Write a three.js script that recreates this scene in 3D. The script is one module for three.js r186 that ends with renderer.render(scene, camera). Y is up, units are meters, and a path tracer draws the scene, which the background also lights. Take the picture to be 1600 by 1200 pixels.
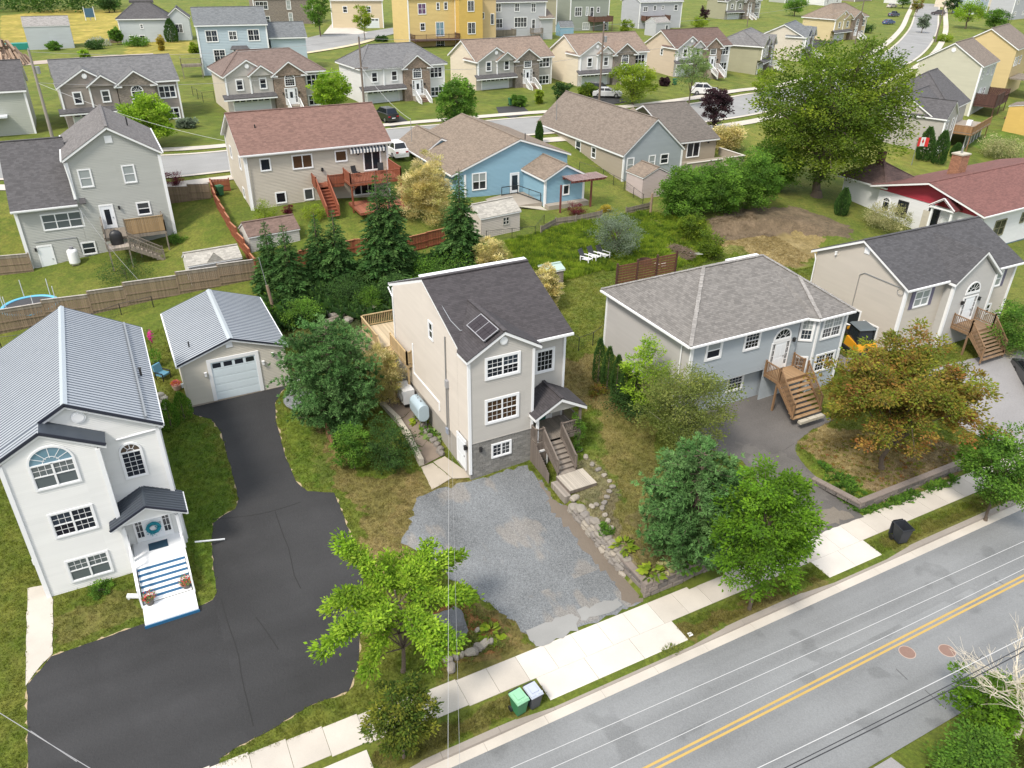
import * as THREE from 'three';

// ---------------------------------------------------------------- camera, sky, sun, exposure
const scene = new THREE.Scene();
const EYE = [0, 30, 0], FOC = 1211.9, PITCH = 29.65 * Math.PI / 180, ROLL = -0.75 * Math.PI / 180, YAW = 27.6 * Math.PI / 180;
const cp = Math.cos(PITCH), sp = Math.sin(PITCH), cr = Math.cos(ROLL), sr = Math.sin(ROLL), cy = Math.cos(YAW), sy = Math.sin(YAW);
const toWorld = (v) => [cy * v[0] - sy * v[2], v[1], sy * v[0] + cy * v[2]];
const AX = [toWorld([cr, -sr * cp, sr * sp]), toWorld([sr, cr * cp, -cr * sp]), toWorld([0, sp, cp])];
const camera = new THREE.PerspectiveCamera(2 * Math.atan(600 / FOC) * 180 / Math.PI, 4 / 3, 0.5, 1500);
camera.position.set(...EYE);
{
  const m = new THREE.Matrix4().makeBasis(...AX.map((a) => new THREE.Vector3(...a)));
  camera.quaternion.setFromRotationMatrix(m);
}
scene.add(camera);
const renderer = new THREE.WebGLRenderer({ antialias: true });
renderer.toneMapping = THREE.LinearToneMapping;
renderer.toneMappingExposure = 1.55;
renderer.shadowMap.enabled = true;
const SUN_DIR = new THREE.Vector3(-0.55, 0.82, 0.3).normalize();
const SKY_GAIN = 0.82;
const sun = new THREE.DirectionalLight(new THREE.Color().setRGB(1, 0.92, 0.82), 2.5);
sun.position.copy(SUN_DIR).multiplyScalar(160).add(new THREE.Vector3(35, 0, -60));
sun.target.position.set(35, 0, -60); sun.castShadow = true; sun.shadow.radius = 22; sun.shadow.mapSize.set(4096, 4096);
Object.assign(sun.shadow.camera, { left: -160, right: 160, top: 160, bottom: -160, near: 1, far: 500 });
scene.add(sun, sun.target);

// ---------------------------------------------------------------- random numbers and noise
function rng(seed) { let a = seed >>> 0; return () => { a = (a + 0x6D2B79F5) | 0; let t = Math.imul(a ^ (a >>> 15), 1 | a); t = (t + Math.imul(t ^ (t >>> 7), 61 | t)) ^ t; return ((t ^ (t >>> 14)) >>> 0) / 4294967296; }; }
const hash = (x, y, s) => { let h = Math.imul(x, 374761393) + Math.imul(y, 668265263) + Math.imul(s, 974634777) | 0; h = Math.imul(h ^ (h >>> 13), 1274126177); return ((h ^ (h >>> 16)) >>> 0) / 4294967296; };
function noise(x, y, s = 0, wrap = 0) {
  let xi = Math.floor(x), yi = Math.floor(y), fx = x - xi, fy = y - yi; fx = fx * fx * (3 - 2 * fx); fy = fy * fy * (3 - 2 * fy);
  let x1 = xi + 1, y1 = yi + 1; if (wrap) { xi = ((xi % wrap) + wrap) % wrap; yi = ((yi % wrap) + wrap) % wrap; x1 = ((x1 % wrap) + wrap) % wrap; y1 = ((y1 % wrap) + wrap) % wrap; }
  const a = hash(xi, yi, s), b = hash(x1, yi, s), c = hash(xi, y1, s), d = hash(x1, y1, s);
  return a + (b - a) * fx + (c - a) * fy + (a - b - c + d) * fx * fy;
}
const fbm = (x, y, s = 0, o = 4, wrap = 0) => { let v = 0, a = 0.5, t = 0; for (let i = 0; i < o; i++) { v += a * noise(x, y, s + i * 17, wrap); t += a; x *= 2; y *= 2; wrap *= 2; a *= 0.5; } return v / t; };
const clamp = (x, a = 0, b = 1) => Math.min(b, Math.max(a, x)), ss = (x) => { x = clamp(x); return x * x * (3 - 2 * x); }, mix = (a, b, t) => a + (b - a) * t;
const mix3 = (a, b, t) => [mix(a[0], b[0], t), mix(a[1], b[1], t), mix(a[2], b[2], t)];

// the sky: bright thin overcast, a float equirectangular map
{
  const w = 512, h = 256, d = new Float32Array(w * h * 4);
  for (let j = 0; j < h; j++) for (let i = 0; i < w; i++) {
    const el = (j + 0.5) / h * Math.PI - Math.PI / 2, az = (i + 0.5) / w * Math.PI * 2 - Math.PI;
    const dir = [Math.cos(el) * Math.cos(az), Math.sin(el), Math.cos(el) * Math.sin(az)];
    const cl = fbm(dir[0] * 3.2 / (0.35 + Math.max(0, dir[1])) + 9, dir[2] * 3.2 / (0.35 + Math.max(0, dir[1])) + 4, 77, 5);
    const up = clamp(dir[1]), near = Math.pow(clamp(dir[0] * SUN_DIR.x + dir[1] * SUN_DIR.y + dir[2] * SUN_DIR.z), 4);
    const blue = [0.46, 0.62, 0.9], cloud = [1.12, 1.13, 1.15];
    let c = mix3(blue, cloud, ss((cl - 0.3) * 3.2)).map((v) => v * (0.78 + 0.22 * up));
    c = c.map((v, k) => v + near * [0.55, 0.5, 0.42][k]);
    if (dir[1] < 0) { const t = ss(-dir[1] * 12); c = mix3(c, [0.16, 0.17, 0.12], t); }
    const q = (j * w + i) * 4; d[q] = c[0] * SKY_GAIN; d[q + 1] = c[1] * SKY_GAIN; d[q + 2] = c[2] * SKY_GAIN; d[q + 3] = 1;
  }
  const t = new THREE.DataTexture(d, w, h, THREE.RGBAFormat, THREE.FloatType);
  t.mapping = THREE.EquirectangularReflectionMapping; t.magFilter = t.minFilter = THREE.LinearFilter; t.colorSpace = THREE.LinearSRGBColorSpace; t.needsUpdate = true;
  scene.background = t; scene.environment = t;
}

// ---------------------------------------------------------------- naming
const used = {};
function numbered(name) { const n = used[name] = (used[name] ?? -1) + 1; return n ? `${name}_${String(n).padStart(3, '0')}` : name; }
function tag(o, label, category, group) { if (label) o.userData.label = label; if (category) o.userData.category = category; if (group) o.userData.group = group; return o; }
function thing(name, label, category, pos = [0, 0, 0], turn = 0, group) {
  const o = new THREE.Group(); o.name = numbered(name); o.position.set(...pos); o.rotation.y = turn; scene.add(o); return tag(o, label, category, group);
}
function put(parent, name, geo, material, label) {
  const m = new THREE.Mesh(geo, material); m.castShadow = m.receiveShadow = true; m.name = parent === scene ? numbered(name) : name; if (label) m.userData.label = label; parent.add(m); return m;
}
function dup(root, label, pos, turn, group, scale) {
  const r = root.clone(); r.name = numbered(root.name.replace(/_\d{3}$/, '')); r.userData = { ...root.userData }; scene.add(r); if (pos) r.position.set(...pos); if (turn !== undefined) r.rotation.y = turn;
  if (label) r.userData.label = label; if (group) r.userData.group = group; if (scale) r.scale.set(...scale); return r;
}
const kind = (o, k) => { o.userData.kind = k; return o; };

// ---------------------------------------------------------------- geometry collector: flat triangles with uv in metres
const sub = (a, b) => [a[0] - b[0], a[1] - b[1], a[2] - b[2]], add = (a, b) => [a[0] + b[0], a[1] + b[1], a[2] + b[2]], mul = (a, s) => [a[0] * s, a[1] * s, a[2] * s], dot = (a, b) => a[0] * b[0] + a[1] * b[1] + a[2] * b[2];
const cross = (a, b) => [a[1] * b[2] - a[2] * b[1], a[2] * b[0] - a[0] * b[2], a[0] * b[1] - a[1] * b[0]], len = (a) => Math.hypot(...a), unit = (a) => { const l = len(a) || 1; return [a[0] / l, a[1] / l, a[2] / l]; };
class MB {
  constructor() { this.p = []; this.n = []; this.u = []; this.c = []; this.col = null; }
  tri(a, b, c) {
    const n = unit(cross(sub(b, a), sub(c, a)));
    const flat = Math.abs(n[1]) > 0.985, ua = flat ? [1, 0, 0] : unit(cross([0, 1, 0], n)), va = flat ? [0, 0, -1] : cross(n, ua);
    for (const q of [a, b, c]) { this.p.push(...q); this.n.push(...n); this.u.push(dot(q, ua), dot(q, va)); if (this.col) this.c.push(...this.col); }
    return this;
  }
  quad(a, b, c, d) { return this.tri(a, b, c).tri(a, c, d); }
  poly(ps) { for (let i = 1; i < ps.length - 1; i++) this.tri(ps[0], ps[i], ps[i + 1]); return this; }
  hex(b, t) { // two rings of n points, counter-clockwise seen from the t side
    const n = b.length; this.poly(t); this.poly([...b].reverse()); for (let i = 0; i < n; i++) { const j = (i + 1) % n; this.quad(b[i], b[j], t[j], t[i]); } return this;
  }
  box(x0, x1, y0, y1, z0, z1, f) {
    const P = (x, y, z) => f ? f([x, y, z]) : [x, y, z];
    return this.hex([P(x0, y0, z1), P(x1, y0, z1), P(x1, y0, z0), P(x0, y0, z0)], [P(x0, y1, z1), P(x1, y1, z1), P(x1, y1, z0), P(x0, y1, z0)]);
  }
  bar(a, b, w, h = w) { // a square bar from a to b
    const d = unit(sub(b, a)), s = unit(Math.abs(d[1]) > 0.95 ? [1, 0, 0] : cross(d, [0, 1, 0])), u = cross(s, d), r = (q, i, k) => add(q, add(mul(s, i * w / 2), mul(u, k * h / 2)));
    const ring = (q) => [r(q, 1, 1), r(q, -1, 1), r(q, -1, -1), r(q, 1, -1)]; return this.hex(ring(a).reverse(), ring(b).reverse());
  }
  rod(a, b, r0, r1 = r0, n = 8) {
    const d = unit(sub(b, a)), s = unit(Math.abs(d[1]) > 0.95 ? [1, 0, 0] : cross(d, [0, 1, 0])), u = cross(s, d), A = [], B = [];
    for (let i = 0; i < n; i++) { const t = -i / n * Math.PI * 2, k = add(mul(s, Math.cos(t)), mul(u, Math.sin(t))); A.push(add(a, mul(k, r0))); B.push(add(b, mul(k, r1))); }
    return this.hex(A.reverse(), B.reverse());
  }
  path(pts, r0, r1 = r0, n = 6) { for (let i = 0; i < pts.length - 1; i++) { const f = (k) => mix(r0, r1, k / (pts.length - 1)); this.rod(pts[i], pts[i + 1], f(i), f(i + 1), n); } return this; }
  slab(ps, t) { // a planar polygon seen counter-clockwise from above, thickened downwards
    return this.hex(ps.map((q) => [q[0], q[1] - t, q[2]]), ps);
  }
  add(geo, pos = [0, 0, 0], rot = [0, 0, 0], sc = [1, 1, 1]) {
    const g = geo.index ? geo.toNonIndexed() : geo.clone(); g.applyMatrix4(new THREE.Matrix4().compose(new THREE.Vector3(...pos), new THREE.Quaternion().setFromEuler(new THREE.Euler(...rot)), new THREE.Vector3(...sc)));
    const P = g.attributes.position, N = g.attributes.normal, U = g.attributes.uv;
    for (let i = 0; i < P.count; i++) { this.p.push(P.getX(i), P.getY(i), P.getZ(i)); this.n.push(N.getX(i), N.getY(i), N.getZ(i)); this.u.push(U ? U.getX(i) : 0, U ? U.getY(i) : 0); if (this.col) this.c.push(...this.col); }
    return this;
  }
  geo() {
    const g = new THREE.BufferGeometry(); g.setAttribute('position', new THREE.Float32BufferAttribute(this.p, 3)); g.setAttribute('normal', new THREE.Float32BufferAttribute(this.n, 3)); g.setAttribute('uv', new THREE.Float32BufferAttribute(this.u, 2));
    if (this.c.length) g.setAttribute('color', new THREE.Float32BufferAttribute(this.c, 3)); return g;
  }
  build(parent, name, material, label) { return this.p.length ? put(parent, name, this.geo(), material, label) : null; }
}
const box = (...a) => new MB().box(...a);

// ---------------------------------------------------------------- textures (tiling, values multiply the material's colour)
function tex(n, m, fn, sx, sy) {
  const d = new Uint8Array(n * m * 4);
  for (let j = 0; j < m; j++) for (let i = 0; i < n; i++) { const v = fn(i / n, j / m), q = (j * n + i) * 4, a = Array.isArray(v) ? v : [v, v, v]; for (let k = 0; k < 3; k++) d[q + k] = clamp(a[k]) * 255; d[q + 3] = 255; }
  const t = new THREE.DataTexture(d, n, m, THREE.RGBAFormat); t.wrapS = t.wrapT = THREE.RepeatWrapping; t.magFilter = THREE.LinearFilter; t.minFilter = THREE.LinearMipmapLinearFilter; t.generateMipmaps = true;
  t.repeat.set(1 / sx, 1 / sy); t.needsUpdate = true; return t;
}
const shingleCell = (u, v) => { const rows = 42, r = Math.floor(v * rows) % rows, fv = v * rows - Math.floor(v * rows), cols = 20, off = hash(r, 5, 3) * 0.9; let x = u * cols + off + 0.22 * Math.sin(r * 2.4 + Math.floor(u * cols)); const c = ((Math.floor(x) % cols) + cols) % cols; return [r, c, x - Math.floor(x), fv]; };
const T = {
  shingle: tex(1024, 1024, (u, v) => { const [r, c, fx, fv] = shingleCell(u, v); const tone = 0.62 + 0.3 * hash(r, c, 9) + 0.1 * (fbm(u * 6, v * 6, 4, 3, 6) - 0.5); const g = 0.9 + 0.2 * (hash(Math.floor(u * 512), Math.floor(v * 512), 2) - 0.5); const edge = fv < 0.13 || fx < 0.045 ? 0.72 : 1; return tone * g * edge; }, 6, 5.9),
  shingleBump: tex(512, 512, (u, v) => { const [r, c, fx, fv] = shingleCell(u, v); return (fx < 0.05 ? 0.2 : 1) * (1 - fv * 0.75) * (0.75 + 0.25 * hash(r, c, 1)); }, 6, 5.9),
  mottle: tex(512, 512, (u, v) => 0.86 + 0.14 * fbm(u * 8, v * 8, 21, 4, 8) + 0.05 * (hash(Math.floor(u * 256), Math.floor(v * 256), 4) - 0.5), 5, 5),
  wall: tex(512, 512, (u, v) => 0.88 + 0.1 * fbm(u * 3, v * 10, 31, 3, 10) + 0.03 * (hash(Math.floor(v * 40), Math.floor(u * 2), 8) - 0.5), 7, 6),
  wood: tex(256, 256, (u, v) => { const b = Math.floor(u * 16); return 0.66 + 0.26 * hash(b, 1, 5) + 0.16 * (fbm(u * 64, v * 4, b, 3, 64) - 0.5); }, 2.24, 3),
  asphalt: tex(1024, 1024, (u, v) => { const g = hash(Math.floor(u * 1024), Math.floor(v * 1024), 1); return 0.6 + 0.26 * (fbm(u * 5, v * 5, 3, 5, 5) - 0.1) + 0.2 * (g - 0.5) + 0.06 * (fbm(u * 3, v * 24, 8, 2, 24) - 0.5); }, 17, 17),
  concrete: tex(1024, 1024, (u, v) => { const g = hash(Math.floor(u * 512), Math.floor(v * 512), 6); return 0.74 + 0.24 * (fbm(u * 7, v * 7, 13, 5, 7) - 0.25) + 0.07 * (g - 0.5); }, 9, 9),
  gravel: tex(1024, 1024, (u, v) => { const g = hash(Math.floor(u * 512), Math.floor(v * 512), 11), h2 = hash(Math.floor(u * 200), Math.floor(v * 200), 12), m = fbm(u * 5, v * 5, 41, 5, 5), s = ss((fbm(u * 14, v * 6, 47, 4, 14) - 0.6) * 7); const b = 0.42 + 0.34 * (m - 0.3) + 0.34 * (g - 0.5) + 0.16 * (h2 - 0.5) + 0.08 * s; return [b * (0.96 + 0.1 * s), b, b * (1.04 - 0.1 * s)]; }, 13, 13),
  brick: tex(512, 512, (u, v) => { const r = Math.floor(v * 28), fv = v * 28 - r, x = u * 10 + (r % 2) * 0.5, c = Math.floor(x) % 10, fx = x - Math.floor(x); if (fv < 0.13 || fx < 0.055) return [0.78, 0.8, 0.82]; const t = 0.5 + 0.4 * hash(r, c, 3); return [t * 1.06, t, t * 0.92]; }, 2.2, 2.1),
  brickBump: tex(256, 256, (u, v) => { const r = Math.floor(v * 28), fv = v * 28 - r, x = u * 10 + (r % 2) * 0.5, fx = x - Math.floor(x); return fv < 0.13 || fx < 0.055 ? 0.2 : 0.8 + 0.2 * hash(r, Math.floor(x), 4); }, 2.2, 2.1),
  rough: tex(512, 512, (u, v) => fbm(u * 24, v * 24, 61, 4, 24), 2, 2),
  street: tex(2048, 256, (u, v) => { const z = v * 8, g = hash(Math.floor(u * 2048), Math.floor(v * 256), 31), lane = Math.exp(-Math.pow((Math.abs(z - 3.95) - 1.15) / 0.28, 2)) + Math.exp(-Math.pow((Math.abs(z - 3.95) - 2.85) / 0.3, 2)), blot = fbm(u * 14, v * 3, 35, 4, 14), st = ss((fbm(u * 40, v * 5, 37, 3, 40) - 0.66) * 9); return 0.72 + 0.3 * (blot - 0.45) - 0.07 * lane - 0.13 * st + 0.16 * (g - 0.5) + 0.05 * (fbm(u * 6, v * 40, 39, 2, 40) - 0.5); }, 64, 8),
  seal: tex(1024, 1024, (u, v) => { const g = hash(Math.floor(u * 1024), Math.floor(v * 1024), 51), m = fbm(u * 4, v * 4, 53, 5, 4), w = fbm(u * 3, v * 22, 55, 3, 22), d = ss((fbm(u * 18, v * 18, 57, 4, 18) - 0.6) * 6); return 0.5 + 0.62 * (m - 0.32) + 0.22 * (w - 0.5) + 0.05 * d + 0.2 * (g - 0.5); }, 23, 23),
  grassBump: tex(512, 512, (u, v) => 0.5 * fbm(u * 60, v * 60, 71, 3, 60) + 0.5 * hash(Math.floor(u * 256), Math.floor(v * 256), 3), 3, 3),
};
const mats = {};
function M(key, c, rough = 0.8, map = null, bump = null, bs = 0.01, extra = {}) {
  if (mats[key]) return mats[key];
  const m = new THREE.MeshStandardMaterial({ roughness: rough, map, bumpMap: bump, bumpScale: bs, ...extra }); m.color.setRGB(...c); return mats[key] = m;
}
const wallMat = (k, c) => M('wall ' + k, c, 0.62, T.wall), roofMat = (k, c) => M('roof ' + k, c, 0.92, T.shingle, T.shingleBump, 0.018);
const W = { trim: M('white trim', [0.78, 0.79, 0.8], 0.5), glass: M('glass', [0.018, 0.022, 0.03], 0.06), curtain: M('curtained glass', [0.3, 0.33, 0.33], 0.12), blue: M('sky glass', [0.14, 0.25, 0.32], 0.06), warm: M('amber glass', [0.05, 0.027, 0.014], 0.1), dim: M('dim glass', [0.11, 0.13, 0.135], 0.07),
  black: M('black metal', [0.02, 0.02, 0.022], 0.45), metal: M('grey metal', [0.42, 0.43, 0.44], 0.35, null, null, 0, { metalness: 0.7 }), door: M('white door', [0.74, 0.77, 0.8], 0.45),
  oldwood: M('grey wood', [0.27, 0.23, 0.185], 0.85, T.wood), newwood: M('fresh wood', [0.56, 0.41, 0.22], 0.8, T.wood), cedar: M('stained wood', [0.28, 0.165, 0.085], 0.75, T.wood), redwood: M('red stain', [0.3, 0.09, 0.045], 0.7, T.wood), fence: M('fence wood', [0.27, 0.2, 0.135], 0.85, T.wood), dark: M('dark stain', [0.1, 0.045, 0.035], 0.75, T.wood),
  concrete: M('concrete', [0.62, 0.57, 0.5], 0.9, T.concrete), conc2: M('old concrete', [0.4, 0.35, 0.29], 0.9, T.concrete), stone: M('stone', [0.27, 0.245, 0.21], 0.9, T.mottle, T.rough, 0.03), stone2: M('pale stone', [0.5, 0.46, 0.38], 0.9, T.mottle, T.rough, 0.03), block: M('wall block', [0.2, 0.175, 0.155], 0.95, T.mottle, T.rough, 0.05), block2: M('wall block dark', [0.15, 0.135, 0.125], 0.95, T.mottle, T.rough, 0.05),
  shed: M('shed resin', [0.5, 0.49, 0.45], 0.7, T.mottle), pole: M('pole wood', [0.17, 0.135, 0.11], 0.9, T.mottle), bark: M('bark', [0.13, 0.1, 0.075], 0.95, T.mottle, T.rough, 0.02), birch: M('birch bark', [0.5, 0.46, 0.4], 0.9, T.mottle) };
const OLDW = { ...W };
// ---------------------------------------------------------------- terrain: heights on a coarse grid, smoothed; the street is level and the land climbs behind it
const KX = [-60, -12, 3, 10, 18, 26, 32, 45, 60, 75, 95, 120, 170, 260];
const KZ = [0, -19.3, -24, -30, -35, -42, -50, -57, -66, -76, -95, -112, -145, -200, -330];
const KH = [
  [0.12, 0.12, 0.12, 0.12, 0.12, 0.12, 0.12, 0.12, 0.12, 0.12, 0.12, 0.12, 0.12, 0.12],
  [0.12, 0.12, 0.12, 0.12, 0.12, 0.12, 0.12, 0.12, 0.12, 0.12, 0.12, 0.12, 0.12, 0.12],
  [0.12, 0.12, 0.12, 0.12, 0.13, 0.14, 0.14, 0.14, 0.14, 0.14, 0.14, 0.14, 0.14, 0.14],
  [0.2, 0.2, 0.25, 0.4, 0.65, 0.95, 1.0, 1.1, 1.6, 1.6, 1, 1, 1, 1],
  [0.4, 0.4, 0.5, 0.75, 1.15, 1.55, 1.85, 2.0, 2.2, 2.1, 2, 2, 2, 2],
  [0.9, 0.9, 1.1, 1.2, 1.5, 2.5, 3.0, 2.6, 2.6, 2.3, 2.2, 2, 2, 2],
  [1.6, 1.6, 1.9, 2.0, 2.3, 3.7, 4.0, 3.6, 3.2, 2.6, 2.4, 2.4, 2.4, 2.4],
  [2.2, 2.2, 2.5, 3.2, 3.9, 4.4, 4.4, 4.3, 4.0, 3.4, 2.8, 2.6, 2.6, 2.6],
  [2.7, 2.7, 3.8, 4.3, 4.6, 4.8, 4.8, 4.7, 4.5, 4.2, 3.2, 3.0, 3, 3],
  [3.5, 3.6, 5.1, 6.5, 6.8, 6.2, 5.7, 5.3, 5.1, 4.8, 4.2, 4, 4, 4],
  [7.5, 7.5, 7.8, 8.0, 8.2, 8.4, 8.3, 8.0, 8.0, 7.6, 6.6, 5.5, 5.2, 5],
  [8.5, 8.5, 8.6, 8.8, 8.8, 8.8, 8.8, 8.9, 9, 9, 8.5, 6.8, 6.4, 6],
  [9.5, 9.5, 9.5, 9.5, 9.5, 9.5, 9.6, 9.7, 9.7, 9.7, 9.5, 8.5, 8, 7],
  [9.6, 9.6, 9.7, 9.8, 10, 10, 10, 10, 10, 10, 10, 9.5, 9, 8.5],
  [10.5, 10.5, 10.5, 10.8, 11, 12, 12, 12, 12, 12, 12, 11, 10.5, 10]];
function hermite(K, f, x) {
  const n = K.length; let i = 0, s = K[1] > K[0] ? 1 : -1; if ((x - K[0]) * s <= 0) return f(0); if ((x - K[n - 1]) * s >= 0) return f(n - 1);
  while ((x - K[i + 1]) * s > 0) i++;
  const h = K[i + 1] - K[i], t = (x - K[i]) / h, a = f(i), b = f(i + 1), d = (b - a) / h;
  const tan = (j) => { if (j <= 0 || j >= n - 1) return 0; const l = (f(j) - f(j - 1)) / (K[j] - K[j - 1]), r = (f(j + 1) - f(j)) / (K[j + 1] - K[j]); return l * r <= 0 ? 0 : 2 * l * r / (l + r); };
  const m0 = tan(i) * h, m1 = tan(i + 1) * h, t2 = t * t, t3 = t2 * t; void d;
  return (2 * t3 - 3 * t2 + 1) * a + (t3 - 2 * t2 + t) * m0 + (-2 * t3 + 3 * t2) * b + (t3 - t2) * m1;
}
function H0(x, z) { return hermite(KZ, (j) => hermite(KX, (i) => KH[j][i], x), z); }
const ray = (u, v) => { const c = [(u - 800) / FOC, -(v - 600) / FOC, -1]; return add(add(mul(AX[0], c[0]), mul(AX[1], c[1])), mul(AX[2], c[2])); };
function hit(u, v, h) { // where a sight line meets the land
  const d = ray(u, v); let t = 5; for (; t < 700; t += 0.8) { const q = add(EYE, mul(d, t)); if (q[1] < h(q[0], q[2])) break; }
  let a = t - 0.8, b = t; for (let k = 0; k < 22; k++) { const m = (a + b) / 2, q = add(EYE, mul(d, m)); if (q[1] < h(q[0], q[2])) b = m; else a = m; }
  const q = add(EYE, mul(d, b)); return [q[0], h(q[0], q[2]), q[2]];
}
const onLevel = (u, v, y) => { const d = ray(u, v); return add(EYE, mul(d, (y - 30) / d[1])); };
const onDepth = (u, v, z) => { const d = ray(u, v); return add(EYE, mul(d, z / d[2])); };
// raised lots behind the two retaining walls on the street
const WALL_B = [hit(892, 795, H0), [20.2, 0.12, -23.25]], WALL_L = Math.hypot(WALL_B[1][0] - WALL_B[0][0], WALL_B[1][2] - WALL_B[0][2]);
function lift(x, z) {
  const pit = Math.hypot((x - 56.5) / 11, (z + 55.5) / 6.5); if (pit < 1) return -1.1 * ss((1 - pit) / 0.28);
  if (z > -23 || z < -40 || x < 14 || x > 50) return 0;
  const [P, Q] = WALL_B, d1 = ((x - P[0]) * -(Q[2] - P[2]) + (z - P[2]) * (Q[0] - P[0])) / WALL_L * -1, d2 = -23.35 - z;
  const a = 0.95 * ss(d1 / 0.4) * ss(d2 / 0.4) * (1 - ss((x - 24.5) / 5)) * (1 - ss((d2 - 3.5) / 8));
  const b = 0.5 * ss(d2 / 0.4) * ss((x - 36.2) / 0.6) * (1 - ss((x - 46) / 2)) * (1 - ss((d2 - 2.5) / 5));
  return a + b;
}
const H = (x, z) => H0(x, z) + lift(x, z);
const G = (u, v) => hit(u, v, H);
const pxPerM = (p) => FOC / -dot(sub(p, EYE), AX[2]);
const riseTo = (base, u, v) => { const d = ray(u, v), a = [base[0], base[2]], dd = d[0] * d[0] + d[2] * d[2], t = (d[0] * a[0] + d[2] * a[1]) / dd; return 30 + d[1] * t - base[1]; };

// ---------------------------------------------------------------- ground colour: lawns, dry patches, bare soil, weeds
const inPoly = (P, x, z) => { let c = false; for (let i = 0, j = P.length - 1; i < P.length; j = i++) if ((P[i][1] > z) !== (P[j][1] > z) && x < (P[j][0] - P[i][0]) * (z - P[i][1]) / (P[j][1] - P[i][1]) + P[i][0]) c = !c; return c; };
const zone = (px, kindOf, amt = 1, warp = 0.7) => { const P = px.map(([u, v]) => { const g = G(u, v); return [g[0], g[2]]; }); const xs = P.map((p) => p[0]), zs = P.map((p) => p[1]); return { P, kindOf, amt, warp, b: [Math.min(...xs) - 1, Math.max(...xs) + 1, Math.min(...zs) - 1, Math.max(...zs) + 1] }; };
const PAL = { lush: [[0.075, 0.145, 0.008], [0.15, 0.21, 0.016]], lawn: [[0.1, 0.14, 0.011], [0.185, 0.19, 0.03]], dry: [[0.18, 0.145, 0.045], [0.3, 0.225, 0.095]], strip: [[0.135, 0.12, 0.025], [0.25, 0.195, 0.075]], dirt: [[0.2, 0.165, 0.115], [0.36, 0.285, 0.19]], bank: [[0.13, 0.095, 0.06], [0.24, 0.175, 0.115]], mulch: [[0.27, 0.11, 0.035], [0.4, 0.21, 0.08]], weeds: [[0.09, 0.13, 0.012], [0.21, 0.2, 0.035]], straw: [[0.26, 0.18, 0.08], [0.46, 0.35, 0.18]], under: [[0.035, 0.05, 0.014], [0.09, 0.09, 0.03]], field: [[0.25, 0.22, 0.03], [0.5, 0.37, 0.085]], green: [[0.115, 0.155, 0.014], [0.24, 0.22, 0.04]] };
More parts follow.
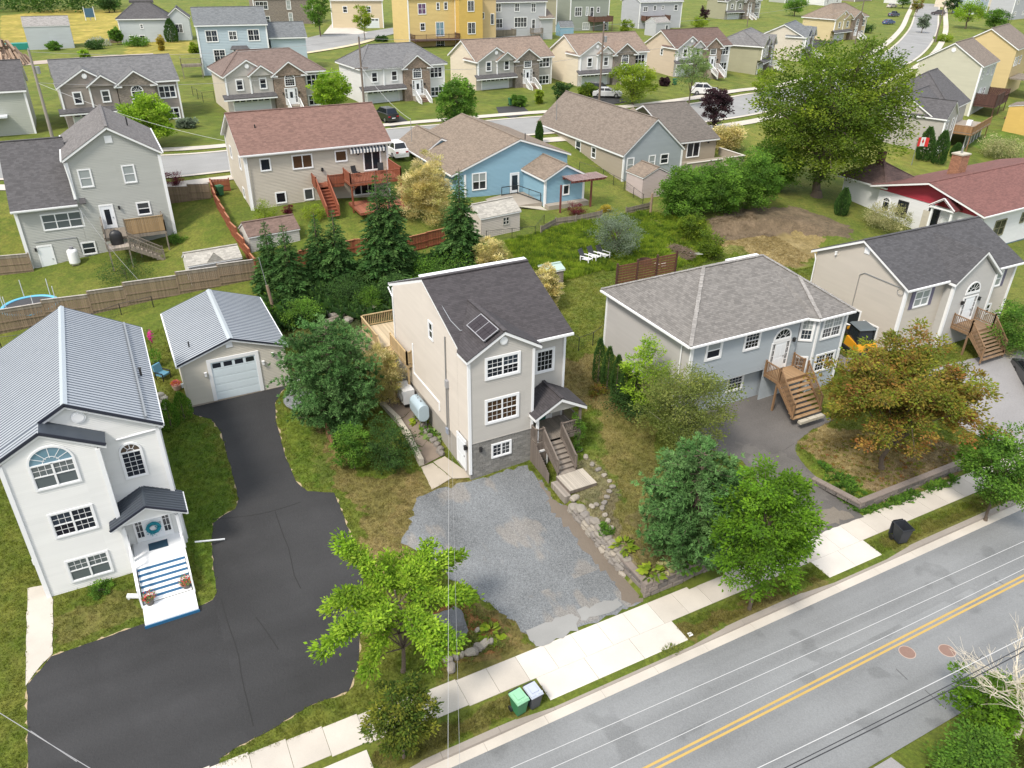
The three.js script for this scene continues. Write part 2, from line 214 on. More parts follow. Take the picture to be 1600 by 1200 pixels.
const ZONES = [
  zone([[470, 640], [500, 650], [560, 745], [650, 735], [672, 765], [640, 800], [640, 905], [590, 905], [560, 790], [500, 745]], 'dry', 0.8),
  zone([[640, 735], [740, 750], [720, 800], [640, 850], [600, 830]], 'dry', 0.75), zone([[590, 830], [640, 840], [650, 960], [570, 1000], [575, 900]], 'dry', 0.5),
  zone([[925, 640], [1015, 640], [1040, 740], [1080, 860], [1130, 870], [1010, 915], [950, 850], [935, 760]], 'dry', 0.62), zone([[900, 650], [935, 640], [945, 720], [975, 790], [950, 775], [900, 720]], 'lush', 0.6),
  zone([[890, 725], [925, 705], [962, 765], [958, 800], [1000, 880], [1000, 920], [925, 820], [895, 770]], 'dirt', 0.6), zone([[985, 800], [1060, 800], [1120, 880], [1010, 915]], 'bank', 0.35),
  zone([[685, 955], [725, 930], [790, 975], [815, 1010], [700, 1042], [670, 1010]], 'mulch', 0.95), zone([[740, 930], [800, 960], [830, 1010], [790, 1020], [770, 970]], 'dry', 0.8), zone([[690, 1020], [835, 1000], [840, 1020], [690, 1075]], 'strip', 0.8),
  zone([[1095, 362], [1150, 345], [1235, 335], [1285, 355], [1280, 395], [1245, 420], [1150, 395], [1120, 395]], 'straw', 0.8), zone([[1080, 352], [1150, 328], [1240, 322], [1330, 355], [1330, 375], [1240, 362], [1130, 375]], 'bank', 0.95),
  zone([[1110, 385], [1160, 385], [1200, 420], [1130, 410]], 'lush', 0.6), zone([[790, 375], [880, 350], [1010, 330], [1110, 345], [1130, 400], [1080, 420], [930, 425], [860, 440], [800, 410]], 'weeds', 0.95),
  zone([[880, 455], [960, 430], [965, 540], [900, 550], [885, 500]], 'lawn', 0.9), zone([[870, 560], [930, 555], [940, 600], [1000, 650], [930, 640], [880, 620]], 'dry', 0.85),
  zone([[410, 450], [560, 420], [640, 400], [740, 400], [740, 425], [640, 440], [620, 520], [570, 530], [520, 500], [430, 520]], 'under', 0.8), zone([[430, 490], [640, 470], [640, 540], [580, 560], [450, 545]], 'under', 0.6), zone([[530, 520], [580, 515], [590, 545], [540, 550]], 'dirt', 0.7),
  zone([[1245, 695], [1290, 660], [1420, 690], [1500, 690], [1500, 740], [1370, 780], [1320, 760]], 'straw', 0.75), zone([[1340, 745], [1500, 690], [1505, 735], [1370, 780]], 'bank', 0.5), zone([[1265, 720], [1330, 745], [1400, 795], [1345, 808]], 'lush', 0.7),
  zone([[1040, 985], [1110, 965], [1290, 900], [1298, 915], [1075, 1008]], 'strip', 0.95), zone([[560, 1190], [690, 1130], [860, 1060], [868, 1085], [640, 1200]], 'strip', 0.7), zone([[1370, 850], [1600, 760], [1600, 790], [1400, 870]], 'strip', 0.5),
  zone([[0, 900], [40, 920], [40, 1200], [0, 1200]], 'lawn', 0.6), zone([[85, 960], [210, 920], [222, 965], [90, 1015]], 'dry', 0.45), zone([[240, 660], [320, 660], [370, 780], [330, 930], [290, 850]], 'lush', 0.75), zone([[440, 640], [500, 660], [520, 760], [465, 755]], 'lush', 0.7), zone([[340, 1190], [560, 1090], [700, 1060], [690, 1085], [400, 1180]], 'lawn', 0.7),
  zone([[0, 310], [60, 320], [50, 400], [0, 400]], 'green', 0.7), zone([[50, 425], [210, 400], [300, 390], [400, 395], [400, 420], [60, 480]], 'lawn', 0.7), zone([[255, 320], [330, 300], [360, 385], [280, 400]], 'lawn', 0.8), zone([[1300, 250], [1400, 230], [1500, 250], [1430, 300], [1330, 320]], 'green', 0.8), zone([[1240, 160], [1450, 230], [1400, 260], [1130, 230]], 'green', 0.8), zone([[1500, 225], [1600, 190], [1600, 250], [1560, 240]], 'lush', 0.8),
  zone([[0, 25], [90, 15], [190, 15], [200, 60], [100, 70], [0, 75]], 'field', 0.95), zone([[0, 95], [310, 60], [320, 95], [0, 140]], 'green', 0.9), zone([[200, 68], [300, 64], [300, 84], [190, 92]], 'field', 0.7)];
function soil(x, z, q) {
  const n1 = fbm(x * 0.35, z * 0.35, 101, 4), n2 = fbm(x * 1.6 + 7, z * 1.6, 131, 3), n3 = noise(x * 7, z * 7, 151);
  let c = mix3(PAL.lawn[0], PAL.lawn[1], clamp((n1 - 0.28) * 1.3 + (n2 - 0.5) * 0.9));
  const wx = x + (n2 - 0.5) * 1.6, wz = z + (fbm(x * 1.3, z * 1.3, 161, 3) - 0.5) * 1.6;
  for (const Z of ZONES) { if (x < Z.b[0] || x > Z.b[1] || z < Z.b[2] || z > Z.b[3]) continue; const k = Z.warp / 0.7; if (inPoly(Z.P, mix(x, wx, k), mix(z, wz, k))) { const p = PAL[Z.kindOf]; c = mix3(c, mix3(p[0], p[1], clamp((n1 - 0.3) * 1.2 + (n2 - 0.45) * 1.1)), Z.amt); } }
  const g = 0.78 + 0.44 * n3; q[0] = c[0] * g; q[1] = c[1] * g; q[2] = c[2] * g;
}
function soilTexture(x0, x1, z0, z1, n, m, detail) {
  const d = new Uint8Array(n * m * 4), q = [0, 0, 0];
  for (let j = 0; j < m; j++) for (let i = 0; i < n; i++) { // encoded as sRGB
    soil(mix(x0, x1, (i + 0.5) / n), mix(z0, z1, (j + 0.5) / m), q); const k = (j * n + i) * 4, g = 1 + detail * (hash(i, j, 5) - 0.5);
    for (let a = 0; a < 3; a++) { const v = q[a] * g; d[k + a] = 255 * clamp(v < 0.0031308 ? 12.92 * v : 1.055 * Math.pow(v, 1 / 2.4) - 0.055); } d[k + 3] = 255;
  }
  const t = new THREE.DataTexture(d, n, m, THREE.RGBAFormat); t.colorSpace = THREE.SRGBColorSpace; t.magFilter = THREE.LinearFilter; t.minFilter = THREE.LinearMipmapLinearFilter; t.generateMipmaps = true; t.needsUpdate = true; return t;
}
function groundSheet(x0, x1, z0, z1, step, tx, tz, holes) {
  const nx = Math.round((x1 - x0) / step), nz = Math.round((z1 - z0) / step), p = [], u = [], id = [];
  for (let j = 0; j <= nz; j++) for (let i = 0; i <= nx; i++) { const x = mix(x0, x1, i / nx), z = mix(z0, z1, j / nz); let y = H(x, z); if (z > -19.7) y = z > -10.8 && x > 20 ? 0.12 : -0.1; if (holes && holes(x, z)) y -= 0.5; p.push(x, y, z); u.push(i / nx, j / nz); }
  for (let j = 0; j < nz; j++) for (let i = 0; i < nx; i++) { const a = j * (nx + 1) + i, b = a + 1, c = a + nx + 1, d = c + 1; id.push(a, b, c, b, d, c); }
  const g = new THREE.BufferGeometry(); g.setAttribute('position', new THREE.Float32BufferAttribute(p, 3)); g.setAttribute('uv', new THREE.Float32BufferAttribute(u, 2)); const flip = z1 < z0; if (flip) for (let i = 0; i < id.length; i += 3) [id[i], id[i + 1]] = [id[i + 1], id[i]]; g.setIndex(id); g.computeVertexNormals();
  const bump = T.grassBump.clone(); bump.repeat.set((x1 - x0) / 3, Math.abs(z1 - z0) / 3); bump.needsUpdate = true;
  const m = new THREE.MeshStandardMaterial({ roughness: 1, map: soilTexture(x0, x1, z0, z1, tx, tz, 0.35), bumpMap: bump, bumpScale: 0.05 });
  return kind(put(scene, 'ground', g, m), 'structure');
}
const NEAR = [-32, 92, -101.75, -5.75];
groundSheet(NEAR[0], NEAR[1], NEAR[2], NEAR[3], 0.5, 2048, 1600);
groundSheet(-520, 760, -760, 60, 5, 2048, 1400, (x, z) => x > NEAR[0] + 5 && x < NEAR[1] - 5 && z > NEAR[2] + 5 && z < NEAR[3] - 5);

// ---------------------------------------------------------------- sheets laid on the land
const EXCL = [[[-7.6, -36.6], [-0.6, -36.6], [-0.6, -50], [-7.6, -50]], [[15.6, -35.4], [23.2, -35.4], [23.2, -48.5], [15.6, -48.5]], [[30.8, -34], [44.4, -33.2], [44.4, -44.2], [30.8, -44.2]], [[51, -33], [65, -33], [65, -44], [51, -44]], [[1.3, -50.4], [8.4, -50.4], [8.4, -60], [1.3, -60]]];
function drape(name, pts, material, off, o = {}) {
  let P = (o.world ? pts : pts.map(([u, v]) => { const g = G(u, v); return [g[0], g[2]]; }));
  if (o.jit) { const R = [], r = rng(o.seed || 3); P.forEach((a, i) => { const b = P[(i + 1) % P.length], l = Math.hypot(b[0] - a[0], b[1] - a[1]), n = Math.max(1, Math.round(l / 0.3)); for (let k = 0; k < n; k++) { const t = k / n, j = o.jit * (k ? 1 : 0.5); R.push([mix(a[0], b[0], t) + (r() - 0.5) * j, mix(a[1], b[1], t) + (r() - 0.5) * j]); } }); P = R; }
  const V = P.map((a) => new THREE.Vector2(a[0], a[1])); const faces = THREE.ShapeUtils.triangulateShape(V, []), out = new MB(), L = o.step || 1.2;
  const h = o.h || ((x, z) => H(x, z)), y = (a) => [a[0], h(a[0], a[1]) + off, a[1]];
  const go = (a, b, c, dep) => {
    const e = [[a, b], [b, c], [c, a]].map(([s, t]) => Math.hypot(s[0] - t[0], s[1] - t[1])), mx = Math.max(...e), md = (s, t) => [(s[0] + t[0]) / 2, (s[1] + t[1]) / 2];
    if (mx < L || dep > 14) { const A = y(a), B = y(b), C = y(c), n = cross(sub(B, A), sub(C, A)); if (len(n) < 1e-9) return; n[1] > 0 ? out.tri(A, B, C) : out.tri(A, C, B); return; }
    if (mx === e[0]) { const m = md(a, b); go(a, m, c, dep + 1); go(m, b, c, dep + 1); } else if (mx === e[1]) { const m = md(b, c); go(a, b, m, dep + 1); go(a, m, c, dep + 1); } else { const m = md(c, a); go(a, b, m, dep + 1); go(m, b, c, dep + 1); }
  };
  for (const f of faces) go(P[f[0]], P[f[1]], P[f[2]], 0);
  for (let i = 0; i < out.p.length; i += 3) { const k = i / 3 * 2; out.u[k] = out.p[i]; out.u[k + 1] = -out.p[i + 2]; } // level uv in metres
  EXCL.push(P); const m = out.build(o.parent || scene, name, material); if (!o.parent) kind(m, 'structure'); return m;
}
function ribbon(name, px, w, material, off, parent, world) {
  const P = (world ? px : px.map(([u, v]) => G(u, v))).map((p) => p.length === 2 ? [p[0], 0, p[1]] : p), L = [], R = []; const D = [];
  const C = new THREE.CatmullRomCurve3(P.map((p) => new THREE.Vector3(p[0], 0, p[2]))), n = Math.max(4, Math.round(C.getLength() / 1));
  for (let i = 0; i <= n; i++) { const p = C.getPointAt(i / n), t = C.getTangentAt(i / n); L.push([p.x - t.z * w / 2, p.z + t.x * w / 2]); R.push([p.x + t.z * w / 2, p.z - t.x * w / 2]); }
  const out = new MB(), y = (a) => [a[0], H(a[0], a[1]) + off, a[1]]; for (let i = 0; i < n; i++) { let q = [y(L[i]), y(L[i + 1]), y(R[i + 1]), y(R[i])]; if (cross(sub(q[1], q[0]), sub(q[2], q[0]))[1] < 0) q = q.reverse(); const s = w > 2.5 ? Math.ceil(w / 1.5) : 1; for (let k = 0; k < s; k++) { const e = (a, b, t) => { const m = [mix(a[0], b[0], t), mix(a[2], b[2], t)]; return y(m); }; out.quad(e(q[0], q[3], k / s), e(q[1], q[2], k / s), e(q[1], q[2], (k + 1) / s), e(q[0], q[3], (k + 1) / s)); } }
  for (let i = 0; i < out.p.length; i += 3) { const k = i / 3 * 2; out.u[k] = out.p[i]; out.u[k + 1] = -out.p[i + 2]; } void D;
  const m = out.build(parent || scene, name, material); if (!parent) kind(m, 'structure'); return m;
}

// ---------------------------------------------------------------- the street in front
const mAsph = M('street asphalt', [0.28, 0.29, 0.295], 0.93, T.street, T.rough, 0.012), mDrive = M('new asphalt', [0.048, 0.048, 0.05], 0.85, T.seal, T.rough, 0.012), mDrive2 = M('grey asphalt', [0.2, 0.187, 0.178], 0.9, T.seal, T.rough, 0.012), mDrive3 = M('pale asphalt', [0.34, 0.33, 0.33], 0.9, T.asphalt, T.rough, 0.012), mGravel = M('gravel', [0.335, 0.34, 0.34], 0.97, T.gravel, T.rough, 0.03);
const road = thing('street'); kind(road, 'structure');
{ const g = new MB(); for (let x = -60; x < 190; x += 10) g.quad([x, 0, -11.1], [x + 10, 0, -11.1], [x + 10, 0, -19], [x, 0, -19]); for (let i = 0; i < g.p.length; i += 3) { g.u[i / 3 * 2] = g.p[i]; g.u[i / 3 * 2 + 1] = -g.p[i + 2]; } g.build(road, 'asphalt', mAsph);
  const y = M('yellow paint', [0.5, 0.34, 0.1], 0.7, T.mottle); box(-60, 190, -0.02, 0.006, -15.15, -15.04).build(road, 'painted_line', y); box(-60, 190, -0.02, 0.006, -15.39, -15.28).build(road, 'painted_line', y);
  const tar = M('tar seam', [0.07, 0.07, 0.07], 0.8); const seam = (a, b, w = 0.035) => { const A = onLevel(...a, 0), B = onLevel(...b, 0); return new MB().bar([A[0], 0.001, A[2]], [B[0], 0.001, B[2]], w, 0.008); };
  for (const s of [[[1400, 1045], [1418, 1062]], [[1495, 1062], [1535, 1024]], [[1535, 1024], [1590, 1068]], [[1445, 1078], [1475, 1105]], [[1555, 906], [1572, 915]]]) seam(...s).build(road, 'tar_seam', tar);
  const iron = M('rusty iron', [0.24, 0.15, 0.12], 0.8, T.mottle, T.rough, 0.01), ringm = M('worn ring', [0.4, 0.3, 0.25], 0.85);
  for (const p of [[1417.5, 1019], [1480, 1016.5]]) { const c = onLevel(...p, 0); const g2 = new THREE.CylinderGeometry(0.36, 0.36, 0.02, 24), r2 = new THREE.TorusGeometry(0.38, 0.035, 6, 28); const o = new MB().add(g2, [c[0], -0.003, c[2]]).build(road, 'manhole_cover', iron); new MB().add(r2, [c[0], -0.022, c[2]], [Math.PI / 2, 0, 0]).build(o, 'rim', ringm); } }
const APRONS = [[-8, 4.4], [12.6, 20.45], [30.1, 34.2], [55, 60]], isApron = (x) => APRONS.some(([a, b]) => x > a && x < b);
const gut = thing('gutter'); kind(gut, 'structure');
{ for (let x = -30; x < 120; x += 3) box(x + 0.006, x + 2.994, -0.08, 0.012 + 0.002 * hash(x, 1, 1), -19.46, -18.995).build(gut, 'gutter_slab', W.concrete);
  const k = thing('kerb'); kind(k, 'structure'); const cut = [-30, ...APRONS.flat(), 120];
  for (let i = 0; i < cut.length - 1; i++) { const low = i % 2 === 1, n = Math.max(1, Math.round((cut[i + 1] - cut[i]) / 3)), w = (cut[i + 1] - cut[i]) / n; for (let q = 0; q < n; q++) { const a = cut[i] + q * w + 0.006, b = a + w - 0.012, yA = low ? 0.05 : 0.14, yl = !low && q === 0 && i ? 0.05 : yA, yr = !low && q === n - 1 ? 0.05 : yA, m = new MB();
      m.hex([[a, -0.1, -19.44], [b, -0.1, -19.44], [b, -0.1, -19.78], [a, -0.1, -19.78]], [[a, yl, -19.47], [b, yr, -19.47], [b, yr + 0.01, -19.78], [a, yl + 0.01, -19.78]]); m.build(k, 'kerb_stone', M('kerb', [0.36, 0.32, 0.28], 0.9, T.concrete)); } } }
const walk = thing('sidewalk'); kind(walk, 'structure');
{ const tones = [W.concrete, M('concrete b', [0.6, 0.55, 0.485], 0.9, T.concrete), M('concrete c', [0.65, 0.6, 0.53], 0.9, T.concrete), M('concrete d', [0.7, 0.66, 0.6], 0.9, T.concrete)];
  for (let x = -28, i = 0; x < 90; x += 1.55, i++) { const dz = x < 9 ? (9 - x) * 0.055 : 0; const t = isApron(x + 0.7) && x > 10 ? tones[3] : tones[Math.floor(hash(i, 3, 4) * 3)]; new MB().box(x + 0.008, x + 1.542, -0.05, 0.145 + 0.004 * hash(i, 9, 9), -22.85 - dz, -21.3 - dz).build(walk, 'slab', t); }
  for (const [a, b] of APRONS.slice(0, 3)) { const n = Math.round((b - a) / 2.7), w = (b - a) / n; for (let k = 0; k < n; k++) { const x0 = a + k * w + 0.01, x1 = x0 + w - 0.02; new MB().hex([[x0, -0.1, -20.0], [x1, -0.1, -20.0], [x1, -0.1, -21.29], [x0, -0.1, -21.29]], [[x0, 0.142, -20.0], [x1, 0.142, -20.0], [x1, 0.148, -21.29], [x0, 0.148, -21.29]]).hex([[x0, -0.1, -19.79], [x1, -0.1, -19.79], [x1, -0.1, -19.999], [x0, -0.1, -19.999]], [[x0, 0.065, -19.79], [x1, 0.065, -19.79], [x1, 0.141, -19.999], [x0, 0.141, -19.999]]).build(walk, 'apron_slab', tones[3]); } } }
drape('verge', [[-60, -10.9], [24, -10.9], [24.6, -8], [25, -4], [-60, -4]], mDrive3, 0.16, { world: true });

// driveways and paths
const DRIVE_A = [[44, 1200], [42, 1072], [80, 1026], [125, 1010], [225, 975], [310, 948], [332, 938], [339, 925], [335, 900], [331, 850], [333, 818], [350, 805], [368, 795], [373, 780], [366, 750], [352, 700], [345, 675], [330, 655], [303, 648], [297, 637], [450, 602], [440, 612], [430, 630], [432, 660], [445, 710], [462, 752], [480, 768], [522, 770], [535, 800], [552, 850], [568, 888], [566, 950], [560, 1040], [545, 1080], [480, 1105], [425, 1140], [375, 1165], [345, 1185], [330, 1215], [300, 1290], [44, 1290]], driveA = drape('driveway', DRIVE_A, mDrive, 0.025, { jit: 0.06 });
drape('driveway_edge', DRIVE_A, M('sandy edge', [0.42, 0.33, 0.2], 0.95, T.mottle), 0.017, { jit: 0.26, seed: 19, parent: driveA }); const tarLine = M('crack', [0.02, 0.02, 0.02], 0.9);
for (const c of [[[345, 935], [358, 980], [372, 1020], [378, 1060], [390, 1110], [396, 1135]], [[331, 812], [400, 805], [430, 798], [470, 785]], [[430, 800], [442, 835], [452, 860], [460, 900], [470, 920]], [[400, 965], [415, 985], [435, 1015]]]) ribbon('crack', c, 0.045, tarLine, 0.033, driveA);
drape('path', [[43, 920], [72, 914], [83, 938], [82, 1022], [60, 1045], [40, 1072], [41, 1000]], W.concrete, 0.03, { jit: 0.05 });
const pad = drape('gravel_pad', [[655, 775], [735, 752], [822, 726], [850, 757], [870, 785], [895, 800], [925, 840], [960, 885], [1004, 938], [985, 950], [940, 968], [890, 990], [838, 1012], [825, 992], [790, 962], [752, 935], [700, 900], [650, 860], [628, 850], [645, 800]], mGravel, 0.02, { jit: 0.35, seed: 8 });
drape('worn_asphalt', [[820, 985], [850, 975], [895, 960], [905, 968], [903, 985], [870, 998], [838, 1012], [828, 1000]], M('worn asphalt', [0.33, 0.33, 0.32], 0.95, T.concrete), 0.032, { jit: 0.3, seed: 5, parent: pad });
drape('worn_asphalt', [[902, 955], [930, 945], [965, 935], [970, 945], [940, 960], [908, 970]], mats['worn asphalt'], 0.032, { jit: 0.3, seed: 6, parent: pad });
drape('soil_patch', [[840, 745], [868, 783], [895, 803], [925, 842], [965, 890], [1004, 938], [985, 948], [962, 915], [930, 880], [895, 835], [860, 800]], M('packed soil', [0.17, 0.14, 0.11], 0.97, T.mottle, T.rough, 0.02), 0.028, { jit: 0.5, seed: 9, parent: pad });
const driveC = drape('driveway', [[1068, 640], [1150, 608], [1230, 600], [1275, 640], [1302, 657], [1268, 672], [1246, 690], [1243, 706], [1285, 750], [1330, 792], [1350, 808], [1290, 830], [1268, 840], [1220, 800], [1160, 720], [1100, 700], [1060, 670]], mDrive2, 0.025, { jit: 0.08, seed: 4 });
drape('worn_strip', [[1215, 780], [1262, 800], [1300, 790], [1335, 806], [1290, 828], [1268, 838]], M('sandy asphalt', [0.33, 0.29, 0.24], 0.9, T.seal), 0.035, { jit: 0.5, seed: 14, parent: driveC }); drape('worn_strip', [[1150, 690], [1240, 715], [1300, 770], [1280, 790], [1215, 770]], M('grey strip', [0.24, 0.225, 0.21], 0.9, T.seal), 0.031, { jit: 0.6, seed: 15, parent: driveC });
drape('driveway', [[1440, 580], [1500, 565], [1560, 552], [1650, 540], [1700, 600], [1700, 720], [1600, 705], [1550, 690], [1500, 668], [1490, 640], [1450, 610]], mDrive3, 0.025, { jit: 0.08, seed: 4 });
// walkway beside the middle house, with patio slabs at its foot
{ const w = thing('walkway'); kind(w, 'structure'); const sl = (px, m, o = 0.05) => drape('walk_slab', px, m, o, { parent: w, jit: 0.03 });
  const wm = M('walk concrete', [0.27, 0.215, 0.17], 0.9, T.concrete); sl([[597, 630], [641, 603], [655, 626], [632, 652], [618, 655]], wm, 0.05); sl([[618, 656], [632, 653], [656, 627], [668, 652], [676, 676], [660, 699], [640, 690]], wm, 0.055); sl([[641, 692], [660, 700], [677, 677], [689, 700], [690, 713], [660, 729]], wm, 0.05);
  sl([[658, 731], [676, 724], [706, 748], [675, 766]], M('patio slab', [0.5, 0.44, 0.36], 0.9, T.concrete), 0.05); sl([[677, 723], [695, 714], [728, 737], [736, 747], [708, 749]], mats['patio slab'], 0.055); }

// streets behind
const mRoad2 = M('far street', [0.36, 0.36, 0.355], 0.93, T.asphalt);
const S2 = [[-60, 262], [120, 262], [300, 257], [470, 236], [630, 213], [800, 199], [1000, 186], [1110, 174], [1230, 152], [1330, 122], [1405, 88], [1440, 52], [1448, 24], [1452, 6]].map(([u, v]) => G(u, v));
{ const st = thing('residential_street'); kind(st, 'structure'); ribbon('asphalt', S2, 7.4, mRoad2, 0.06, st, true);
  const off = (d) => S2.map((p, i) => { const a = S2[Math.max(0, i - 1)], b = S2[Math.min(S2.length - 1, i + 1)], t = unit([b[0] - a[0], 0, b[2] - a[2]]); return [p[0] + t[2] * d, 0, p[2] - t[0] * d]; });
  ribbon('kerb_strip', off(3.9), 0.5, W.concrete, 0.1, st, true); ribbon('footpath', off(6.2), 1.5, W.concrete, 0.09, st, true); ribbon('kerb_strip', off(-3.9), 0.5, W.concrete, 0.1, st, true); ribbon('footpath', off(-6.2), 1.5, W.concrete, 0.09, st, true); }
drape('upper_street', [[455, 88], [470, 62], [500, 55], [545, 54], [600, 46], [625, 42], [622, 52], [600, 57], [560, 68], [520, 76], [478, 83]], mRoad2, 0.1, {});
ribbon('footpath', [[476, 84], [520, 77], [560, 69], [590, 60]], 1.6, M('sunny kerb', [0.7, 0.6, 0.4], 0.9, T.concrete), 0.14);
drape('upper_driveway', [[505, 54], [520, 36], [535, 30], [545, 40], [575, 52], [560, 54]], W.concrete, 0.12, {});
ribbon('dirt_road', [[-30, 105], [60, 98], [160, 90], [240, 86]], 5, M('dirt road', [0.5, 0.42, 0.36], 0.95, T.concrete), 0.06);
// ---------------------------------------------------------------- house kit: faces are f (+z, to the street), b, l (-x), r
const FACE = { f: (p) => (q) => [q[0], q[1], p + q[2]], b: (p) => (q) => [-q[0], q[1], p - q[2]], r: (p) => (q) => [p + q[2], q[1], -q[0]], l: (p) => (q) => [p - q[2], q[1], q[0]] };
const out = (f, p, d) => (f === 'f' || f === 'r' ? p + d : p - d);
const fu = (face, u) => face === 'f' || face === 'l' ? u : -u; // real coordinate -> coordinate along the face as seen from outside
const clipBand = (P, y0, y1) => { const cut = (Q, s, y) => { const R = []; Q.forEach((a, i) => { const b = Q[(i + 1) % Q.length], da = (a[1] - y) * s, db = (b[1] - y) * s; if (da >= 0) R.push(a); if ((da > 0 && db < 0) || (da < 0 && db > 0)) { const t = da / (da - db); R.push([mix(a[0], b[0], t), y]); } }); return R; }; return cut(cut(P, 1, y0), -1, y1); };
function lapFace(g, face, pos, poly, lap, depth = 0.036) { // overlapping boards on a convex face outline (u, y)
  const F = FACE[face](pos), ys = poly.map((p) => p[1]), y0 = Math.min(...ys), y1 = Math.max(...ys);
  for (let y = y0; y < y1 - 1e-3; y += lap) { const b = Math.min(y1, y + lap), q = clipBand(poly, y, b); if (q.length < 3) continue; const o = (v) => 0.004 + depth * (1 - (v - y) / lap); g.poly(q.map((a) => F([a[0], a[1], o(a[1])]))); const lo = q.filter((a) => Math.abs(a[1] - y) < 1e-6); if (lo.length > 1) { const xs = lo.map((a) => a[0]), x0 = Math.min(...xs), x1 = Math.max(...xs); g.quad(F([x0, y, 0.003]), F([x1, y, 0.003]), F([x1, y, o(y)]), F([x0, y, o(y)])); } }
}
function extrudeFace(g, face, a, b, poly) { // a closed prism between two depths
  const A = FACE[face](a), B = FACE[face](b); g.hex(poly.map((p) => A([p[0], p[1], 0])), poly.map((p) => B([p[0], p[1], 0])));
}
// a block: x0..z1 walls, y0 base, he roof-edge height at the overhang, hr ridge; type gx (ridge along x), gz, hip
function block(t, o) {
  const { x0, x1, z0, z1, y0 = 0, he, hr, type } = o, ov = o.ov ?? 0.35, rk = o.rk ?? 0.3, gx = type !== 'gz', wall = new MB(), lap = o.lap;
  const a0 = gx ? z0 : x0, a1 = gx ? z1 : x1, b0 = gx ? x0 : z0, b1 = gx ? x1 : z1, mid = o.ridge ?? (a0 + a1) / 2, e0 = a0 - (o.ov0 ?? ov), e1 = a1 + (o.ov1 ?? ov), h0 = o.he0 ?? he, h1 = o.he1 ?? he;
  const P = (a, y, b) => gx ? [b, y, a] : [a, y, b]; const top = (a) => a < mid ? mix(h0, hr, (a - e0) / (mid - e0)) : mix(h1, hr, (e1 - a) / (e1 - mid)); const th = 0.2;
  const w0 = top(a0) - th, w1 = top(a1) - th, hipped = type === 'hip', r0 = o.r0 ?? b0 + (mid - a0), r1 = o.r1 ?? b1 - (mid - a0);
  const low = [[x0, y0, z1], [x1, y0, z1], [x1, y0, z0], [x0, y0, z0]];
  const faces = {}; const pr = (face, u0, u1, yl, yr, pk) => { const poly = [[u0, y0], [u1, y0], [u1, yr]]; if (pk) poly.push(pk); poly.push([u0, yl]); faces[face] = poly; };
  const wx = hipped ? Math.min(w0, w1) : 0;
  if (gx) { pr('f', x0, x1, w1, w1); pr('b', -x1, -x0, w0, w0); if (hipped) { pr('l', z0, z1, w0, w1); pr('r', -z1, -z0, w1, w0); } else { pr('l', z0, z1, w0, w1, [mid, hr - th]); pr('r', -z1, -z0, w1, w0, [-mid, hr - th]); } }
  else { pr('l', z0, z1, w0, w0); pr('r', -z1, -z0, w1, w1); pr('f', x0, x1, w0, w1, [mid, hr - th]); pr('b', -x1, -x0, w1, w0, [-mid, hr - th]); }
  void wx; void low;
  const pos = { f: z1, b: z0, l: x0, r: x1 };
  for (const f of 'fblr') { if (o.skip?.includes(f)) continue; const P2 = faces[f]; if (lap && (o.laps ?? 'flr').includes(f)) lapFace(wall, f, pos[f], P2, lap); wall.poly(P2.map((p) => FACE[f](pos[f])([p[0], p[1], 0]))); }
  const m = wall.build(t, 'wall', o.wall, o.wallLabel);
  if (o.roof) roofOf(t, o, { e0, e1, b0, b1, mid, h0, h1, hr, P, gx, hipped, r0, r1, rk });
  return m;
}
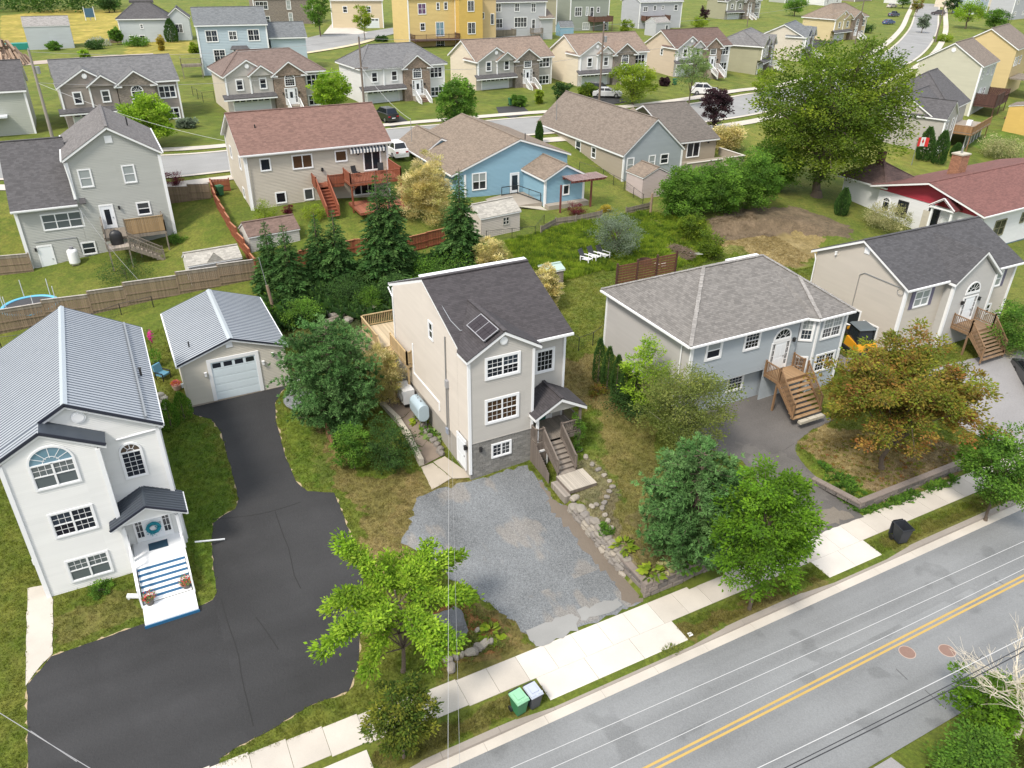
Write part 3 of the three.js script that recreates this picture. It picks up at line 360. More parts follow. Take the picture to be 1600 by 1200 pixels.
function roofOf(t, o, q) {
  const { e0, e1, b0, b1, mid, h0, h1, hr, P, gx, hipped, r0, r1 } = q, f0 = b0 - (o.rk0 ?? q.rk), f1 = b1 + (o.rk1 ?? q.rk), roof = new MB(), fas = new MB();
  const sides = []; // polygons counter-clockwise from above
  if (!hipped) { sides.push([P(e0, h0, f0), P(mid, hr, f0), P(mid, hr, f1), P(e0, h0, f1)], [P(mid, hr, f0), P(e1, h1, f0), P(e1, h1, f1), P(mid, hr, f1)]); }
  else { const E0 = b0 - (o.ov ?? 0.35), E1 = b1 + (o.ov ?? 0.35); const A = P(e0, h0, E0), B = P(e0, h0, E1), C = P(e1, h1, E1), D = P(e1, h1, E0), R0 = P(mid, hr, r0), R1 = P(mid, hr, r1); const hl = o.hips ?? 'lr';
    const l0 = hl.includes('l'), l1 = hl.includes('r'), S0 = l0 ? R0 : P(mid, hr, E0), S1 = l1 ? R1 : P(mid, hr, E1); sides.push([A, S0, S1, B], [S0, D, C, S1]); if (l0) sides.push([A, D, S0]); if (l1) sides.push([S1, C, B]); q.S = [S0, S1, A, B, C, D, l0, l1]; }
  for (let s of sides) { const n = cross(sub(s[1], s[0]), sub(s[2], s[0])); if (n[1] < 0) s = [...s].reverse(); roof.slab(s.map((v) => [v[0], v[1] + 0.02, v[2]]), 0.05); const c = mul(s.reduce(add), 1 / s.length); fas.slab(s.map((v) => { const d = unit(sub(c, v)); return [v[0] + d[0] * 0.02, v[1] - 0.034, v[2] + d[2] * 0.02]; }), o.fascia ?? 0.2); }
  const r = roof.build(t, 'roof', o.roof);
  fas.build(t, 'fascia', o.fasciaMat || W.trim);
  if (o.cap !== false) { const c = new MB(), cap = (a, b) => c.bar([a[0], a[1] + 0.035, a[2]], [b[0], b[1] + 0.035, b[2]], 0.24, 0.05); if (hipped) { const [S0, S1, A, B, C, D, l0, l1] = q.S; cap(S0, S1); if (l0) { cap(A, S0); cap(D, S0); } if (l1) { cap(B, S1); cap(C, S1); } } else cap(P(mid, hr, f0), P(mid, hr, f1)); c.build(r, 'ridge_cap', o.capMat || o.roof); }
  if (o.gutter) { const g = new MB(); const gg = (a, y, s) => { const A = P(a, y, f0), B = P(a, y, f1); const lo = gx ? [A[0], y - 0.13, A[2] + (s > 0 ? 0 : -0.12)] : [A[0] + (s > 0 ? 0 : -0.12), y - 0.13, A[2]]; g.box(lo[0], gx ? B[0] : lo[0] + 0.12, lo[1], y - 0.01, gx ? lo[2] : Math.min(A[2], B[2]), gx ? lo[2] + 0.12 : Math.max(A[2], B[2])); }; if (o.gutter.includes('1')) gg(e1, h1, 1); if (o.gutter.includes('0')) gg(e0, h0, -1); g.build(t, 'gutter', W.trim); }
}
function corners(t, list, w = 0.11, material = W.trim) { for (const [x, z, y0, y1] of list) box(x - w / 2 - 0.03, x + w / 2 + 0.03, y0, y1, z - w / 2 - 0.03, z + w / 2 + 0.03).build(t, 'corner_trim', material); }
const PANES = [W.glass, W.glass, W.glass, M('glass b', [0.03, 0.04, 0.055], 0.05), M('glass c', [0.06, 0.065, 0.07], 0.08), M('glass d', [0.012, 0.013, 0.018], 0.04)]; let paneN = 0;
// a window: u centre, y sill, w, h over the trim; n units side by side, grid [cols, rows] per unit, dh: two sashes
function win(t, face, pos, u, y, w, h, o = {}) {
  const F0 = FACE[face](out(face, pos, 0.04)), F = (p) => F0([fu(face, u) + p[0], y + p[1], p[2]]), fr = new MB(), tw = o.tw ?? 0.1, n = o.n || 1, hw = w / 2, gm = o.glass || W.glass, lower = o.lower || gm; const gl = [];
  const bx = (a, b, c, d, e, f, g = fr) => g.box(a, b, c, d, e, f, F);
  bx(-hw, -hw + tw, 0, h, -0.03, 0.055); bx(hw - tw, hw, 0, h, -0.03, 0.055); bx(-hw + tw, hw - tw, 0, tw, -0.03, 0.06); if (!o.arch) bx(-hw + tw, hw - tw, h - tw, h, -0.03, 0.05);
  const iw = (w - 2 * tw) / n, mu = 0.02;
  for (let k = 0; k < n; k++) {
    const a = -hw + tw + k * iw, b = a + iw, y0 = tw, y1 = h - (o.arch ? 0 : tw), s = 0.035; if (k) bx(a - 0.045, a + 0.045, y0, y1, -0.03, 0.05);
    const md = o.dh ? (y0 + y1) / 2 : null; bx(a, a + s, y0, y1, -0.03, 0.03); bx(b - s, b, y0, y1, -0.03, 0.03); bx(a + s, b - s, y0, y0 + s, -0.03, 0.03); bx(a + s, b - s, y1 - s, y1, -0.03, 0.03); if (md) bx(a + s, b - s, md - 0.03, md + 0.03, -0.03, 0.036);
    for (const [c, d, mt, gr] of md ? [[y0 + s, md - 0.03, lower, o.gridLow ?? o.grid], [md + 0.03, y1 - s, gm, o.grid]] : [[y0 + s, y1 - s, gm, o.grid]]) {
      gl.push([[a + s, c, b - s, d], mt]); if (gr) { for (let i = 1; i < gr[0]; i++) { const x = mix(a + s, b - s, i / gr[0]); bx(x - mu / 2, x + mu / 2, c, d, -0.012, 0.014); } for (let j = 1; j < gr[1]; j++) { const v = mix(c, d, j / gr[1]); bx(a + s, b - s, v - mu / 2, v + mu / 2, -0.011, 0.013); } }
    }
  }
  if (o.arch) { // a half-round light over the unit
    const R = hw, N = 20, oy = h, rr = (i, r) => [Math.cos(i / N * Math.PI) * r, oy + Math.sin(i / N * Math.PI) * r * (o.arch / R)]; const ri = R - tw; const pane = [];
    for (let i = 0; i < N; i++) { const A = rr(i, R), B = rr(i + 1, R), C = rr(i + 1, ri), D = rr(i, ri); fr.hex([A, B, C, D].map((p) => F([p[0], p[1], -0.03])), [A, B, C, D].map((p) => F([p[0], p[1], 0.055]))); pane.push(D); if (i === N - 1) pane.push(C); }
    bx(-hw + tw, hw - tw, oy - 0.045, oy + 0.03, -0.03, 0.05); for (const an of [0.3, 0.5, 0.7].concat(o.spokes ? [0.16, 0.84] : [])) { const c = Math.cos(an * Math.PI), s2 = Math.sin(an * Math.PI) * o.arch / R; fr.bar(F([c * ri * 0.32, oy + s2 * ri * 0.32, 0]), F([c * ri, oy + s2 * ri, 0]), 0.03, 0.025); } for (let i = 0; i < 10; i++) { const q = (k) => [Math.cos(k / 10 * Math.PI) * ri * 0.4, oy + Math.sin(k / 10 * Math.PI) * ri * 0.4 * o.arch / R]; const A = q(i), B = q(i + 1); fr.bar(F([A[0], A[1], 0]), F([B[0], B[1], 0]), 0.03, 0.025); }
    gl.push([pane, o.archGlass || gm]);
  }
  const m = fr.build(t, 'window', o.trim || W.trim, o.label);
  for (const [r, mt] of gl) { const g = new MB(); if (r.length === 4 && typeof r[0] === 'number') g.box(r[0], r[2], r[1], r[3], -0.03, 0.002, F); else { g.poly(r.map((p) => F([p[0], p[1], 0.002]))); } g.build(m, 'pane', mt === W.glass ? PANES[Math.floor(hash(paneN++, 7, 3) * PANES.length)] : mt); }
  return m;
}
function door(t, face, pos, u, y, w, h, o = {}) {
  const F0 = FACE[face](out(face, pos, 0.04)), F = (p) => F0([fu(face, u) + p[0], y + p[1], p[2]]), hw = w / 2, d = new MB().box(-hw, hw, 0.02, h, -0.03, 0.03, F); if (o.panels !== false) for (const [a, b, c, e] of [[-hw + 0.1, -0.04, 0.15, h * 0.42], [0.04, hw - 0.1, 0.15, h * 0.42], [-hw + 0.1, -0.04, h * 0.5, h - 0.15], [0.04, hw - 0.1, h * 0.5, h - 0.15]]) if (!o.light) d.box(a, b, c, e, 0.03, 0.042, F);
  const m = d.build(t, 'door', o.mat || W.door, o.label), fr = new MB(), s = o.side || 0, ow = hw + s; for (const x of [-ow - 0.1, ow]) fr.box(x, x + 0.1, 0, h + 0.02, -0.03, 0.055, F); fr.box(-ow - 0.1, ow + 0.1, h + 0.02, h + 0.14, -0.03, 0.055, F); if (s) { for (const x of [-hw - 0.05, hw]) fr.box(x, x + 0.05, 0.02, h, -0.03, 0.04, F); for (const q of [-1, 1]) { const a = q < 0 ? -ow : hw + 0.05, b = q < 0 ? -hw - 0.05 : ow; fr.box(a, b, 0.02, 0.3, -0.03, 0.03, F); for (const k of [0.33, 0.55, 0.77]) fr.box(a, b, h * k - 0.015, h * k + 0.015, -0.03, 0.014, F); fr.box((a + b) / 2 - 0.012, (a + b) / 2 + 0.012, 0.3, h, -0.03, 0.013, F); new MB().box(a, b, 0.3, h - 0.02, -0.03, 0.003, F).build(m, 'side_light', W.glass); } }
  fr.build(m, 'frame', W.trim); new MB().box(hw - 0.14, hw - 0.06, h * 0.46, h * 0.46 + 0.1, 0.03, 0.08, F).build(m, 'handle', W.metal);
  if (o.light) { const [lw, l0, l1] = o.light; new MB().box(-lw / 2, lw / 2, l0, l1, 0.02, 0.036, F).build(m, 'pane', o.glass || W.glass); }
  return m;
}
function garageDoor(t, face, pos, u, y, w, h, o = {}) {
  const F0 = FACE[face](out(face, pos, 0.04)), F = (p) => F0([fu(face, u) + p[0], y + p[1], p[2]]), fr = new MB(), hw = w / 2, tw = o.tw ?? 0.15; fr.box(-hw - tw, -hw, 0, h + tw, -0.03, 0.06, F); fr.box(hw, hw + tw, 0, h + tw, -0.03, 0.06, F); fr.box(-hw, hw, h, h + tw, -0.03, 0.06, F);
  const m = fr.build(t, 'garage_door', W.trim, o.label), n = o.sections || 4, mt = o.mat || M('garage door', [0.62, 0.7, 0.74], 0.45); for (let k = 0; k < n; k++) { const a = h * k / n + 0.012, b = h * (k + 1) / n - 0.008, g = new MB().box(-hw, hw, a, b, -0.03, 0.012, F); const cols = o.cols || 4; for (let i = 0; i < cols; i++) { const c = mix(-hw, hw, (i + 0.1) / cols), d = mix(-hw, hw, (i + 0.9) / cols); if (k === n - 1 && o.lights !== false) { new MB().box(c + 0.02, d - 0.02, a + 0.12, b - 0.1, 0, 0.017, F).build(m, 'pane', W.glass); } else if (o.emboss !== false) g.box(c, d, a + 0.08, b - 0.08, 0.012, 0.018, F); } g.build(m, 'door_section', mt); }
  return m;
}
// a flight of steps from (top) to (bottom): direction along +z of its frame unless f is given; railing optional
function stairs(t, { x0, x1, yt, yb, zt, zb, n, mat, riser, f, open, stringer }) {
  for (let k = 0; k < n; k++) { const y = mix(yt, yb, (k + 1) / n), y1 = mix(yt, yb, k / n); const a = mix(zt, zb, k / n), b = mix(zt, zb, (k + 1) / n); const s = new MB().box(x0, x1, y - 0.045, y, a - 0.02, b + 0.03, f).build(t, 'step', mat); if (!open) new MB().box(x0 + 0.02, x1 - 0.02, y - 0.02, y1 - 0.045, a - 0.03, a - 0.005, f).build(s, 'riser', riser || mat); }
  for (const x of [x0 - 0.05, x1]) { const P = (v) => f ? f(v) : v; new MB().hex([[x, yt - 0.35, zt], [x + 0.05, yt - 0.35, zt], [x + 0.05, yb - 0.05, zb], [x, yb - 0.05, zb]].map(P), [[x, yt, zt], [x + 0.05, yt, zt], [x + 0.05, yb + 0.18, zb], [x, yb + 0.18, zb]].map(P)).build(t, 'stringer', stringer || mat); }
}
function railing(t, a, b, o = {}) { // balustrade between two floor points
  const h = o.h || 0.95, L = len(sub(b, a)), n = o.solid ? 0 : Math.max(2, Math.round(L / (o.gap || 0.14))), g = new MB(), up = (p, y) => [p[0], p[1] + y, p[2]], w = o.bw || 0.04; g.bar(up(a, h), up(b, h), o.rail || 0.1, 0.06); g.bar(up(a, 0.12), up(b, 0.12), 0.05, 0.07);
  if (o.solid) { const d = unit(sub(b, a)); const q = Math.round(L / 0.14); for (let k = 0; k < q; k++) { const p = add(a, mul(d, L * (k + 0.5) / q)), e = mul(d, L / q * 0.47); const A = sub(p, e), B = add(p, e), nn = mul(unit(cross(d, [0, 1, 0])), 0.012); g.hex([add(A, nn), add(B, nn), sub(B, nn), sub(A, nn)].map((v) => up(v, 0.05)), [add(A, nn), add(B, nn), sub(B, nn), sub(A, nn)].map((v) => up(v, h - 0.05))); } }
  for (let k = 1; k < n; k++) { const p = add(a, mul(sub(b, a), k / n)); g.bar(up(p, 0.1), up(p, h), w, w); }
  const m = g.build(t, 'railing', o.mat || W.newwood); const ps = o.posts ?? 2; if (ps) { const pg = (p) => new MB().bar(up(p, -(o.drop || 0)), up(p, h + (o.tall ?? 0.1)), o.pw || 0.1).build(m, 'post', o.postMat || o.mat || W.newwood); pg(a); if (ps > 1) pg(b); const ex = Math.floor(L / 2.2); for (let k = 1; k < ex; k++) pg(add(a, mul(sub(b, a), k / ex))); }
  return m;
}
function deck(t, x0, x1, y, z0, z1, mat, o = {}) { // boards, rim and posts
  const g = new MB(), bw = 0.14, lx = o.along !== 'z', n = Math.round((lx ? z1 - z0 : x1 - x0) / bw); for (let k = 0; k < n; k++) { const a = k / n, b = (k + 0.93) / n; lx ? g.box(x0, x1, y - 0.035, y, mix(z0, z1, a), mix(z0, z1, b)) : g.box(mix(x0, x1, a), mix(x0, x1, b), y - 0.035, y, z0, z1); } const m = g.build(t, 'deck', mat);
  const r = new MB(); r.box(x0, x1, y - 0.25, y - 0.04, z1 - 0.05, z1 - 0.005).box(x0, x1, y - 0.25, y - 0.04, z0, z0 + 0.05).box(x0, x0 + 0.05, y - 0.25, y - 0.04, z0 + 0.05, z1 - 0.05).box(x1 - 0.05, x1, y - 0.25, y - 0.04, z0 + 0.05, z1 - 0.05); r.build(m, 'rim_joist', o.rim || mat);
  if (o.legs) for (const [x, z, yb] of o.legs) new MB().box(x - 0.06, x + 0.06, yb, y - 0.05, z - 0.06, z + 0.06).build(m, 'post', o.rim || mat); return m;
}
function wallLamp(t, face, pos, u, y, m = W.black) { const F0 = FACE[face](out(face, pos, 0.036)), F = (p) => F0([fu(face, u) + p[0], y + p[1], p[2]]); return new MB().box(-0.05, 0.05, 0, 0.22, -0.03, 0.02, F).box(-0.07, 0.07, 0.02, 0.26, 0.05, 0.19, F).box(-0.02, 0.02, 0.18, 0.22, 0.02, 0.05, F).box(-0.09, 0.09, 0.27, 0.31, 0.03, 0.21, F).build(t, 'wall_lamp', m); }
function vent(t, face, pos, u, y, r, square) { const F0 = FACE[face](out(face, pos, 0.04)), F = (p) => F0([fu(face, u) + p[0], y + p[1], p[2]]), g = new MB(); if (square) { g.box(-r, r, -r, r, -0.03, 0.04, F); for (let k = 0; k < 5; k++) g.box(-r * 0.8, r * 0.8, -r * 0.8 + k * r * 0.34, -r * 0.66 + k * r * 0.34, 0.04, 0.055, F); } else { const N = 24, ring = (q, z) => Array.from({ length: N }, (_, i) => F([Math.cos(i / N * 6.2832) * q, Math.sin(i / N * 6.2832) * q, z])); g.hex(ring(r, -0.03), ring(r, 0.05)); g.hex(ring(r * 0.8, 0.05), ring(r * 0.74, 0.075)); } return g.build(t, 'gable_vent', W.trim); }
const pipe = (t, name, pts, r, mat) => { const g = new MB(); for (let i = 0; i < pts.length - 1; i++) g.rod(pts[i], pts[i + 1], r, r, 8); return g.build(t, name, mat); };
const ribs = (t, x0, x1, y0, y1, z0, z1, step, mat, parent) => { const g = new MB(), n = Math.round((z1 - z0) / step); for (let k = 0; k <= n; k++) { const z = mix(z0 + 0.03, z1 - 0.03, k / n); const b = [[x0, y0 + 0.015, z - 0.035], [x0, y0 + 0.015, z + 0.035], [x1, y1 + 0.015, z + 0.035], [x1, y1 + 0.015, z - 0.035]], tt = [[x0, y0 + 0.055, z - 0.014], [x0, y0 + 0.055, z + 0.014], [x1, y1 + 0.055, z + 0.014], [x1, y1 + 0.055, z - 0.014]]; const up = cross(sub(tt[1], tt[0]), sub(tt[2], tt[0]))[1] > 0; g.hex(up ? b : [...b].reverse(), up ? tt : [...tt].reverse()); } return kind(g.build(parent || t, 'roof_rib', mat), 'stuff'); };
// ---------------------------------------------------------------- the white house with the metal roof
const metalRoof=M('metal roof',[0.5,0.53,0.56],0.32,T.mottle,null,0,{metalness:0.45}),ribMat=M('roof rib',[0.1,0.12,0.15],0.45,null,null,0,{metalness:0.2}),drip=M('navy drip edge',[0.02,0.024,0.04],0.4),porchMetal=M('dark porch roof',[0.075,0.09,0.11],0.42,null,null,0,{metalness:0.3});
{
const t=thing('white_house','white sided house with ribbed grey metal roof, blue-striped front stairs and arched windows','house',[-4.31,0.5,-37.55]);
const wl=wallMat('white',[0.74,0.745,0.725]),g=new MB(),zm=-0.3,zp=0.85,zb=-12.3,xl=-3.15,xr=3.64,y0=-0.5;
lapFace(g,'f',zp,[[xl,y0],[0.9,y0],[0.9,8.1],[-1.23,9.3],[xl,8.2]],0.105);lapFace(g,'f',zm,[[0.9,y0],[xr,y0],[xr,7.95],[0,9.95],[-0.9,9.4],[0.9,8.2]],0.105);lapFace(g,'r',0.9,[[-zp,y0],[-zm,y0],[-zm,8.1],[-zp,8.1]],0.105);lapFace(g,'r',xr,[[-zm,y0],[-zb,y0],[-zb,7.95],[-zm,7.95]],0.105);lapFace(g,'l',xl,[[zb,y0],[zp,y0],[zp,8.2],[zb,8.2]],0.105);lapFace(g,'b',zb,[[-xr,y0],[-xl,y0],[-xl,8.2],[0,9.95],[-xr,7.95]],0.105);
g.build(t,'wall',wl);
const hr=10.22,he=8.05,w=3.97,sl=(hr - he) / w,at=(x)=>hr - sl*Math.abs(x),D=-12.63,rf=new MB(),fs=new MB(),de=new MB();
const S=(ps)=>{rf.slab(ps.map((p)=>[p[0],p[1] + 0.02,p[2]]),0.03);fs.slab(ps.map((p)=>[p[0]*0.995,p[1] - 0.02,p[2] - 0.02]),0.2);};
S([[-w,he,0.99],[-1.23,at(1.23),0.99],[-1.23,at(1.23),D],[-w,he,D]]);S([[-1.23,at(1.23),0],[0,hr,0],[0,hr,D],[-1.23,at(1.23),D]]);S([[0,hr,0],[w,he,0],[w,he,D],[0,hr,D]]);
const roof=rf.build(t,'roof',metalRoof),p2=new MB().slab([[-1.23,at(1.23) + 0.02,0.99],[1.32,8.2,0.99],[1.32,8.2,-0.25],[-1.23,at(1.23) + 0.02,-0.25]],0.03);p2.build(t,'gable_roof',porchMetal);fs.slab([[-1.23,at(1.23) - 0.02,0.97],[1.3,8.16,0.97],[1.3,8.16,-0.24],[-1.23,at(1.23) - 0.02,-0.24]],0.2);fs.build(t,'fascia',W.trim);
de.bar([0,hr + 0.0,0.02],[w,he + 0.0,0.02],0.05,0.16).bar([0,hr,0.02],[-1.23,at(1.23),0.02],0.05,0.16).bar([-1.23,at(1.23),1.01],[-w,he,1.01],0.05,0.16).bar([-1.23,at(1.23),1.01],[1.32,8.2,1.01],0.05,0.16).build(t,'drip_edge',drip);
ribs(t,-w,-0.12,he,at(0.12),D,0,0.29,ribMat,roof);ribs(t,-w,-1.25,he,at(1.25),0.05,0.99,0.29,ribMat,roof);ribs(t,w,0.12,he,at(0.12),D,0,0.29,ribMat,roof);
new MB().slab([[-0.16,at(0.16) + 0.09,0],[0,hr + 0.11,0],[0,hr + 0.11,D],[-0.16,at(0.16) + 0.09,D]],0.03).slab([[0,hr + 0.11,0],[0.16,at(0.16) + 0.09,0],[0.16,at(0.16) + 0.09,D],[0,hr + 0.11,D]],0.03).build(roof,'ridge_cap',M('ridge metal',[0.52,0.57,0.6],0.35,null,null,0,{metalness:0.4}));
new MB().bar([3.3,at(3.3) + 0.13,-0.2],[3.1,at(3.1) + 0.13,-12.4],0.1,0.08).build(t,'snow_guard',M('guard',[0.2,0.22,0.24],0.5));new MB().rod([3.45,at(3.45),-5.3],[3.45,at(3.45) + 0.45,-5.3],0.06).rod([3.45,at(3.45) + 0.45,-5.3],[3.45,at(3.45) + 0.5,-5.3],0.1).build(t,'vent_pipe',W.black);
box(3.9,4.03,he - 0.15,he - 0.01,D,-0.05).build(t,'gutter',W.trim);
corners(t,[[xl,zp,y0,8.2],[0.9,zp,y0,8.0],[xr,zm,y0,7.8]],0.14);pipe(t,'downspout',[[3.9,7.8,-0.2],[3.75,7.5,-0.5],[3.75,0,-0.5]],0.05,W.trim);pipe(t,'downspout',[[1.7,7.6,-0.23],[3.6,7.7,-0.23]],0.05,W.trim);
vent(t,'f',zm,0.42,9.3,0.32);
const DH={n:2,dh:true,grid:[3,2]};
win(t,'f',zp,-1.12,6.43,2.0,1.4,{...DH,gridLow:0,glass:W.dim,arch:0.94,archGlass:W.blue,spokes:true,label:'arched double window with pale blue half-round light'});win(t,'f',zp,-1.03,3.48,2.0,1.52,DH);win(t,'f',zp,-1.01,0.52,2.02,1.46,{...DH,gridLow:0,glass:W.dim});
win(t,'f',zm,2.19,5.14,1.1,1.6,{grid:[3,5],arch:0.55,archGlass:M('tan glass',[0.1,0.075,0.055],0.1),label:'single arched window with tan blind'});
door(t,'f',zm,2.27,1.0,0.94,2.05,{side:0.36,label:'white front door with gridded side lights'});wallLamp(t,'f',zm,1.15,2.4,W.trim);

{const ph=4.5,pe=3.55,xm=2.25,a=0.42,b=4.08,zf=1.6,pr=new MB(),pf=new MB(),s1=[[a,pe,zf],[xm,ph,zf],[xm,ph,zm],[a,pe,zm]],s2=[[xm,ph,zf],[b,pe,zf],[b,pe,zm],[xm,ph,zm]];pr.slab(s1,0.03);pf.slab(s1.map((p)=>[p[0],p[1] - 0.035,p[2] - 0.02]),0.16).slab(s2.map((p)=>[p[0],p[1] - 0.035,p[2] - 0.02]),0.16);const r1=pr.build(t,'porch_roof',porchMetal);const r2=new MB().slab(s2,0.03).build(t,'porch_roof',porchMetal);pf.build(t,'porch_fascia',W.trim);ribs(t,a,xm - 0.08,pe,ph - 0.04,zm,zf,0.24,M('dark rib',[0.05,0.06,0.075],0.5),r1);ribs(t,b,xm + 0.08,pe,ph - 0.04,zm,zf,0.24,mats['dark rib'],r2);
new MB().bar([xm,ph,zf + 0.02],[a,pe,zf + 0.02],0.05,0.12).bar([xm,ph,zf + 0.02],[b,pe,zf + 0.02],0.05,0.12).build(t,'drip_edge',drip);const gb=new MB();lapFace(gb,'f',zf - 0.35,[[a + 0.35,pe - 0.05],[b - 0.35,pe - 0.05],[xm,ph - 0.25]],0.105);gb.build(t,'porch_gable',wl);box(a + 0.4,b - 0.35,3.42,3.5,zf - 0.45,zf - 0.32).build(t,'porch_beam',W.trim);for (const x of [1.0,3.55]) box(x - 0.07,x + 0.07,1,3.25,zf - 0.46,zf - 0.32).build(t,'porch_post',W.trim);box(4.02,4.14,pe - 0.18,pe - 0.04,zm,zf).build(t,'porch_gutter',W.trim);pipe(t,'drain_spout',[[4.1,0.9,0.9],[5.6,0.25,0.55]],0.05,W.trim);}

const sw=M('white deck paint',[0.82,0.83,0.84],0.55),sb=M('blue riser',[0.02,0.12,0.25],0.5);
const land=box(1.05,3.5,0.9,1.0,zm,1.95).build(t,'landing',sw);void land;for (const x of [1.02,3.47]) box(x,x + 0.06,-0.4,1.0,zm,2.0).build(t,'skirt',sw);
const n=6;for (let k=0;k<n;k++){const y=1.0 - (k + 1)*0.14,z=1.95 + k*0.29;const s=box(1.12,3.44,y - 0.025,y,z - 0.005,z + 0.285).build(t,'step',sw);box(1.12,3.44,y,y + 0.142,z - 0.003,z + 0.03).build(s,'riser',sb);}
box(1.04,3.54,-0.35,0.08,3.66,5.12).build(t,'lower_landing',sw);box(1.0,3.58,-0.4,0.0,5.123,5.17).build(t,'landing_edge',sb);
for (const x of [1.0,3.5]){const g2=new MB();g2.hex([[x,-0.3,3.7],[x + 0.07,-0.3,3.7],[x + 0.07,0.6,1.9],[x,0.6,1.9]],[[x,0.45,3.7],[x + 0.07,0.45,3.7],[x + 0.07,1.2,1.9],[x,1.2,1.9]]);g2.build(t,'stair_side',sw);new MB().bar([x + 0.03,2.0,1.9],[x + 0.03,1.15,3.75],0.08).bar([x + 0.03,0,3.75],[x + 0.03,1.2,3.75],0.09).bar([x + 0.03,1,1.9],[x + 0.03,2.05,1.9],0.09).build(t,'handrail',sw);new MB().bar([x + 0.03,2.0,0.2],[x + 0.03,2.0,1.9],0.08).build(t,'handrail',sw);}
box(-3.4,-3.2,1.9,2.2,0.1,0.4).build(t,'meter_box',W.trim);
new MB().bar([0.4,0.15,2.7],[1.0,0.05,2.9],0.22,0.12).bar([0.45,-0.2,2.72],[0.45,0.15,2.72],0.12).build(t,'drain_spout',W.trim);
const O=[-4.31,0.5,-37.55],wp=(x,y,z)=>[O[0] + x,O[1] + y,O[2] + z];
{const mt=thing('door_mat','dark blue door mat on white landing before striped stairs','door mat',wp(2.3,1.005,0.42));box(-0.48,0.48,0,0.03,-0.3,0.3).build(mt,'mat',M('mat',[0.02,0.06,0.1],0.95,T.mottle));}
{const wr=thing('wreath','turquoise wreath hanging on the front door of white house','wreath',wp(2.27,1.78,zm + 0.14));const g3=new MB(),r=rng(5);g3.add(new THREE.TorusGeometry(0.29,0.09,8,24));for (let k=0;k<240;k++){const a=r()*6.283,q=0.29 + (r() - 0.5)*0.26,c=[Math.cos(a)*q,Math.sin(a)*q,0.05 + r()*0.1];g3.tri(c,add(c,[(r() - 0.5)*0.14,(r() - 0.5)*0.14,0.04]),add(c,[(r() - 0.5)*0.14,(r() - 0.5)*0.14,0.04]));}g3.build(wr,'ring',M('turquoise',[0.02,0.28,0.36],0.8));const bw=new MB();for (let k=0;k<40;k++){const c=[-0.05 + (r() - 0.5)*0.2,0.12 + (r() - 0.5)*0.22,0.18];bw.tri(c,add(c,[0.08,0.05,0.03]),add(c,[-0.03,0.08,0.03]));}bw.build(wr,'bow',M('white bow',[0.8,0.82,0.85],0.7));}
const planter=(name,label,x,z,seed)=>{const p=thing(name,label,'flower pot',wp(x,0.085,z),0);const pot=new THREE.LatheGeometry([[0,0],[0.16,0],[0.23,0.34],[0.25,0.36],[0.21,0.36],[0.2,0.3],[0,0.3]].map((q)=>new THREE.Vector2(...q)),18);put(p,'pot',pot,M('pot',[0.1,0.09,0.08],0.7));const r=rng(seed),lf=new MB(),fl=new MB();for (let k=0;k<260;k++){const a=r()*6.283,q=Math.sqrt(r())*0.36,y=0.38 + r()*0.38*(1 - q),c=[Math.cos(a)*q,y,Math.sin(a)*q],s=0.09,d=()=>[(r() - 0.5)*s*2,(r() - 0.3)*s,(r() - 0.5)*s*2];(r()<0.45?fl:lf).tri(c,add(c,d()),add(c,d()));}lf.build(p,'leaves',M('pot leaves',[0.12,0.2,0.03],0.8));fl.build(p,'flowers',M('red petals',[0.55,0.02,0.03],0.6));};
planter('flower_pot','pot of red flowers on left end of striped stairs of white house',1.42,3.75,3);planter('flower_pot','pot of red flowers on right end of striped stairs of white house',3.22,3.4,4);
}

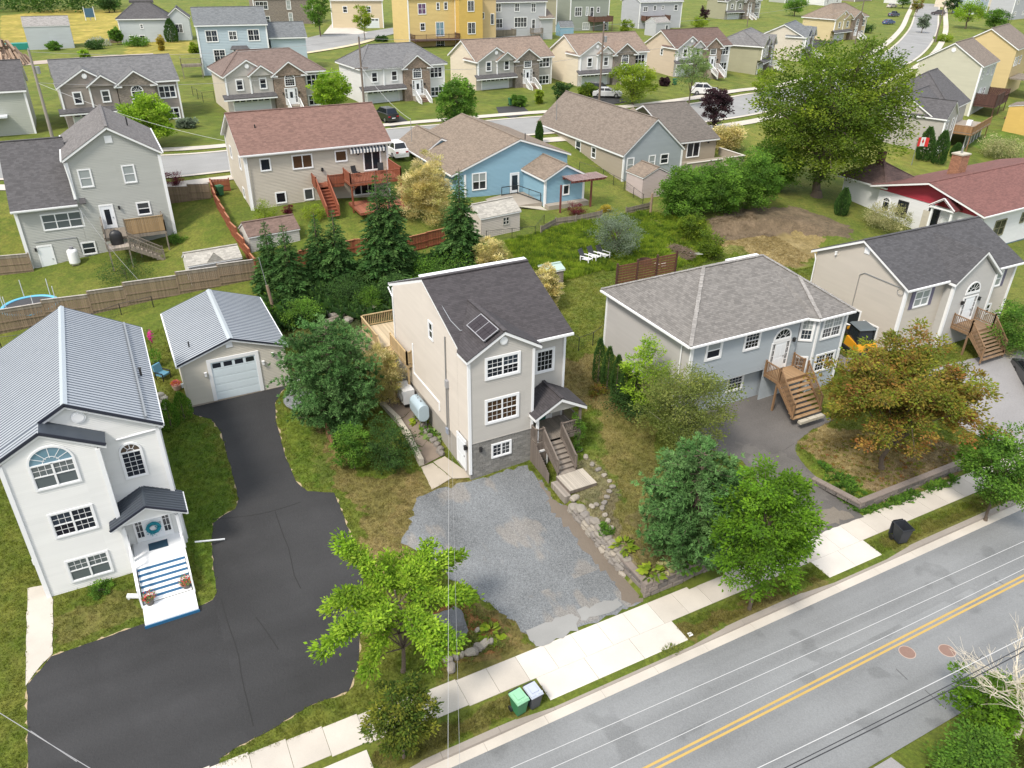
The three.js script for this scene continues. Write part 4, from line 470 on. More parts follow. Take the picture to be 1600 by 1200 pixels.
// ---------------------------------------------------------------- detached garage
{
const O=[4.83,2,-55.4],t=thing('garage','beige detached garage with ribbed metal roof and pale blue roll-up door','garage',O),wl=wallMat('beige',[0.55,0.52,0.45]);
block(t,{x0:-3.38,x1:3.38,z0:-4.0,z1:4.87,y0:-1,he:3.3,hr:4.56,type:'gz',ov:0.25,rk:0,wall:wl,lap:0.12,laps:'flrb'});
const w=3.63,rf=new MB(),fs=new MB(),S=(ps)=>{rf.slab(ps.map((p)=>[p[0],p[1] + 0.02,p[2]]),0.03);fs.slab(ps.map((p)=>[p[0]*0.995,p[1] - 0.015,p[2]*0.998]),0.18);};S([[-w,3.3,5.1],[0,4.56,5.1],[0,4.56,-4.31],[-w,3.3,-4.31]]);S([[0,4.56,5.1],[w,3.3,5.1],[w,3.3,-4.31],[0,4.56,-4.31]]);
const roof=rf.build(t,'roof',metalRoof);fs.build(t,'fascia',W.trim);ribs(t,-w,-0.1,3.3,4.53,-4.31,5.1,0.29,ribMat,roof);ribs(t,w,0.1,3.3,4.53,-4.31,5.1,0.29,ribMat,roof);
new MB().slab([[-0.2,4.56,5.1],[0,4.65,5.1],[0,4.65,-4.31],[-0.2,4.56,-4.31]],0.03).slab([[0,4.65,5.1],[0.2,4.56,5.1],[0.2,4.56,-4.31],[0,4.65,-4.31]],0.03).build(roof,'ridge_cap',mats['ridge metal']);new MB().bar([0,4.57,5.12],[-w,3.31,5.12],0.04,0.12).bar([0,4.57,5.12],[w,3.31,5.12],0.04,0.12).build(t,'drip_edge',drip);
for (const s of [-1,1]) box(s>0?3.6:-3.72,s>0?3.72:-3.6,3.14,3.28,-4.31,5.1).build(t,'gutter',W.trim);
garageDoor(t,'f',4.87,-0.07,0.08,2.95,2.92,{tw:0.24,sections:5,emboss:true,label:'pale blue roll-up door with four small panes'});vent(t,'f',4.87,-0.14,4.1,0.22,true);wallLamp(t,'f',4.87,-1.98,2.1,W.trim);wallLamp(t,'f',4.87,1.86,2.1,W.trim);wallLamp(t,'l',-3.38,4.2,1.2,W.trim);wallLamp(t,'f',4.87,2.6,2.6,W.trim);corners(t,[[-3.38,4.87,-0.2,3.2],[3.38,4.87,-0.2,3.2]],0.1,wl);box(-3.42,3.42,-0.3,0.07,4.88,4.92).build(t,'footing',W.conc2);pipe(t,'vent_pipe',[[-2.55,3.6,3.3],[-2.55,4.1,3.3]],0.05,W.black);
}

// ---------------------------------------------------------------- the middle house, three storeys, dark shingles
const sh={b:roofMat('charcoal',[0.078,0.07,0.075]),c:roofMat('grey',[0.25,0.235,0.22]),d:roofMat('slate',[0.1,0.098,0.105]),e:roofMat('brown red',[0.27,0.155,0.125]),f:roofMat('tan',[0.3,0.235,0.18]),j:roofMat('taupe',[0.27,0.22,0.18]),i:roofMat('dark grey',[0.125,0.12,0.125]),k:roofMat('red',[0.25,0.11,0.095])};
{
const O=[19.46,1.5,-42.4],t=thing('grey_house','three storey grey sided house with charcoal roof and small solar panel','house',O),wl=wallMat('warm grey',[0.47,0.45,0.415]),xl=-3.7,xr=3.6,z1=5.3,zp=6.9,x2=0.5,y0=-0.7,he=7.8,hr=10.34,sl=(hr - he) / 6.07;
const g=new MB(),topF=hr - sl*z1 - 0.2,xm=-1.5,pk=9.4,pe=7.98,ps=(pk - pe) / 2.42;
lapFace(g,'f',zp,[[xl,2.2],[x2,2.2],[x2,pe + ps*0.42 - 0.2],[xm,pk - 0.22],[xl,pe + ps*0.21 - 0.2]],0.11);lapFace(g,'f',z1,[[x2,y0],[xr,y0],[xr,topF],[x2,topF]],0.11);lapFace(g,'r',x2,[[-zp,y0],[-z1,y0],[-z1,8],[-zp,8]],0.11);
lapFace(g,'r',xr,[[-z1,y0],[5.75,y0],[5.75,7.75],[0,hr - 0.2],[-z1,topF]],0.11);lapFace(g,'b',-5.75,[[-xr,y0],[-xl,y0],[-xl,7.75],[-xr,7.75]],0.11);g.build(t,'wall',wl);
const side=new MB();side.poly([[xl,y0,-5.75],[xl,y0,zp],[xl,pe - 0.1,zp],[xl,pe - 0.1,z1],[xl,topF,z1],[xl,hr - 0.2,0],[xl,7.75,-5.75]].map((p)=>p));side.p=[];side.n=[];side.u=[];lapFace(side,'l',xl,[[-5.75,1.5],[z1,1.5],[z1,topF],[0,hr - 0.2],[-5.75,7.75]],0.11);lapFace(side,'l',xl,[[z1,2.35],[zp,2.35],[zp,7.9],[z1,7.9]],0.11);lapFace(side,'l',xl,[[z1 - 1.4,1.5],[z1,1.5],[z1,1.5001],[z1 - 1.4,1.5001]],0.11);side.build(t,'side_wall',wallMat('warm beige',[0.56,0.51,0.45]));
box(xl + 0.01,xr - 0.4,y0,1.5,-5.7,z1).box(xl + 0.01,x2 - 0.02,y0,2.33,z1 + 0.003,zp - 0.03).build(t,'foundation',M('foundation',[0.44,0.41,0.37],0.9,T.concrete));

{const bl=thing;void bl;const base=box(xl,x2,y0,2.2,zp - 0.03,zp - 0.01).build(t,'block_front',M('mortar',[0.3,0.285,0.26],0.95));const ms=[0.21,0.235,0.26,0.2].map((v,i)=>M('front block ' + i,[v*1.03,v,v*0.93],0.95,T.mottle,T.rough,0.03));const gs=ms.map(()=>new MB()),r=rng(12);for (let y=y0,k=0;y<2.15;y +=0.2,k++) for (let x=xl - (k % 2)*0.2;x<x2 - 0.02;x +=0.4){const a=Math.max(xl,x) + 0.008,b=Math.min(x2,x + 0.4) - 0.008;if (b - a<0.05) continue;gs[Math.floor(r()*4)].box(a,b,y + 0.008,Math.min(2.19,y + 0.192),zp - 0.02,zp + 0.02 + r()*0.02);}gs.forEach((q,i)=>kind(q.build(base,'block',ms[i]),'stuff'));box(xl - 0.01,x2 + 0.03,2.19,2.25,zp - 0.02,zp + 0.06).build(t,'sill_course',wl);}
const S={roof:sh.b};{const rf=new MB(),fs=new MB(),e=3.72,L=(q)=>{rf.slab(q.map((p)=>[p[0],p[1] + 0.02,p[2]]),0.05);fs.slab(q.map((p)=>[p[0]*0.996,p[1] - 0.034,p[2]*0.997]),0.2);};
L([[-e,he,6.07],[e,he,6.07],[e,hr,0],[-e,hr,0]]);L([[-e,hr,0],[e,hr,0],[e,he - 0.15,-6.6],[-e,he - 0.15,-6.6]]);const zi=6.07 - (pk - he) / sl;L([[-3.92,pe,7.15],[xm,pk,7.15],[xm,pk,zi],[-3.92,pe,5.75]].map((p)=>p));L([[xm,pk,7.15],[0.95,pe,7.15],[0.95,pe,5.75],[xm,pk,zi]]);const r=rf.build(t,'roof',S.roof);fs.build(t,'fascia',W.trim);new MB().bar([-e,hr + 0.05,0],[e,hr + 0.05,0],0.3,0.06).bar([xm,pk + 0.04,7.15],[xm,pk + 0.04,zi],0.26,0.05).build(r,'ridge_cap',roofMat('charcoal cap',[0.1,0.09,0.095]));new MB().box(-e,e,hr + 0.02,hr + 0.1,-0.5,-0.12).build(t,'ridge_vent',W.trim);box(1.0,e,he - 0.16,he - 0.02,6.07,6.19).build(t,'gutter',W.trim);new MB().bar([1.0,he - 0.1,6.1],[0.95,pe - 0.15,7.1],0.07).build(t,'gutter_return',W.trim);box(-e,e,he - 0.3,he - 0.17,-6.72,-6.6).build(t,'gutter',W.trim);}
corners(t,[[xl,zp,y0 + 0.7,7.7],[x2,zp,2.2,7.8],[xr,z1,y0,7.6],[xl,-5.75,y0,7.6]],0.1);vent(t,'f',zp,-1.5,8.72,0.25);
const DH={n:2,dh:true,grid:[3,2]};win(t,'f',zp,-1.55,6.38,2.32,1.46,{...DH,tw:0.15});win(t,'f',zp,-1.58,3.34,2.28,1.72,{...DH,tw:0.15,glass:W.warm});win(t,'f',zp,-1.61,0.77,1.38,1.04,{n:2,grid:[2,3]});win(t,'f',z1,2.2,4.98,1.4,1.68,{grid:[4,4],tw:0.15,label:'single window of sixteen small panes'});win(t,'l',xl,1.3,6.75,0.75,1.25,{dh:true});door(t,'l',xl,5.72,-0.05,1.15,2.05,{label:'white double side door'});wallLamp(t,'f',zp,-3.05,1.55);wallLamp(t,'l',xl,6.5,1.6);

pipe(t,'service_mast',[[xl - 0.08,8.0,3.66],[xl - 0.08,4.9,3.6],[xl - 0.08,1.1,3.55]],0.045,W.metal);pipe(t,'conduit',[[xl - 0.07,4.9,3.85],[xl - 0.07,1.0,3.8]],0.035,W.metal);box(xl - 0.2,xl,4.6,5.1,3.66,3.95).build(t,'meter_box',M('meter',[0.35,0.35,0.36],0.5));box(xl - 0.16,xl,1.1,1.5,3.45,3.75).build(t,'junction_box',M('blue grey',[0.3,0.34,0.42],0.5));pipe(t,'white_pipe',[[xl - 0.06,4.9,-2.2],[xl - 0.06,2.65,-2.2],[xl - 0.06,2.7,2.3],[xl - 0.06,2.1,2.3]],0.06,W.trim);pipe(t,'downspout',[[xl - 0.1,7.4,-6.5],[xl - 0.1,7.0,-5.7],[xl - 0.1,0.4,-5.7]],0.05,W.trim);pipe(t,'roof_cable',[[-3.4,hr - 0.1,0.1],[-3.3,8.9,3.5],[-3.05,8.55,4.35],[-2.5,8.6,4.3]],0.025,W.metal);

{const pf=4.35,pe2=3.35,x0=0.3,x1=4.0,xm2=2.15,zf=7.75,rf=new MB(),fs=new MB(),L=(q)=>{rf.slab(q,0.05);fs.slab(q.map((p)=>[p[0],p[1] - 0.055,p[2] - 0.015]),0.2);};L([[x0,pe2,zf],[xm2,pf,zf],[xm2,pf,z1],[x0,pe2,z1]]);L([[xm2,pf,zf],[x1,pe2,zf],[x1,pe2,z1],[xm2,pf,z1]]);const rr=rf.build(t,'porch_roof',sh.b);fs.build(t,'porch_fascia',W.trim);new MB().bar([xm2,pf + 0.03,zf],[xm2,pf + 0.03,z1],0.22,0.05).build(rr,'ridge_cap',mats['wall ']||sh.b);new MB().poly([[x0 + 0.3,pe2 - 0.05,zf - 0.3],[x1 - 0.3,pe2 - 0.05,zf - 0.3],[xm2,pf - 0.3,zf - 0.3]]).build(t,'porch_gable',wl);
const fl=1.45,ow=M('weathered wood',[0.2,0.165,0.14],0.85,T.wood);deck(t,0.5,3.75,fl,z1 + 0.03,7.6,M('porch boards',[0.27,0.235,0.2],0.85,T.wood),{rim:ow,along:'z',legs:[[3.68,7.5,-0.9],[3.68,5.5,-0.9]]});for (const x of [0.6,3.66]) box(x - 0.07,x + 0.07,-0.6,pe2 - 0.05,7.42,7.56).build(t,'porch_post',x<1?W.trim:ow);
const skirt=new MB();for (let x=0.45;x<1.35;x +=0.15) skirt.box(x,x + 0.135,-0.75,fl - 0.06,7.6,7.63);for (let z=7.0;z<9.4;z +=0.15) skirt.box(0.42,0.45,-0.75,mix(fl - 0.06,0.2,clamp((z - 7.6) / 1.9)),z,z + 0.135);skirt.build(t,'skirting',ow);
railing(t,[0.52,fl,7.55],[1.0,fl,7.55],{mat:ow,posts:2});railing(t,[3.7,fl,5.4],[3.7,fl,7.5],{mat:ow,posts:1});railing(t,[2.3,fl,7.58],[3.7,fl,7.58],{mat:ow,posts:1});railing(t,[0.5,fl,6.95],[0.5,fl,7.5],{mat:ow,posts:1});
stairs(t,{x0:1.03,x1:2.25,yt:fl,yb:0.15,zt:7.6,zb:9.55,n:7,mat:M('tread',[0.3,0.26,0.22],0.85,T.wood),riser:ow,stringer:ow});railing(t,[1.0,fl,7.65],[1.0,0.2,9.5],{mat:ow,posts:2,drop:0.3});railing(t,[2.28,fl,7.65],[2.28,0.2,9.5],{mat:ow,posts:2,drop:0.3});
deck(t,0.85,2.75,0.12,9.55,11.2,M('pale boards',[0.5,0.45,0.38],0.85,T.wood),{rim:ow,along:'z'});box(0.42,0.84,-0.6,-0.1,9.7,11.35).build(t,'side_step',M('grey step',[0.34,0.3,0.26],0.85,T.wood));
door(t,'f',z1,1.95,fl,0.92,2.06,{mat:M('green door',[0.0,0.13,0.1],0.4),side:0.36,label:'dark green front door with side light'});door(t,'f',7.62,0.95,-0.55,0.5,1.3,{mat:ow,panels:false});}

{const fl=3.15,nw=W.newwood,x0=-5.05,x1=-3.75,z0=-9.7,nb=M('new deck boards',[0.62,0.5,0.33],0.8,T.wood);deck(t,x0,x1,fl,z0,-5.9,nb,{rim:nw,legs:[[x0 + 0.1,-6.0,-0.5],[x0 + 0.1,z0 + 0.1,0.5]]});deck(t,x1,2,fl,z0,-5.8,nb,{rim:nw});railing(t,[x0,fl,z0],[-1.5,fl,z0],{mat:nw});railing(t,[x0,fl,z0],[x0,fl,-6.0],{mat:nw});deck(t,-4.1,x1 + 0.02,fl,-5.88,-2.6,nb,{rim:nw,legs:[[-4.0,-2.7,-0.5]]});railing(t,[-4.1,fl,-5.85],[-4.1,fl,-2.6],{mat:nw,solid:true});railing(t,[-4.1,fl,-2.6],[x1,fl,-2.6],{mat:nw,solid:true});stairs(t,{x0:-5.0,x1:-4.15,yt:fl,yb:0.4,zt:-5.9,zb:-2.9,n:12,mat:nw,open:true});railing(t,[-5.05,fl,-5.9],[-5.05,0.4,-2.9],{mat:nw,solid:true});}
const wp=(x,y,z)=>[O[0] + x,O[1] + y,O[2] + z];
{const s=thing('solar_panel','small dark solar panel in white frame tilted on charcoal roof','solar panel',wp(-2.27,9.2,5.77)),ca=Math.cos(0.53),sa=Math.sin(0.53),R=(p)=>[p[0]*ca - p[1]*sa,p[0]*sa + p[1]*ca,p[2]],w2=0.56,l2=1.18,g2=new MB();for (const [a,b,c,d] of [[-w2,w2,-l2,-l2 + 0.05],[-w2,w2,l2 - 0.05,l2],[-w2,-w2 + 0.05,-l2 + 0.05,l2 - 0.05],[w2 - 0.05,w2,-l2 + 0.05,l2 - 0.05],[-w2 + 0.05,w2 - 0.05,-0.02,0.02]]) g2.box(a,b,0,0.05,c,d,R);g2.build(s,'frame',M('panel frame',[0.3,0.3,0.32],0.4));const cm=M('solar cell',[0.016,0.009,0.014],0.25);for (let k=0;k<6;k++) for (let i=0;i<2;i++){const c=mix(-l2 + 0.05,l2 - 0.05,k / 6),d=mix(-l2 + 0.05,l2 - 0.05,(k + 1) / 6);new MB().box(i?0.008:-w2 + 0.05,i?w2 - 0.05:-0.008,0.012,0.038,c + (k===3?0.03:0.01),d - (k===2?0.03:0.01),R).build(s,'cell',cm);}for (const z of [-1,1]) for (const x of [-0.45,0.45]) new MB().bar(R([x,0,z]),R([x,-0.3,z]),0.04).build(s,'bracket',W.metal);}
{const h=thing('heat_pump','white outdoor heat pump unit on left wall of grey house','heat pump',wp(-4.35,0.2,-2.6));box(-0.4,0.4,0.3,1.35,-0.75,0.75).build(h,'case',W.trim);put(h,'fan_grille',new THREE.TorusGeometry(0.4,0.04,6,20).rotateY(Math.PI / 2).translate(-0.41,0.82,0.2),W.metal);for (const z of [-0.6,0.5]) box(-0.3,0.4,0,0.3,z,z + 0.1).build(h,'stand',W.black);}
{const k=thing('oil_tank','pale blue oval oil tank on legs beside left wall of grey house','oil tank',wp(-4.35,0.15,0.1));const s=new THREE.Shape();s.moveTo(-0.33,0);s.absarc(0,0.38,0.33,0,Math.PI);s.absarc(0,-0.12,0.33,Math.PI,2*Math.PI);const e=new THREE.ExtrudeGeometry(s,{depth:1.5,bevelEnabled:true,bevelSize:0.07,bevelThickness:0.08,bevelSegments:4,curveSegments:16});e.translate(0,0.95,-0.75);put(k,'tank',e,M('tank blue',[0.42,0.52,0.58],0.4));for (const z of [-0.6,0.6]) for (const x of [-0.2,0.2]) box(x - 0.03,x + 0.03,0,0.6,z - 0.03,z + 0.03).build(k,'leg',W.metal);new MB().rod([0,1.6,0.3],[0,1.85,0.3],0.04).rod([0,1.6,-0.2],[0,1.8,-0.2],0.04).rod([0,1.6,-0.5],[0.15,1.95,-0.5],0.03).build(k,'valve',W.metal);}
}

// ---------------------------------------------------------------- the grey-blue split entry house on the right
{
const O=[37.99,2.1,-39.06],t=thing('split_entry_house','grey-blue split entry house with grey hip roof, corner bay and cedar steps','house',O),wl=wallMat('blue grey',[0.36,0.4,0.43]),wl2=wallMat('side grey',[0.43,0.415,0.4]);
const he=5.68,hr=8.43,y0=-1.1,xl=-7.05,xr=6.25,z1=4.9,zb=5.45;
const g=new MB(),s=new MB();lapFace(g,'f',z1,[[xl,2.2],[2.35,2.2],[2.35,he],[xl,he]],0.115);lapFace(g,'f',z1 - 0.45,[[xl + 0.2,y0],[2.35,y0],[2.35,2.2],[xl + 0.2,2.2]],0.115);lapFace(g,'f',zb,[[3.55,y0],[xr,y0],[xr,he],[3.55,he]],0.115);lapFace(s,'l',xl,[[-4.9,y0],[z1,y0],[z1,he],[-4.9,he]],0.115);lapFace(s,'r',xr,[[-zb,y0],[4.9,y0],[4.9,he],[-zb,he]],0.115);lapFace(s,'b',-4.9,[[-xr,y0],[-xl,y0],[-xl,he],[-xr,he]],0.115);
g.build(t,'wall',wl);s.build(t,'side_wall',wl2);
new MB().quad([xl,2.2,z1],[xl,2.2,z1 - 0.45],[2.35,2.2,z1 - 0.45],[2.35,2.2,z1]).build(t,'soffit',W.trim);

{const A=[2.4,z1 - 0.25],B=[3.6,zb],dx=B[0] - A[0],dz=B[1] - A[1],L=Math.hypot(dx,dz),F=(p)=>[A[0] + dx*p[0] / L + dz / L*p[2],p[1],A[1] + dz*p[0] / L - dx / L*p[2]*-1];const gg=new MB(),dir=(p)=>[A[0] + dx / L*p[0] - dz / L*p[2],p[1],A[1] + dz / L*p[0] + dx / L*p[2]];void F;for (let y=y0;y<he;y +=0.115){gg.quad(dir([0,y,0.022]),dir([L,y,0.022]),dir([L,y + 0.115,0.004]),dir([0,y + 0.115,0.004]));gg.quad(dir([0,y,0.003]),dir([L,y,0.003]),dir([L,y,0.022]),dir([0,y,0.022]));}gg.build(t,'bay_wall',wl);
const bay=new THREE.Group();bay.name='bay_windows';const ang=Math.atan2(-dz,dx);bay.position.set(A[0],0,A[1]);bay.rotation.y=ang;t.add(bay);win(bay,'f',0,L / 2,3.75,0.98,1.75,{dh:true,grid:[3,2],tw:0.13,glass:W.curtain,lower:W.glass});win(bay,'f',0,L / 2,1.0,0.98,1.55,{dh:true,grid:[3,2],tw:0.13});corners(t,[[A[0],A[1],y0,he - 0.1],[B[0],B[1],y0,he - 0.1]],0.1);}
{const rf=new MB(),fs=new MB(),L=(q)=>{rf.slab(q.map((p)=>[p[0],p[1] + 0.02,p[2]]),0.05);fs.slab(q.map((p)=>[p[0]*0.997,p[1] - 0.034,p[2]*0.997]),0.2);};const A=[-7.5,he,5.2],B=[2.7,he,5.2],B2=[3.3,he,5.75],C=[6.65,he,5.75],D=[7.35,he,-5.25],E=[-7.5,he,-5.25],R0=[-2.65,hr,0],R1=[2.75,hr,0],K=[4.3,7.35,2.3];L([A,B,R1,R0]);L([B,B2,K,R1]);L([B2,C,K]);L([C,D,R1,K]);L([D,E,R0,R1]);L([E,A,R0]);const r=rf.build(t,'roof',sh.c);fs.build(t,'fascia',W.trim);const cap=new MB(),cp2=roofMat('hip cap',[0.4,0.38,0.36]);for (const [a,b] of [[A,R0],[R0,R1],[R1,K],[K,C],[K,B2],[E,R0],[D,R1]]){const n=Math.round(len(sub(b,a)) / 0.3),rr=rng(4);for (let k=0;k<n;k++){const p=add(a,mul(sub(b,a),k / n)),q=add(a,mul(sub(b,a),(k + 1.05) / n));cap.bar([p[0],p[1] + 0.045 + rr()*0.015,p[2]],[q[0],q[1] + 0.03 + rr()*0.015,q[2]],0.22 + rr()*0.08,0.035);}}kind(cap.build(r,'ridge_cap',cp2),'stuff');box(-0.2,2.7,hr - 0.5,hr - 0.02,-0.6,-0.12).build(t,'rear_dormer_edge',W.trim);new MB().box(-7.5,2.7,he - 0.16,he - 0.03,5.2,5.32).box(3.3,6.65,he - 0.16,he - 0.03,5.75,5.87).box(-7.62,-7.5,he - 0.16,he - 0.03,-5.2,5.2).build(t,'gutter',W.trim);}
corners(t,[[xl,z1,2.2,he],[xr,zb,y0 + 0.6,he],[xl,-4.9,y0,he]],0.12);pipe(t,'downspout',[[xl - 0.15,he - 0.2,z1 + 0.1],[xl - 0.15,y0,z1 - 0.2]],0.05,W.trim);pipe(t,'downspout',[[xl - 0.12,he - 0.2,z1 - 0.9],[xl - 0.12,y0,z1 - 0.9]],0.05,W.trim);
const DH={dh:true,grid:[4,2],tw:0.14};win(t,'f',z1,-5.25,4.1,1.4,1.45,{dh:true,tw:0.16,glass:W.curtain,lower:W.glass});win(t,'f',z1,-1.95,4.1,1.45,1.42,DH);win(t,'f',z1 - 0.45,-2.4,0.75,1.5,1.25,{...DH,grid:[4,2]});win(t,'f',zb,4.95,3.75,1.95,1.7,{n:2,dh:true,grid:[3,2],tw:0.13,glass:W.curtain,lower:W.glass});win(t,'f',zb,4.95,1.1,1.95,1.5,{n:2,dh:true,grid:[3,2],tw:0.13});win(t,'l',xl,3.6,-0.4,0.9,1.6,{dh:true});
{const e=new MB();lapFace(e,'f',z1 - 0.02,[[-0.35,y0],[2.35,y0],[2.35,2.21],[-0.35,2.21]],0.115);e.build(t,'entry_wall',wl);}door(t,'f',z1,0.85,1.95,0.95,2.08,{side:0.3});win(t,'f',z1,0.87,4.2,1.6,0.16,{arch:0.8,tw:0.11,spokes:true,label:'half-round light over the front door'});wallLamp(t,'f',z1,1.95,3.9);
const cd=W.cedar,fl=1.9;deck(t,-0.25,2.35,fl,z1 + 0.03,6.35,M('deck cedar',[0.4,0.255,0.135],0.8,T.wood),{rim:cd,along:'z',legs:[[-0.15,6.2,-0.8],[2.2,6.2,-0.8]]});railing(t,[-0.25,fl,z1 + 0.1],[-0.25,fl,6.35],{mat:cd});railing(t,[2.35,fl,z1 + 0.1],[2.35,fl,6.0],{mat:cd});stairs(t,{x0:-0.25,x1:2.4,yt:fl,yb:-0.1,zt:6.35,zb:8.2,n:8,mat:mats['deck cedar'],open:true,stringer:cd});railing(t,[-0.2,fl,6.35],[-0.2,0.05,8.1],{mat:cd,drop:0.2});railing(t,[2.35,fl,6.35],[2.35,0.05,8.1],{mat:cd,drop:0.2});
new MB().box(0.1,0.85,-0.4,-0.2,8.35,8.65).box(0.9,1.6,-0.4,-0.195,8.35,8.65).box(1.65,2.3,-0.4,-0.2,8.35,8.65).build(t,'paver',W.stone2);box(-7.9,-7.2,-0.6,0.3,2.6,3.3).build(t,'side_unit',M('blue grey box',[0.4,0.45,0.5],0.5));

const sc=thing('privacy_fence','brown slatted privacy screen behind the grey-blue house roof','fence',[O[0],O[1],O[2]]);{const P0=onDepth(962,452,-50.5),P1=onDepth(1054,427,-50.5),n=3;for (let k=0;k<=n;k++){const x=mix(P0[0],P1[0],k / n) - O[0];box(x - 0.07,x + 0.07,1.2,4.6 + k*0.07,-11.5,-11.36).build(sc,'post',W.dark);}for (let j=0;j<9;j++) for (let k=0;k<n;k++){const a=mix(P0[0],P1[0],k / n) - O[0] + 0.07,b=mix(P0[0],P1[0],(k + 1) / n) - O[0] - 0.07;box(a,b,2.3 + j*0.24 + k*0.07,2.48 + j*0.24 + k*0.07,-11.45,-11.41).build(sc,'slat',M('brown slat',[0.2,0.085,0.045],0.75,T.wood));}}
}

// ---------------------------------------------------------------- the beige house further right
{
const O=[58.04,2.6,-38.99],t=thing('beige_house','beige split entry house with dark slate roof and tall front gable','house',O),wl=wallMat('light beige',[0.5,0.46,0.4]),wf=wallMat('pale grey',[0.46,0.45,0.43]);
block(t,{x0:-6.55,x1:6.55,z0:-4.4,z1:4.5,y0:-1.6,he:5.19,hr:7.58,type:'gx',ov:0.4,rk:0.35,wall:wl,lap:0.115,laps:'lrfb',roof:sh.d,gutter:'1'});
const gp=new MB();lapFace(gp,'f',5.25,[[-2.1,-1.6],[2.85,-1.6],[2.85,4.95],[0.45,6.95],[-2.1,4.95]],0.115);lapFace(gp,'l',-2.1,[[4.5,-1.6],[5.25,-1.6],[5.25,5],[4.5,5]],0.115);lapFace(gp,'r',2.85,[[-5.25,-1.6],[-4.5,-1.6],[-4.5,5],[-5.25,5]],0.115);gp.build(t,'front_wall',wf);
{const rf=new MB(),fs=new MB(),L=(q)=>{rf.slab(q.map((p)=>[p[0],p[1] + 0.025,p[2]]),0.05);fs.slab(q.map((p)=>[p[0],p[1] - 0.03,p[2]]),0.2);},pk=7.3,e=5.1;L([[-2.4,e,5.55],[0.45,pk,5.55],[0.45,pk,0.6],[-2.4,e,4.6]]);L([[0.45,pk,5.55],[3.2,e,5.55],[3.2,e,4.6],[0.45,pk,0.6]]);rf.build(t,'gable_roof',sh.d);fs.build(t,'gable_fascia',W.trim);}
corners(t,[[-6.55,4.5,-1.6,5],[-2.1,5.25,-1.6,4.95],[2.85,5.25,-1.6,4.95],[6.55,4.5,-1.6,5]],0.16);vent(t,'l',-6.55,0.35,6.75,0.25,true);wallLamp(t,'l',-6.55,-2.4,5.5,W.trim);pipe(t,'conduit',[[-6.62,5.0,3.9],[-6.62,5.0,0.6],[-6.62,4.7,0.2],[-6.62,1.2,0.2]],0.03,W.metal);pipe(t,'downspout',[[-6.7,5,-4.5],[-6.7,4.5,-4.3],[-6.7,0,-4.3]],0.05,W.trim);{const c=new THREE.TorusGeometry(0.28,0.02,6,18).rotateY(1.57);put(t,'cable_coil',c.translate(-6.68,4.75,4.1),W.metal);}
const shut=M('shutter',[0.14,0.13,0.19],0.6),W2={n:2,dh:true,tw:0.1,glass:W.curtain};win(t,'f',4.5,-4.6,3.3,1.75,1.4,W2);win(t,'f',4.5,4.3,3.3,1.6,1.4,W2);for (const [u,d] of [[-4.6,1.08],[4.3,1.0]]) for (const q of [-1,1]){const s2=new MB().box(u + q*d - 0.2,u + q*d + 0.2,3.25,4.75,4.525,4.57);for (let k=0;k<12;k++) s2.box(u + q*d - 0.15,u + q*d + 0.15,3.33 + k*0.115,3.39 + k*0.115,4.57,4.585);s2.build(t,'shutter',shut);}
win(t,'f',5.25,0.42,3.75,1.7,0.16,{arch:0.85,spokes:true});door(t,'f',5.25,0.42,1.32,0.95,2.1,{side:0.32});for (const u of [-0.6,1.45]) wallLamp(t,'f',5.25,u,3.0);win(t,'l',-6.55,2.3,-0.2,1.5,1.5,{n:2});win(t,'l',-6.55,0.4,0.3,1.6,1.6,{});win(t,'f',4.5,4.3,0.8,1.2,1.0,{dh:true});
const cd=M('muted cedar',[0.27,0.165,0.09],0.8,T.wood),fl=1.3;deck(t,-1.0,1.85,fl,5.28,6.9,M('brown deck',[0.27,0.18,0.11],0.8,T.wood),{rim:cd,along:'z',legs:[[-0.9,6.8,-1.2],[1.75,6.8,-1.2]]});for (const x of [-0.95,1.8]){railing(t,[x,fl,5.3],[x,fl,6.9],{mat:cd});railing(t,[x,fl,6.9],[x,-0.3,8.4],{mat:cd,drop:0.4});}stairs(t,{x0:-0.9,x1:1.75,yt:fl,yb:-0.4,zt:6.9,zb:8.5,n:8,mat:mats['brown deck'],open:true,stringer:cd});
const st2=W.redwood;stairs(t,{x0:6.9,x1:8.1,yt:1.6,yb:-0.6,zt:1.0,zb:3.6,n:8,mat:M('pale tread',[0.5,0.36,0.27],0.8,T.wood),open:true,stringer:st2});railing(t,[8.15,1.6,1],[8.15,-0.6,3.6],{mat:st2,gap:2});deck(t,6.6,8.2,1.6,-1.2,1.0,mats['brown deck'],{rim:st2});
}
